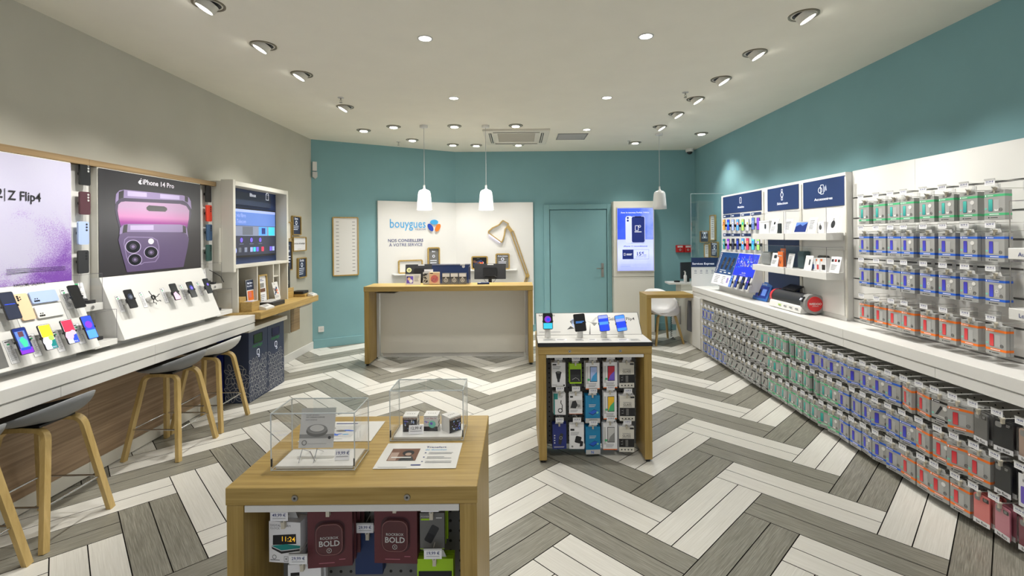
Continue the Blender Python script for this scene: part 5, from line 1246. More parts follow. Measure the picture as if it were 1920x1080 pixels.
# clear cases on the nearest table
ZT = .8565
def case(x0, y0, w, d, h, label):
    t = thing('acrylic_case', label, 'display case', (x0+w/2, y0+d/2, ZT)); th = .005; z0 = ZT
    m = MB()
    m.box(x0, y0, z0, x0+w, y0+th, z0+h, 'acrylic'); m.box(x0, y0+d-th, z0, x0+w, y0+d, z0+h, 'acrylic'); m.box(x0, y0+th, z0, x0+th, y0+d-th, z0+h, 'acrylic'); m.box(x0+w-th, y0+th, z0, x0+w, y0+d-th, z0+h, 'acrylic')
    m.box(x0, y0, z0+h, x0+w, y0+d, z0+h+th, 'acrylic'); m.build('clear_cover', t)
    e = MB(); c = [(x0+.002, y0+.002), (x0+w-.002, y0+.002), (x0+w-.002, y0+d-.002), (x0+.002, y0+d-.002)]
    for i in range(4):
        a, b = c[i], c[(i+1) % 4]; e.tube([(a[0], a[1], z0), (a[0], a[1], z0+h)], .0022, 'acrylic_edge', 4); e.tube([(a[0], a[1], z0+h+.002), (b[0], b[1], z0+h+.002)], .0024, 'acrylic_edge', 4); e.tube([(a[0], a[1], z0+.002), (b[0], b[1], z0+.002)], .0015, 'acrylic_edge', 4)
    e.build('cover_edges', t)
    MB().box(x0+.012, y0+.012, z0+.0005, x0+w-.012, y0+d-.012, z0+.012, 'white').build('base_plate', t, bevel=.0015)
    for x in (x0+.0015, x0+w-.0055): MB().box(x, y0-.0005, z0+.015, x+.004, y0+.006, z0+.042, 'black').build('hinge_pad', t)
    return t
def ticket(x, y, z, w, h, txt, label, col='ink'):
    t = thing('price_ticket', label, 'price tag', (x+w/2, y, z)); f = F((x, y, z+.001), (1, .06, 0), (0, .3, 1))
    MB().fbox(f, 0, 0, -.002, w, h, 0, 'acrylic').build('clear_stand', t); MB().fbox(f, .002, .001, .0005, w-.002, h*.8, .001, 'paper').build('ticket', t)
    m = MB(); m.text(f, txt, w*.5, h*.42, h*.34, col, .0014, 'c', .8); m.rect(f, w*.12, h*.26, w*.88, h*.3, 'print_grey', .0014); m.build('print', t)
case(-.872, 1.668, .296, .16, .198, 'low clear acrylic case holding a grey charger card, left on the nearest table')
case(-.519, 1.904, .296, .155, .198, 'clear acrylic case over three small printed cubes, at the back of the nearest table')
t = thing('charger_card', 'grey cardboard card showing a round wireless charger inside the left case', 'product card', (-.76, 1.75, ZT+.0125))
f = F((-.805, 1.735, ZT+.05), (1, .02, 0), (0, .25, 1)); w, h = .125, .138
MB().fbox(f, 0, 0, -.004, w, h, 0, 'light_grey').build('card', t)
m = MB(); m.text(f, 'ALLER BOARD', .018, h*.80, .0075, 'print_grey', .001); m.text(f, '10W WIRELESS CHARGER', .018, h*.75, .006, 'ink_black', .001); m.text(f, 'FAST CHARGE', .018, h*.68, .0065, 'print_grey', .001)
m.flat(f, circ(w*.5, h*.42, .039, 28, .020), 'mid_grey', .0008); m.flat(f, circ(w*.5, h*.465, .037, 28, .0165), 'grey', .0012); m.flat(f, circ(w*.5, h*.485, .027, 28, .0125), 'mid_grey', .0016); m.flat(f, circ(w*.5, h*.49, .0262, 28, .0118), 'light_grey', .002)
m.rect(f, 0, h*.24, w, h*.34, 'grey', .0004); m.ring(f, circ(w*.16, h*.13, .009, 16), circ(w*.16, h*.13, .0065, 16), .0008, .0014, 'mid_grey'); m.flat(f, circ(w*.88, h*.25, .0055, 14), 'dark', .0012); m.rect(f, w*.25, h*.1, w*.8, h*.105, 'dark', .001); m.build('print', t)
m = MB()
for x in (-.788, -.735): m.tube([(x, 1.70, ZT+.013), (x+.004, 1.722, ZT+.052), (x, 1.728, ZT+.05), (x, 1.79, ZT+.013)], .0014, 'chrome', 5)
m.tube([(-.786, 1.79, ZT+.014), (-.733, 1.71, ZT+.014)], .0014, 'chrome', 5); m.build('wire_easel', t)
ticket(-.668, 1.715, ZT+.012, .056, .046, '19,99 \u20ac', 'small 19,99 euro price ticket inside the left clear case')
ticket(-.452, 1.935, ZT+.012, .062, .045, '12,99 \u20ac', 'small 12,99 euro price ticket in front of the printed cubes', 'dark')
for k, (x, y, rz, lb) in enumerate([(-.452, 1.995, .02, 'printed cube box with dark starry front, left of three'), (-.366, 2.0, -.02, 'printed cube box with green globe print, middle of three'), (-.284, 1.985, .75, 'printed cube box turned with a corner forward, right of three')]):
    s_ = .058; t = thing('cube_box', lb, 'box', (x, y, ZT+.0125)); t.rotation_euler = (0, 0, rz)
    def lp(mb, nm):
        o = D.objects.new(nm, mb.mesh(nm)); COL.objects.link(o); o.parent = t
    m = MB(); m.box(-s_/2, -s_/2, 0, s_/2, s_/2, s_*1.08, 'white'); lp(m, 'box')
    m = MB(); f = F((-s_/2, -s_/2, 0)); H_ = s_*1.08; m.rect(f, 0, 0, s_, H_*.8 if k != 1 else H_*.3, 'p_lens'); rq = random.Random(k)
    for j in range(26): m.flat(f, circ(s_*rq.uniform(.1, .9), H_*rq.uniform(.08, .7), s_*rq.uniform(.015, .06), 6), rq.choice(['blue', 'sky', 'paper', 'violet', 'pale_blue'] if k != 1 else ['crimson', 'violet', 'pale_blue']), .001+j*.00003) if k != 1 or j < 8 else None
    if k == 1: m.flat(f, circ(s_*.6, H_*.45, s_*.26, 18), 'mint', .0015); m.flat(f, circ(s_*.55, H_*.5, s_*.1, 8), 'violet', .0018)
    m.rect(f, 0, H_*.8, s_, H_*.9, 'brown' if k != 1 else 'paper', .0009); m.text(f, 'Double Magic Ball', s_*.5, H_*.81, s_*.115, 'white' if k != 1 else 'dark_red', .0013, 'c', 1); lp(m, 'front_print')
    m = MB(); g = F((-s_/2, -s_/2, H_), (1, 0, 0), (0, 1, 0)); [m.flat(g, circ(s_*(.26+.16*j), s_*.5, s_*.045, 8), 'black', .0006) for j in range(4)]; lp(m, 'top_print')
    m = MB(); g = F((s_/2, -s_/2, 0), (0, 1, 0)) if rz > .5 else F((s_/2, -s_/2, 0), (0, 1, 0)); m.ring(g, circ(s_*.5, H_*.8, s_*.12, 12), circ(s_*.5, H_*.8, s_*.09, 12), .0005, .0009, 'dark')
    for a in range(2):
        for b in range(2): m.rect(g, s_*(.2+.32*a), H_*(.12+.26*b), s_*(.42+.32*a), H_*(.3+.26*b), 'ink_black')
    lp(m, 'side_print')
def doc(px, py, nm, label, draw, w=.292, h=.205, anchor='fl'):
    g = G(px, py, ZT+.001)
    x = g.x if anchor == 'fl' else g.x-w
    return sheet(nm, label, 'leaflet', F((x, g.y, ZT+.0008), (1, .0, 0), (0, 1, 0)), w, h, 'white', draw)
def d_docA(m, f, w, h):
    m.rect(f, w*.11, h*.28, w*.47, h*.76, 'brown'); m.flat(f, circ(w*.34, h*.58, w*.075, 14), 'ink_black', .001); m.flat(f, circ(w*.345, h*.53, w*.04, 12), 'tan', .0012); m.flat(f, [(w*.25, h*.28), (w*.45, h*.28), (w*.40, h*.46), (w*.3, h*.46)], 'dark', .0011); m.rect(f, w*.12, h*.29, w*.22, h*.6, 'tan', .0009); m.rect(f, w*.15, h*.38, w*.4, h*.42, 'white', .0014)
    m.text(f, 'Transfert', w*.54, h*.78, h*.1, 'ink', .001, bold=.4); m.text(f, 'de donn\u00e9es', w*.54, h*.68, h*.085, 'sky', .001)
    for k in range(3): m.lines(f, w*.6, h*(.60-.17*k), w*.33, 2, h*.05, 'print_grey', seed=k); m.flat(f, circ(w*.56, h*(.58-.17*k), w*.012, 8), 'ink', .001)
    m.rect(f, w*.44, h*.1, w*.56, h*.14, 'ink'); m.rect(f, w*.05, h*.04, w*.4, h*.05, 'print_grey')
def d_docB(m, f, w, h):
    m.rect(f, w*.05, h*.2, w*.68, h*.78, 'light_grey'); rq = random.Random(8)
    for k in range(18): m.flat(f.off(w*rq.uniform(.12, .62), h*rq.uniform(.26, .72), 0, rq.uniform(-.6, .6)), circ(0, 0, w*rq.uniform(.02, .09), 7, h*rq.uniform(.02, .06)), rq.choice(['sky', 'blue', 'brown', 'grey', 'tan', 'mid_grey']), .0008+k*.00003)
    m.rect(f, w*.3, h*.86, w*.62, h*.9, 'ink'); m.lines(f, w*.2, h*.12, w*.4, 1, h*.04)
doc(698.5, 879.5, 'data_transfer_leaflet', 'white leaflet with photo of a person in a hat, front right on the nearest table', d_docA)
doc(695.3, 827.6, 'photo_leaflet', 'white leaflet with blue and brown picture behind the left case', d_docB, anchor='fr')
# packs under the nearest table
def d_clock(m, f, w, h):
    m.rect(f, 0, 0, w, h, 'paper', .0004); m.text(f, 'DIGITAL ALARM', w*.04, h*.88, .0105, 'print_grey', .001); m.text(f, 'CLOCK', w*.04, h*.81, .0105, 'print_grey', .001)
    m.flat(f, [(w*.12, h*.42), (w*.13, h*.66), (w*.86, h*.72), (w*.87, h*.48)], 'ink_black', .0008); m.text(f, '11:24', w*.38, h*.53, .024, 's_yellow', .0014, 'l', .5); m.flat(f, [(w*.08, h*.40), (w*.55, h*.46), (w*1.0, h*.44), (w*.98, h*.38), (w*.4, h*.30)], 'teal', .0011); m.flat(f, [(w*.08, h*.38), (w*.4, h*.28), (w*.98, h*.36), (w*.98, h*.32), (w*.4, h*.22), (w*.1, h*.33)], 'dark', .0013)
    for k in range(3): m.frame(f, w*(.48+.17*k), h*.03, w*(.61+.17*k), h*.16, .0012, .0008, .0012, 'print_grey'); m.rect(f, w*(.52+.17*k), h*.07, w*(.57+.17*k), h*.12, 'grey')
    m.ring(f, circ(w*.17, h*.13, w*.07, 12), circ(w*.17, h*.13, w*.05, 12), .0006, .001, 'grey'); m.rect(f, w*.04, h*.05, w*.34, h*.065, 'ink_black')
def d_rock(m, f, w, h):
    m.rect(f, 0, 0, w, h, 'wine_box', .0004); m.flat(f, rrect(w*.16, h*.2, w*.84, h*.82, .028, 6), 'wine_dark', .0008); m.frame(f, w*.2, h*.24, w*.80, h*.78, .003, .001, .012, 'wine_edge', .028, 6); m.flat(f, rrect(w*.21, h*.25, w*.79, h*.77, .026, 6), 'wine_mid', .011)
    m.text(f, 'ROCKBOX', w*.5, h*.52, .0125, 'light_grey', .012, 'c', .6); m.text(f, 'BOLD', w*.5, h*.40, .027, 'light_grey', .012, 'c', 1.5); m.ring(f, circ(w*.5, h*.325, .0085, 16), circ(w*.5, h*.325, .007, 16), .0118, .0122, 'light_grey'); m.text(f, 'X', w*.5, h*.31, .010, 'light_grey', .012, 'c', .5)
    m.rect(f, w*.25, h*.07, w*.6, h*.08, 'rose', .001); m.rect(f, w*.7, h*.12, w*.84, h*.13, 'rose', .001)
mat('wine_dark', (66, 32, 38), .3); mat('wine_mid', (84, 44, 48), .25); mat('wine_edge', (126, 84, 84), .2)
def d_power(m, f, w, h):
    m.rect(f, 0, 0, w, h, 'mid_grey', .0004); m.rect(f, 0, 0, w, h*.02, 'lime', .0008); g = f.off(w*.48, h*.42, 0, -.5); m.flat(g, rrect(-w*.17, -h*.25, w*.17, h*.25, .006), 'dark', .0009); m.flat(g, rrect(-w*.15, -h*.23, w*.15, h*.0, .005), 'ink_black', .0012); m.text(f, 'POWER', w*.04, h*.88, .0085, 'light_grey', .001, bold=.6); m.flat(f, rrect(w*.04, h*.80, w*.42, h*.85, .003), 'lime', .001); m.rect(f, w*.66, h*.85, w*.9, h*.88, 'light_grey', .001)
f = F((0, 1.615, 0)); K = .0
for i, (nm, px, py, w, h, d, base, dr, rz, price, ncopy, lb) in enumerate([
    ('alarm_clock_pack', 524, 985, .115, .142, .05, 'paper', d_clock, -.10, '49,99 \u20ac', 1, 'white digital alarm clock box'),
    ('earphone_pack', 609, 962, .150, .198, .024, 'wine_box', d_rock, .10, '49,99 \u20ac', 3, 'wine red loudspeaker box with bold lettering'),
    ('earphone_pack', 736, 955, .150, .198, .024, 'wine_box', d_rock, -.04, '49,99 \u20ac', 1, 'wine red loudspeaker box with bold lettering'),
    ('power_bank_pack', 806, 968, .085, .125, .02, 'mid_grey', d_power, .0, '19,99 \u20ac', 2, 'grey power bank pack with lime edge'),
    ('lime_pack', 812, 1056, .125, .15, .02, 'lime', d_lime, .0, '19,99 \u20ac', 1, 'lime green pack cut by the lower picture edge'),
    ('navy_pack', 668, 1040, .10, .15, .02, 'navy', None, .0, '29,99 \u20ac', 1, 'dark navy pack low between the wine red boxes'),
    ('white_pack', 560, 1066, .11, .15, .03, 'paper', d_mount, .1, '29,99 \u20ac', 1, 'white pack below the alarm clock box')]):
    a, b = f.px(px, py); back = i in (5,)
    L = .185 if not back else .09
    pos = ['upper left', 'upper row second', 'upper row third', 'upper right', 'lower right', 'lower middle', 'lower left'][i]
    hk = hook(L=L, txt=price); hang(hk, a, YM1-.0005, b); tag(hk, 'chrome hook with %s price tag, %s under the nearest table' % (price, pos), 'display hook', 'hooks of the nearest table')
    yfr = YM1-L+.022+d/2
    p = pack(nm, w, h, d, base, dr); place(p, (a, yfr, b), rz, '%s, %s under the nearest table' % (lb, pos), 'packs hanging under the nearest table'); p['category'] = 'accessory pack'
    for k in range(ncopy):
        q_ = pack(nm, w, h, d*.9, 'lime' if i == 3 else base, None, False); place(q_, (a+.004*k, yfr+(d+.008)*(k+1), b-.001), rz+.03*(k+1)*(1 if i == 1 else .2), 'hidden %s, %s behind the front, %s' % (lb.split(' with')[0], ['one', 'two', 'three'][k], pos), 'packs hanging under the nearest table'); q_['category'] = 'accessory pack'

# ------------------------------------------------------------ right side wall fittings
XS = 2.94
RF = lambda x: F((x, 0, 0), (0, -1, 0))
t = thing('slatwall', 'white grooved slat wall carrying four rows of phone case packs', 'slat wall', (3.0, 2.0, .9))
MB().box(XS+.014, -.5, .902, 3.118, 4.188, 2.214, 'dark').build('backing', t)
for y0, y1 in ((3.53, 4.186), (2.30, 3.528), (-.5, 2.298)):
    for z0, z1 in ((.904, .926), (.938, 1.094), (1.106, 1.271), (1.283, 1.444), (1.456, 1.620), (1.632, 1.794), (1.806, 1.972), (1.984, 2.215)):
        MB().box(XS, y0, z0, XS+.0138, y1, z1, 'white').build('slat_panel', t)
    for z in (.932, 1.10, 1.277, 1.45, 1.626, 1.80, 1.978): MB().box(XS+.003, y0, z-.003, XS+.0138, y1, z+.001, 'mid_grey').build('groove_insert', t)

# printed phone case packs
BANDS = dict(green='green', blue='blue', orange='orange', black='black', navy='blue')
PHN = dict(green='teal', blue='indigo', orange='red', black='dark', navy='indigo')
for k_, c_ in (('teal', [(0, (20, 120, 130)), (1, (80, 200, 180))]), ('indigo', [(0, (60, 80, 220)), (1, (70, 50, 160))]), ('red', [(0, (230, 90, 90)), (1, (200, 30, 50))])):
    gradmat('grad_'+k_, c_, 2, -.15, -.05)
def case_box_mesh(col, var, full=True, w=.115, h=.17, d=.022):
    m = MB(); z1 = -.012; f = F((-w/2, -d/2, z1-h))
    base = 'box_grey'
    m.box(-w/2, -d/2, z1-h, w/2, d/2, z1, base)
    bc = BANDS[col]
    for a, b in ((.78, .86), (.14, .22)):
        m.box(-w/2-.0004, -d/2-.0005, z1-h+h*a, w/2+.0004, d/2+.0004, z1-h+h*b, bc)
    if full:
        g = f.off(0, 0, .0006)
        if col == 'black':
            m.flat(g, [(w*.2, h*.34), (w*.3, h*.32), (w*.62, h*.64), (w*.5, h*.7)], 'dark', .0004); m.flat(g, [(w*.2, h*.34), (w*.3, h*.32), (w*.75, h*.26), (w*.7, h*.34)], 'light_grey', .0006)
        else:
            m.flat(g, rrect(w*.2, h*.28, w*.42, h*.70, .004), 'ink_black', .0003); m.flat(g, rrect(w*.21, h*.285, w*.41, h*.695, .0035), {'teal': 'grad_teal', 'indigo': 'grad_indigo', 'red': 'grad_red'}[PHN[col]], .0006)
            m.rect(g, w*.46, h*.28, w*.72, h*.68, 'p_boxlt' if 'p_boxlt' in MATS else mat('p_boxlt', (172, 172, 170), .45), .0002)
        m.rect(g, w*.02, h*.34, w*.14, h*.40, 'mint', .0004)
        m.ring(g, circ(w*.8, h*.33, w*.08, 16), circ(w*.8, h*.33, w*.063, 16), .0002, .0006, 'ink_black'); m.rect(g, w*.76, h*.32, w*.84, h*.335, 'ink_black', .0004)
        if var == 1: m.flat(g, circ(w*.72, h*.63, w*.11, 16), 'white', .0008)
        if var == 2: m.ring(g, circ(w*.58, h*.48, w*.085, 16), circ(w*.58, h*.48, w*.06, 16), .0006, .001, 'white'); m.rect(g, w*.57, h*.34, w*.60, h*.38, 'white', .0008); m.flat(g, circ(w*.76, h*.66, w*.1, 14), 'white', .0008)
        if col == 'green': m.flat(g, [(w*.5, h*.36), (w*.6, h*.33), (w*.7, h*.36), (w*.68, h*.28), (w*.52, h*.28)], 'white', .0008)
        m.flat(g, circ(w*.07, h*.82, w*.04, 8), 'paper', .0004); m.rect(g, w*.15, h*.81, w*(.45 if var != 2 else .7), h*.83, 'paper', .0004); m.rect(g, w*.25, h*.165, w*.72, h*.19, 'paper', .0004)
        m.flat(g, circ(w*.22, h*.065, w*.035, 8), 'ink_black', .0003); m.rect(g, w*.3, h*.055, w*.66, h*.075, 'ink_black', .0003); m.rect(g, w*.25, h*.92, w*.75, h*.935, 'dark', .0003)
    else:
        pass
    return m.mesh('case_box')
CBM = {}
def case_box(col, var, full=True):
    k = (col, var if full else 0, full)
    if k not in CBM: CBM[k] = case_box_mesh(col, var, full)
    o = D.objects.new('case_box', CBM[k]); COL.objects.link(o); o['category'] = 'case pack'
    if full:
        if 'tab' not in CBM:
            q = MB(); q.prism(F((0, .0006, 0)), [(-.03, -.0115), (.03, -.0115), (.024, .010), (-.024, .010)], 0, .0012, 'light_grey'); CBM['tab'] = q.mesh('hang_tab')
        tb_ = D.objects.new('hang_tab', CBM['tab']); COL.objects.link(tb_); tb_.parent = o
    return o
CLM = {}
def clear_case(inner, full=True, retail=False):
    k = (inner, full, retail)
    if k not in CLM:
        w, h, d = .098, .172, .02; z1 = -.012; f = F((-w/2, 0, z1-h)); m = MB()
        m.prism(f, rrect(.006, .004, w-.006, h-.004, .012), -.004, .004, inner)
        m.rect(f, .004, .003, w-.004, h*.17, 'paper', .0055)
        if full: m.text(f, 'be fluo', w*.5, h*.05, .021, 'ink_black', .0062, 'c', 1); m.flat(f, rrect(w*.58, h*.80, w*.90, h*.92, .004), 'black', .0055); m.lines(f, w*.63, h*.90, w*.2, 3, .005, 'light_grey', d=.0060); m.flat(f, rrect(w*.12, h*.76, w*.42, h*.93, .008), 'grey', .0050)
        if retail: m.rect(f, .002, .002, w-.002, h-.002, 'paper', .0064); m.flat(f, rrect(w*.12, h*.12, w*.6, h*.62, .006), 'violet', .0068); m.flat(f, rrect(w*.5, h*.2, w*.9, h*.66, .006), 'indigo', .0072); m.text(f, 'be fluo', w*.5, h*.76, .021, 'ink_black', .007, 'c', 1)
        a = m.mesh('case_shell')
        m = MB(); m.prism(f, rrect(0, 0, w, h, .014), -.008, .010, 'blister', 'blister', True); b = m.mesh('blister_pack')
        CLM[k] = (a, b)
    a, b = CLM[k]
    o = D.objects.new('clear_case_pack', b); COL.objects.link(o); o['category'] = 'case pack'
    c = D.objects.new('case_shell', a); COL.objects.link(c); c.parent = o
    return o
HK = {}
def hook_copy(L, txt):
    k = (L, txt)
    if k not in HK: HK[k] = hook(L=L, txt=txt); HK[k].location = (0, 0, 0); return HK[k]
    return dup(HK[k])
rr = random.Random(21)
RZ = -PI/2
ys = [3.80, 3.64, 3.50, 3.38, 3.217, 3.07, 2.92, 2.76]
for r, (z, col, price) in enumerate(((1.925, 'green', '29,99 \u20ac'), (1.680, 'blue', '34,99 \u20ac'), (1.428, 'blue', '39,99 \u20ac'), (1.142, 'orange', '39,99 \u20ac'))):
    rn = ['top', 'second', 'third', 'lowest'][r]
    for i, y in enumerate(ys):
        hk = hook_copy(.19, price)
        place(hk, (XS-.0005, y+.0, z), RZ, 'chrome hook with %s price tag, %s slat wall row, %s from the left' % (price, rn, NTH[i]), 'hooks on the slat wall'); hk['category'] = 'display hook'
        var = {0: (1 if i in (3, 4, 5, 6) else 0), 1: (1 if i in (3, 6) else 0), 2: (2 if i > 2 else 0), 3: 0}[r]
        jit = {3: .02, 2: -.02}.get(i, 0)
        p = case_box(col, var); place(p, (XS-.172, y-.0, z), RZ+rr.uniform(-.05, .05), 'grey case pack with %s bands, %s slat wall row, %s from left' % (col, rn, NTH[i]), 'case packs on the slat wall')
        q = case_box(col, 0, False); place(q, (XS-.146, y+.004, z-.001), RZ+rr.uniform(-.05, .05), 'hidden grey case pack behind the front one, %s row, %s from left' % (rn, NTH[i]), 'case packs on the slat wall')
# pegboard and the three long rows under the counter
t = thing('pegboard_wall', 'beige perforated metal back wall under the right counter', 'pegboard', (2.93, 3, 0))
for y0, y1 in ((-.5, 1.2), (1.202, 2.45), (2.452, 3.70), (3.702, 4.95), (4.952, 6.2), (6.202, 6.79)): MB().box(2.925, y0, .02, 2.935, y1, .768, 'peg_side').build('perforated_panel', t)
rown = ['top', 'middle', 'bottom']
for r, z in enumerate((.690, .462, .236)):
    for k in range(-1, 35):
        y = 2.39+.1215*k + (0 if r == 0 else rr.uniform(-.012, .012))
        if r == 0: col = 'clear' if k <= 2 else 'orange' if k in (3, 5, 6) else 'black' if k == 4 else 'blue' if k <= 14 else 'green' if k <= 21 else 'black' if k <= 31 else 'navy'
        elif r == 1: col = 'clear' if k <= 1 else 'orange' if k <= 5 else 'blue' if k <= 11 else 'green' if k <= 20 else 'black' if k <= 31 else 'navy'
        else: col = 'clear' if k <= 2 else 'orange' if k <= 6 else 'blue' if k <= 11 else 'green' if k <= 20 else 'black' if k <= 28 else 'navy'
        pos = '%s low row, %s from near end' % (rown[r], NTH[k+1])
        price = '19,99 \u20ac' if k <= 2 else ['39,99 \u20ac', '49,99 \u20ac', '34,99 \u20ac'][k % 3]
        hk = hook_copy(.40, price); place(hk, (2.9245, y, z), RZ+rr.uniform(-.02, .02), 'long chrome hook with white price tag, %s' % pos, 'hooks under the right counter'); hk['category'] = 'display hook'
        n = 4 if k < 8 else 3 if k < 19 else 2
        tw = rr.uniform(-.14, .14)
        if rr.random() < .2: tw = rr.choice((-1, 1))*rr.uniform(.2, .42)
        if (r, k) == (0, 3): tw = .5
        if (r, k) in ((1, 8),): tw = .55
        for j in range(n):
            x = 2.545+.030*j + rr.uniform(0, .004)
            if col == 'clear':
                inner = [['dark', 'dark', 'tan', 'tan'], ['violet', 'dark', 'lilac', 'coral'], ['coral', 'rose', 'maroon', 'maroon']][r]
                ic = {0: {2: 'mid_grey', 1: 'dark', 0: 'tan', -1: 'rose'}, 1: {1: 'dark', 0: 'paper', -1: 'dark'}, 2: {2: 'coral', 1: 'rose', 0: 'maroon', -1: 'violet'}}[r].get(k, 'dark')
                p = clear_case(ic, j == 0, r == 1 and k == 0); cn_ = {'tan': 'beige', 'paper': 'white boxed', 'dark': 'dark grey', 'mid_grey': 'grey'}.get(ic, ic)
                lb = 'clear pack with %s phone case, %s' % (cn_, pos)
            else:
                p = case_box(col, (2 if col == 'blue' and k % 3 == 0 else 1 if k % 4 == 0 else 0), j == 0)
                lb = 'grey case pack with %s bands, %s' % (col, pos)
            if j: lb = ['', 'first', 'second', 'third'][j] + ' pack hidden behind the front one, ' + pos
            place(p, (x, y, z), RZ+tw+rr.uniform(-.03, .03), lb, 'case packs under the right counter')
# packs of the second slat row kind with odd tilt are left straight

# wall unit with navy headers
XU = 2.88
t = thing('wall_unit', 'tall white wall unit with three navy headers on the right', 'wall unit', (3.0, 5.45, .9))
MB().box(XU, 4.19, .9, 3.119, 6.75, 2.21, 'white').build('carcass', t, bevel=.002)
RU = RF(XU)
def head(z): pass
HX = []
for i, (xa, ya0, ya1, xb, yb0, yb1, nm) in enumerate(((1356.5, 369.5, 400.5, 1428.5, 357.5, 395, 'Mobiles'), (1440, 355, 396, 1498, 345, 391.5, 'S\u00e9lection'), (1507, 342.5, 391, 1585, 329.5, 385.5, 'Accessoires'))):
    a0, b0, a1, b1 = rpx(RU, xa, ya0, ya1, xb, yb0, yb1); HX.append((a0, b0, a1, b1))
    h_ = MB().fbox(RU, a0, b0, .0005, a1, b1, .006, 'navy').build('header_panel', t)
    g = RU.off(0, 0, .006); m = MB()
    tx = [(1383, 1395.2, 390.3, 3.6, 389.2), (1457, 1477, 384, 4.4, 382.7), (1527, 1561, 376.5, 5.0, 374)][i]
    fit(m, g, nm, tx[0], tx[1], tx[2], tx[3], 's_white', .001, 1, tx[4])
    ac = (a0+a1)/2; bc = b0+(b1-b0)*.62
    if i == 0: m.frame(g, ac-.025, bc-.03, ac+.025, bc+.05, .006, .001, .0014, 's_white', .012)
    elif i == 1: m.ring(g, circ(ac, bc+.01, .028, 14), circ(ac, bc+.01, .021, 14), .001, .0014, 's_white'); m.frame(g, ac-.014, bc+.038, ac+.014, bc+.07, .005, .001, .0014, 's_white'); m.frame(g, ac-.014, bc-.05, ac+.014, bc-.018, .005, .001, .0014, 's_white')
    else: m.frame(g, ac-.03, bc-.04, ac+.02, bc+.05, .005, .001, .0014, 's_white', .01); m.ring(g, circ(ac-.035, bc, .03, 12), circ(ac-.035, bc, .023, 12), .0006, .0009, 's_white'); m.tube([g.at(ac+.03, bc-.02, .001), g.at(ac+.035, bc+.03, .001), g.at(ac+.045, bc-.01, .001), g.at(ac+.05, bc+.04, .001), g.at(ac+.06, bc-.01, .001)], .002, 's_white', 4)
    m.build('header_lettering', h_)
s0, _, s1, _ = HX[1]; MB().fbox(RU, s0, .93, .0005, s1, 1.635, .004, 'navy').build('navy_panel', t)
a0, _, a1, _ = HX[2]
for xx in (HX[0][2]+.02, HX[1][2]+.02, HX[2][2]+.006):
    MB().fbox(RU, xx, .93, .0005, xx+.035 if xx < HX[2][2] else xx+.02, 2.17, .012, 'cream').build('upright', t, bevel=.002)
pr = MB(); pr.prism(F((0, -a0-.004, 0)), [(2.70, 1.0), (2.79, .985)] if 0 else [(2.868, .945), (2.8795, .94), (2.8795, 1.52), (2.86, 1.52)], 0, a1-a0-.01, 'white'); pr.build('curved_back', t)
# phone strips of the first bay
g = RU.off(0, 0, .0006)
for (xa, xb, y0, y1) in ((1356, 1370, 402.7, 408), (1371, 1388, 401, 407), (1389.5, 1406.5, 400.3, 405), (1408, 1427.5, 398, 403.5), (1356, 1370, 437.8, 443), (1371, 1388, 437.8, 443), (1389.7, 1408, 437.8, 443)):
    m = MB(); p, q = g.px(xa, (y0+y1)/2), g.px(xb, (y0+y1)/2); z0 = g.px((xa+xb)/2, y1)[1]; z1_ = g.px((xa+xb)/2, y0)[1]; m.rect(g, p[0], z0, q[0], z1_, 'navy', .001); m.rect(g, p[0]+.02, (z0+z1_)/2-.006, p[0]+.08, (z0+z1_)/2+.006, 's_white', .0015); m.build('price_strip', t)
cols = [['s_orange', 's_blue', 's_pale', 's_sky', 's_lime', 's_white', 's_tvblue', 's_purple'], ['s_teal', 's_purple', 's_black', 's_navy', 's_sky', 's_red', 's_cyan', 's_lime']]
nmc = [['orange and black', 'bright blue', 'silver', 'blue and orange', 'light green', 'white and grey', 'steel blue', 'purple'], ['green and blue', 'deep purple', 'black', 'dark navy', 'blue and red', 'orange red', 'cyan blue', 'green and pink']]
icn = [[('s_black', 's_orange'), ('s_sky', 's_cyan'), ('s_white', 's_grey'), ('s_orange', 's_red'), ('s_green', 's_teal'), ('s_yellow', 's_grey'), ('s_pale', 's_tvblue'), ('s_violet', 's_purple')], [('s_lime', 's_blue'), ('s_pink', 's_violet'), ('s_dark', 's_grey'), ('s_blue', 's_navy'), ('s_yellow', 's_red'), ('s_orange', 's_red'), ('s_blue', 's_sky'), ('s_violet', 's_pink')]]
xs_ = [190, 277, 372, 468, 572, 668, 780, 885]
for r, zy in enumerate((450, 838)):
    for i, x in enumerate(xs_):
        ff = RF(XU-.045); a, b = ff.px(1340+x/10.8, 380+(zy-(25 if i > 5 and r == 0 else 0))/10.8)
        f = RF(XU-.0008).off(a, b)
        phone(f, .068, .145, cols[r][i], label='small display phone with %s picture, %s row of the first bay' % (nmc[r][i], ['upper', 'lower'][r]), icon=ic_blob(*icn[r][i]), puck='black', standoff=.04, group='small phones on the wall unit')
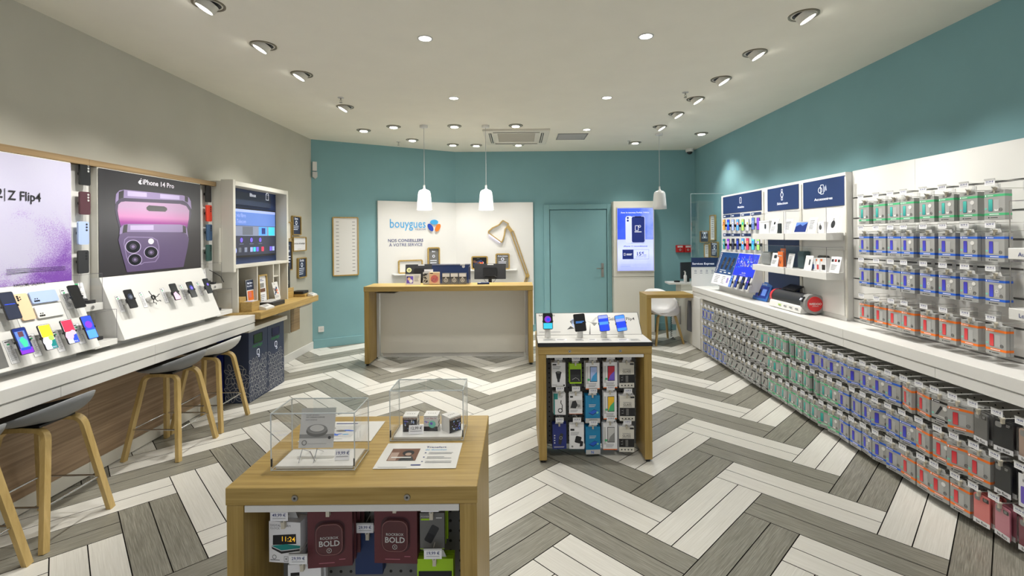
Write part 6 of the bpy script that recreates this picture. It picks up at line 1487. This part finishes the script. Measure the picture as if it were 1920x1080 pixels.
# shelves with clear covers
def ushelf(y0, y1, z, label, hh=.225):
    t = thing('display_shelf', label, 'shelf', (2.8, (y0+y1)/2, z-.065))
    MB().box(2.71, y0, z-.065, XU-.013, y1, z, 'white').build('board', t, bevel=.002)
    m = MB(); m.box(2.716, y0+.004, z+.0005, 2.719, y1-.004, z+hh, 'acrylic'); 
    for y in (y0+.004, y1-.007): m.box(2.7195, y, z+.0005, XU-.014, y+.003, z+hh, 'acrylic')
    m.build('clear_cover', t)
    e = MB()
    for y in (y0+.004, y1-.004): e.tube([(2.717, y, z), (2.717, y, z+hh)], .0018, 'edge_dark', 4); e.tube([(2.717, y, z+hh), (XU-.015, y, z+hh)], .0015, 'edge_dark', 4)
    e.tube([(2.717, y0+.004, z+hh), (2.717, y1-.004, z+hh)], .0015, 'edge_dark', 4); e.build('cover_edges', t)
ushelf(4.20, 4.845, 1.675, 'white shelf with clear cover, upper one under the accessories header')
ushelf(4.87, 5.52, 1.675, 'white shelf with clear cover, upper one under the selection header')
ushelf(4.20, 4.845, 1.325, 'white shelf with clear cover, lower one under the accessories header')
ushelf(4.87, 5.52, 1.325, 'white shelf with clear cover, lower one under the selection header')
def item(name, label, cat, xa, xb, yt, z, depth, mt, draw=None, x=2.765, lean=0.0, group=None, bv=.002):
    fr = RF(x); a0 = fr.px(xa, 440)[0]; a1 = fr.px(xb, 440)[0]; b1 = fr.px((xa+xb)/2, yt)[1]; h = max(.03, b1-z)
    f = F((x, -a0, z+.0008), (0, -1, 0), (lean, 0, 1)); w = a1-a0
    t = thing(name, label, cat, f.at(w/2, 0, 0), group)
    MB().fbox(f, 0, 0, -depth, w, h, 0, mt).build('body', t, bevel=bv)
    if draw: m = MB(); draw(m, f.off(0, 0, .0006), w, h); m.build('front_print', t)
    return t
def dr_dot(kind):
    def fn(m, f, w, h):
        if kind == 'pill': m.flat(f, rrect(w*.55, h*.35, w*.72, h*.75, w*.08), 'dark', .0005)
        if kind == 'round': m.flat(f, circ(w*.5, h*.5, w*.2, 14, h*.22), 'dark', .0005); m.ring(f, circ(w*.5, h*.78, w*.08, 8), circ(w*.5, h*.78, w*.05, 8), .0003, .0006, 'mid_grey')
        if kind == 'ear': m.flat(f, circ(w*.5, h*.7, w*.12, 10, h*.10), 'ink_black', .0005); m.lines(f, w*.15, h*.45, w*.6, 4, h*.08)
        if kind == 'watch': m.flat(f, rrect(w*.3, h*.6, w*.7, h*.85, .01), 'dark', .0005); m.lines(f, w*.15, h*.45, w*.6, 4, h*.08)
        if kind == 'text': m.lines(f, w*.15, h*.8, w*.6, 6, h*.1)
        if kind == 'three': [m.rect(f, w*(.1+.3*k), h*.68, w*(.3+.3*k), h*.84, ['dark', 'dark_red', 'dark'][k], .0005) for k in range(3)]; m.lines(f, w*.15, h*.5, w*.6, 4, h*.09)
    return fn
zu, zl = 1.675, 1.325
item('product_box', 'white box with dark pill shaped product print, first on the upper shelf', 'product box', 1423.5, 1442, 414, zu, .06, 'paper', dr_dot('pill'), 2.775)
item('product_card', 'white card with small black earpiece print on the upper shelf', 'product card', 1442.5, 1456, 410, zu, .003, 'paper', dr_dot('ear'), 2.75, .2)
t = item('earpiece', 'black over ear headset between two cards on the upper shelf', 'headset', 1457.5, 1463, 419, zu, .02, 'black', None, 2.76, bv=.006)
item('product_card', 'white card nearest the shelf joint on the upper shelf', 'product card', 1469, 1483, 410, zu, .003, 'paper', dr_dot('text'), 2.76, .2)
item('tablet', 'white framed tablet with blue landscape screen on the upper shelf', 'tablet', 1486.5, 1511.5, 414, zu, .01, 'white', lambda m, f, w, h: (m.rect(f, w*.08, h*.1, w*.92, h*.9, 's_navy'), m.flat(f, [(w*.08, h*.55), (w*.4, h*.75), (w*.6, h*.6), (w*.92, h*.85), (w*.92, h*.9), (w*.08, h*.9)], 's_tvblue', .001)), 2.75, .3)
item('product_card', 'white card right of the tablet on the upper shelf', 'product card', 1513, 1528.5, 407, zu, .003, 'paper', dr_dot('text'), 2.745, .2)
item('product_box', 'white box with dark round speaker print on the upper shelf', 'product box', 1532, 1545, 416, zu, .05, 'paper', dr_dot('round'), 2.77)
item('product_card', 'white card with dark oval print, last on the upper shelf', 'product card', 1549.5, 1569, 404, zu, .003, 'paper', dr_dot('round'), 2.745, .2)
item('grey_drum', 'light grey drum shaped loudspeaker on the lower shelf', 'loudspeaker', 1426.5, 1443, 472, zl, .07, 'grey', None, 2.78, bv=.02)
item('product_card', 'white card with dark watch print on the lower shelf', 'product card', 1444, 1457, 474, zl, .003, 'paper', dr_dot('watch'), 2.745, .2)
item('strap_pack', 'orange pack with black V on the lower shelf', 'accessory pack', 1458, 1467.5, 472, zl, .008, 'orange', lambda m, f, w, h: (m.text(f, 'V', w*.5, h*.18, h*.35, 'ink_black', .0006, 'c', 2), m.rect(f, w*.15, h*.7, w*.85, h*.76, 'white')), 2.765)
item('strap_pack', 'orange pack standing higher behind the V pack', 'accessory pack', 1463, 1472.5, 466, zl, .008, 'orange', lambda m, f, w, h: m.rect(f, w*.2, h*.8, w*.8, h*.86, 'white'), 2.80)
item('product_card', 'white card nearest the shelf joint on the lower shelf', 'product card', 1474, 1485, 475, zl, .003, 'paper', dr_dot('text'), 2.76, .2)
item('loudspeaker', 'tall dark green loudspeaker on the lower shelf', 'loudspeaker', 1494, 1507, 471, zl, .07, mat('deep_green', (44, 62, 66), .5), None, 2.79, bv=.015)
item('product_card', 'white card with dark oblong print beside the green loudspeaker', 'product card', 1506, 1520, 479, zl, .003, 'paper', dr_dot('pill'), 2.745, .2)
for k, (xa, xb, c, w_) in enumerate(((1521, 1528.5, 'royal_lt', 'blue'), (1529.5, 1536.5, 'red', 'red'), (1537.5, 1550, 'dark', 'black'))):
    if c not in MATS: mat(c, (90, 120, 180), .5)
    item('speaker_box', 'small white box with %s speaker print on the lower shelf' % w_, 'product box', xa, xb, 484, zl, .05, 'paper', (lambda cc: lambda m, f, w, h: (m.rect(f, w*.25, h*.12, w*.75, h*.5, cc, .0006), m.rect(f, w*.05, h*.75, w*.35, h*.92, 'orange', .0006)))(c), 2.77)
item('portable_speaker', 'black portable speaker with carry handle lying behind the small boxes', 'loudspeaker', 1531, 1550, 479, zl, .05, 'dark', None, 2.835, bv=.015)
item('product_card', 'white card with three small product photos at the near shelf end', 'product card', 1553, 1572, 481, zl, .003, 'paper', dr_dot('three'), 2.745, .2)
# far double display with phones
t = thing('tilted_display', 'white tilted display with teal watch poster and bright blue poster', 'display stand', (2.8, 6.15, .9))
bw = Vector((.15, 0, .44)).normalized()
BT = F((2.70, 0, .99), (0, -1, 0), bw); LB = math.hypot(.15, .44)
MB().prism(F((0, 6.7, 0)), [(2.70, .985), (2.866, .985), (2.866, 1.435), (2.852, 1.435)], 0, 1.1, 'white').build('sloping_body', t, bevel=.002)
MB().box(2.80, 5.65, .9005, 2.866, 6.65, .984, 'white_matt').build('plinth', t)
m = MB(); bt = BT.off(0, 0, .002)
m.rect(bt, -6.69, .155, -6.15, LB-.005, 'teal_print' if 'teal_print' in MATS else mat('teal_print', (14, 62, 110), .35), 0); m.rect(bt, -6.69, .005, -6.15, .153, 'paper', 0); m.rect(bt, -6.69, .155, -6.60, LB-.005, 'navy', .0004)
for k in range(7): m.ring(bt, circ(-6.65+.008*(k % 2), .19+.04*k, .02, 10), circ(-6.65+.008*(k % 2), .19+.04*k, .013, 10), .0006, .001, 'white')
for k in range(3): g = bt.off(-6.50+.13*k, .31, 0, -.25); m.flat(g, rrect(-.032, -.085, .032, .085, .02), 'ink_black', .001); m.ring(g, circ(0, 0, .024, 12), circ(0, 0, .018, 12), .0012, .0018, 'mid_grey')
for k in range(3): m.rect(bt, -6.53+.13*k, .175, -6.46+.13*k, .19, 'white', .001)
m.rect(bt, -6.54, .205, -6.36, .213, 'white', .001)
m.rect(bt, -6.14, .17, -5.61, LB-.005, 'print_blue' if 'print_blue' in MATS else mat('print_blue', (30, 52, 215), .35), 0); m.rect(bt, -6.14, .005, -5.61, .168, 'white', 0)
rq = random.Random(4)
for k in range(90):
    an = rq.uniform(-.2, PI+.2); rad = abs(rq.gauss(.10, .05)); g = bt.off(-5.875+rad*math.cos(an)*1.5, .30+rad*math.sin(an)*.8, 0, an+rq.uniform(-.4, .4)); m.flat(g, circ(0, 0, .016, 6, .004), rq.choice(['pale_blue', 'paper', 'tan', 'sky', 'lilac']), .0008+k*.00001)
m.text(bt, 'vivo fan', -5.86, .205, .032, 'white', .001, 'c', 1); m.lines(bt, -5.95, .19, .16, 1, .01, 'white')
m.lines(bt, -6.62, .13, .16, 5, .022); m.lines(bt, -6.4, .13, .10, 5, .022, seed=2); m.rect(bt, -6.25, .05, -6.20, .12, 'lilac'); m.build('posters', t)
for k, (px, py) in enumerate(((1372, 527.5), (1382.5, 528), (1393, 531), (1403, 531.5))):
    f = F(BT.at(0, 0, .04), BT.u, BT.v); a, b = f.px(px, py)
    phone(BT.off(a, b), .066, .155, ['s_tvblue', 's_navy', 's_black', 's_navy'][k], label='narrow phone %s from the left on the white tilted display' % NTH[k], icon=ic_blob('s_navy', ['s_sky', 's_blue', 's_dark', 's_purple'][k]), group='phones on the tilted display')
# tablet on a wedge
p0 = G(1410, 560.4, .9005); p1 = G(1436.7, 566.6, .9005); u = (p1-p0); u.z = 0; w = u.length; u.normalize(); nn = Vector((u.y, -u.x, 0))
f = F(p0+Vector((0, 0, .004)), u, Vector((-nn.x*.42, -nn.y*.42, 1)))
t = thing('tablet_stand', 'blue framed tablet on a tilted stand upon the right counter', 'tablet', f.at(w/2, 0, 0))
MB().prism(f, rrect(0, 0, w, .225, .015), -.010, 0, 'tab_blue' if 'tab_blue' in MATS else mat('tab_blue', (44, 96, 170), .4)).build('frame', t, bevel=.002)
m = MB(); m.prism(f, rrect(w*.12, .03, w*.88, .175, .004), .0004, .001, 's_navy'); m.rect(f, w*.3, .05, w*.42, .13, 's_black', .0014); m.rect(f, w*.5, .06, w*.78, .14, 's_tvblue', .0013); m.text(f, 'samsung', w*.5, .19, .026, 'white', .001, 'c', 1); m.build('screen', t)
m = MB(); m.add([f.at(0.02, .2, -.011), f.at(w-.02, .2, -.011), f.at(w-.02, .0, -.02)+Vector((0, 0, .0)), f.at(.02, 0, -.02), f.at(.02, .2, -.011)+Vector((-nn.x*.10, -nn.y*.10, -.19)), f.at(w-.02, .2, -.011)+Vector((-nn.x*.10, -nn.y*.10, -.19))], [(0, 1, 5, 4), (0, 4, 3), (1, 2, 5), (2, 3, 4, 5)], 'light_grey'); m.build('stand', t)
# tube shaped cutter with red end
t = thing('film_cutter', 'grey and black tube shaped machine with round red end cap', 'machine', (2.80, 4.83, .9))
xc, zc, rd = 2.795, 1.005, .082; y0, y1 = 4.50, 5.17
m = MB(); m.cyl((xc, y0+.07, zc), (xc, y1-.06, zc), rd, rd, 'dark', 32); m.build('tube_body', t)
m = MB(); m.prism(F((0, y0+.06, 0)), [(xc-.105, .905), (xc+.08, .905), (xc+.085, .98), (xc-.07, .98), (xc-.09, .965)], -(y1-y0-.10), 0, 'white'); m.build('cradle', t, bevel=.006)
m = MB(); m.cyl((xc, y1-.06, zc), (xc, y1, zc), rd+.004, rd-.008, 'red', 32); m.build('far_cap', t)
m = MB(); m.prism(F((0, y0, 0)), [(xc+.098*math.cos(PI*2*i/10+.3), zc+.098*math.sin(PI*2*i/10+.3)) for i in range(10)], -.075, 0, 'grey'); m.build('end_housing', t, bevel=.01)
m = MB(); m.cyl((xc, y0+.001, zc), (xc, y0-.006, zc), .072, .070, 'red', 30); m.build('end_cap', t)
m = MB(); g = F((xc, y0-.0065, zc)); m.text(g, 'WEDOO', 0, -.008, .030, 'white', .0006, 'c', 1.5); m.rect(g, -.03, -.022, .03, -.018, 'light_grey'); m.build('end_lettering', t)
m = MB(); g = F((xc-.093, y0+.06, zc+.035), (0, -1, 0), (.7, 0, 1)); m.fbox(g, -.022, -.02, -.004, .03, .035, .006, 'black'); m.text(g, '85', -.018, -.008, .035, 's_white', .007, 'l', 1); m.build('display', t)
m = MB(); [m.rect(F((xc-.092, 0, .935), (0, -1, 0), (.2, 0, 1)), -4.65-.1*k, 0, -4.60-.1*k, .012, 'lime' if k == 3 else 'print_grey', .012) for k in range(4)]; m.build('buttons', t)
(MB().tube([(2.87, 4.47, .98), (2.92, 4.40, .92), (2.90, 4.30, .905), (2.92, 4.22, .905)], .004, 'light_grey', 5).build('power_cord', t))
f = F((2.84, 4.86, 1.085), (0.1, -1, 0), (.8, 0, .35)); t = thing('black_tablet', 'black tablet propped flat behind the tube shaped machine', 'tablet', f.at(0, 0, 0))
f = F((2.77, 5.02, 1.092), (0, -1, 0), (.75, 0, .35)); MB().prism(f, rrect(0, 0, .24, .105, .008), 0, .008, 'black').build('body', t, bevel=.002); m = MB(); m.prism(f, rrect(.008, .006, .232, .099, .004), .0083, .0088, 's_black'); m.build('screen', t)
MB().tube([f.at(.22, .1, 0), (2.868, 4.79, 1.04), (2.868, 4.79, .99)], .006, 'white', 6).build('support_leg', t)
# clear cabinet at the near end
def audio(z, txt, label):
    t = thing('labelled_shelf', label, 'shelf', (2.75, 1.9, z-.06))
    MB().box(2.62, 1.3, z-.06, XS-.001, 2.553, z, 'white').build('board', t, bevel=.003)
    m = MB(); g = RF(2.619); m.text(g, txt, -2.50, z-.043, .030, 'ink', .001, 'l', .8); m.build('lettering', t)
    m = MB(); m.box(2.624, 1.31, z+.0005, 2.628, 2.548, z+.25, 'acrylic'); m.box(2.6285, 2.544, z+.0005, XS-.002, 2.548, z+.25, 'acrylic'); m.build('clear_cover', t)
    e = MB(); e.tube([(2.625, 2.546, z), (2.625, 2.546, z+.25)], .003, 'steel', 6); e.tube([(2.625, 2.546, z+.25), (XS-.003, 2.546, z+.25)], .0016, 'edge_dark', 4); e.tube([(2.625, 2.546, z+.25), (2.625, 1.31, z+.25)], .0016, 'edge_dark', 4); e.build('cover_edges', t)
audio(1.585, 'Audio', 'white shelf with clear cover reading Audio at the right picture edge'); audio(1.265, 'Loisir', 'white shelf with clear cover reading Loisir at the right picture edge')
tag(MB().box(2.70, 2.44, 1.2655, 2.72, 2.53, 1.43, 'navy_dark').build('navy_box', bevel=.003), 'dark navy box on the Loisir shelf at the picture edge', 'product box')

# glass screen, services board, frames beyond
t = thing('glass_screen', 'upright clear glass screen standing at the end of the right counter', 'glass partition', (2.84, 7.175, .9))
MB().box(2.605, 7.171, 1.335, 3.10, 7.179, 2.285, 'glass').build('pane', t)
m = MB(); m.tube([(2.604, 7.175, 1.335), (2.604, 7.175, 2.286)], .003, 'acrylic_edge', 4); m.tube([(2.604, 7.175, 2.286), (3.10, 7.175, 2.286)], .003, 'acrylic_edge', 4); m.build('pane_edges', t)
t = thing('services_board', 'white board with navy Services Express header on the right counter end', 'sign', (2.82, 7.16, .9))
f = F((2.60, 7.165, .9005), (1, 0, 0), (0, 0, 1)); MB().fbox(f, 0, 0, -.004, .40, .42, .004, 'paper').build('board', t); MB().fbox(f, -.003, .285, .0045, .40, .425, .008, 'navy').build('header', t)
m = MB(); fit(m, f, 'Services Express', 1297.5, 1338.5, 496, 3.8, 's_white', .010, 1)
for k in range(4): m.ring(f, circ(.06+.085*k, .225, .014, 10), circ(.06+.085*k, .225, .009, 10), .0045, .005, 'ink'); m.rect(f, .04+.085*k, .19, .08+.085*k, .195, 'ink', .005)
m.build('lettering', t)
PWR = F((3.117, 0, 0), (0, -1, 0))
for (x0, y0, x1, y1, lb, fc, dr) in ((1333.5, 403, 1343.5, 451, 'tall oak framed white list beyond the glass screen', 'paper', lambda m, g, w, h: m.lines(g, w*.2, h*.85, w*.6, 10, h*.08)), (1315, 433, 1331.5, 455, 'small dark oak framed sign, leftmost beyond the glass screen', 'navy_dark', d_dark('Emplois', 2)),
        (1322.7, 457, 1332, 483.5, 'small white oak framed sign, lowest beyond the glass screen', 'paper', lambda m, g, w, h: m.lines(g, w*.2, h*.85, w*.6, 5, h*.13)), (1334.3, 453, 1348.6, 482.5, 'dark oak framed sign nearest the wall unit beyond the glass screen', 'navy_dark', d_dark('Services', 4))):
    a0, b0, a1, b1 = q2(PWR, x0, y0, x1, y1); framed(PWR, a0, b0, a1, b1, lb, fc, draw=dr)
# small oak table, chair, service desk behind
t = thing('oak_side_table', 'small oak table with solid side panel beside the right counter', 'table', (2.25, 7.4, 0))
MB().box(1.905, 7.09, .732, 2.598, 7.52, .785, 'oak').build('table_top', t, bevel=.003)
MB().box(1.907, 7.095, .0, 1.975, 7.515, .7315, 'oak_z').build('side_panel', t, bevel=.003)
MB().box(2.555, 7.12, .0, 2.60, 7.68, .7315, 'oak_z').build('side_panel', t) if False else None
t = thing('service_desk', 'narrow white service desk behind the glass screen', 'desk', (2.75, 7.75, 0))
MB().prism(F((0, 0, 0), (1, 0, 0), (0, 1, 0)), [(2.44, 7.72), (3.10, 7.72), (3.10, 8.05), (2.46, 8.02)], .868, .895, 'white').build('desk_top', t, bevel=.004)
MB().box(2.64, 7.74, .0, 3.09, 8.0, .8675, 'cream').build('body', t)
mo = thing('slim_monitor', 'dark monitor seen edge on behind the services board', 'monitor', (2.78, 7.85, .8955))
f = F((2.66, 7.80, .95), (1, .35, 0), (.03, .1, 1)); MB().prism(f, rrect(0, 0, .30, .27, .006), -.02, 0, 'dark').build('screen_case', mo, bevel=.003); MB().box(2.76, 7.86, .8955, 2.82, 7.95, .96, 'black').build('stand', mo)
t = thing('bottle', 'small clear pump bottle on the service desk', 'bottle', (2.72, 7.76, .8955)); MB().lathe((2.715, 7.76, .8955), [(.001, 0), (.024, .001), (.026, .01), (.026, .11), (.012, .13), (.011, .145)], 'light_grey', 16).build('body', t)
m = MB(); m.cyl((2.715, 7.76, 1.0405), (2.715, 7.76, 1.065), .013, .013, 'white', 12); m.tube([(2.715, 7.76, 1.065), (2.715, 7.76, 1.08), (2.69, 7.76, 1.078)], .004, 'white', 6); m.build('pump', t)
t = thing('computer_mouse', 'small black computer mouse on the service desk', 'mouse', (2.60, 7.82, .8955)); MB().prism(F((2.60, 7.82, .8955), (1, 0, 0), (0, 1, 0)), circ(0, 0, .05, 14, .03), 0, .025, 'black').build('body', t, bevel=.008)
t = thing('folded_bag', 'dark grey folded bag hanging beside the oak side table', 'bag', (2.60, 7.3, .25)); MB().prism(F((2.555, 7.05, .20)), [(.02, 0), (.07, .0), (.075, .3), (.065, .46), (.045, .46), (.03, .3)], -.05, 0, mat('bag_grey', (104, 106, 114), .6)).build('bag_body', t, bevel=.008) if False else None
MB().prism(F((2.56, 7.24, .20)), [(0, .02), (.055, 0), (.055, .36), (.045, .47), (.02, .47), (.008, .33)], -.03, .03, mat('bag_grey', (104, 106, 114), .6)).build('bag_body', t, bevel=.008)
t = thing('white_socket_box', 'white box with coiled cable mounted low behind the chair', 'socket box', (2.58, 7.9, .3))
MB().box(2.50, 7.735, .22, 2.637, 7.80, .52, 'white').build('body', t, bevel=.004)
m = MB(); m.tube([(2.47+.014*math.cos(i*.9), 7.72+.014*math.sin(i*.9), .40-.0042*i) for i in range(90)], .004, 'black', 5); m.tube([(2.47, 7.72, .022), (2.50, 7.70, .015), (2.44, 7.66, .008), (2.50, 7.62, .008)], .004, 'black', 5); m.build('coiled_cable', t)
# white shell chair
t = thing('shell_chair', 'white shell armchair with oak legs tucked behind the small oak table', 'chair', (0, 0, 0))
NR, NT = 10, 40
def CP(r, th, off):
    c = math.cos(th-PI/2); bf = (1+c)/2; side = abs(math.sin(th-PI/2))
    rx, ry = .265, .25
    q = min(1, 1.12*r/(.12+r)) if False else (1-(1-r)**1.9)
    x = rx*q*math.cos(th); y = ry*q*math.sin(th)+.02*bf*r**2
    rim = .015+.345*bf**1.15 + .03*side*(1 if c > -.3 else 0)
    z = .445+rim*r**2.3 - .02*(1-bf)*r**3
    nx, ny = -math.cos(th)*r, -math.sin(th)*r
    return (x-off*nx, y-off*ny, z-off*(1-.8*r))
vs = []
for off in (0, .009):
    vs.append(CP(0, 0, off))
    for i in range(1, NR+1):
        for j in range(NT): vs.append(CP(i/NR, 2*PI*j/NT, off))
n1 = 1+NR*NT; fs = []
for j in range(NT):
    k = (j+1) % NT; fs += [[0, 1+j, 1+k], [n1, n1+1+k, n1+1+j]]
    for i in range(NR-1): a = 1+i*NT+j; b = 1+i*NT+k; fs += [[a, a+NT, b+NT, b], [n1+a, n1+b, n1+b+NT, n1+a+NT]]
    a = 1+(NR-1)*NT+j; b = 1+(NR-1)*NT+k; fs.append([a, n1+a, n1+b, b])
MB().add(vs, fs, 'shell_white', True).build('shell', t)
for sx in (-1, 1):
    for sy in (-1, 1): MB().sweep([(sx*.235, sy*.22, 0), (sx*.19, sy*.175, .22), (sx*.15, sy*.135, .41), (sx*.12, sy*.11, .432), (0, sy*.03, .436)], [.026, .032, .038, .036, .03], [.022, .026, .03, .022, .02], (0, 1, .1), 'oak_leg').build('leg', t)
place(t, (2.24, 7.46, 0), .25)
# leaflet and tablet at the near end of the left counter
sheet('clear_folder', 'white papers lying at the near end of the left counter', 'papers', F((-2.95, 2.0, .9008), (1, 0, 0), (0, 1, 0)), .21, .30, 'paper', lambda m, f, w, h: m.lines(f, .02, h*.9, w*.8, 9, .025))
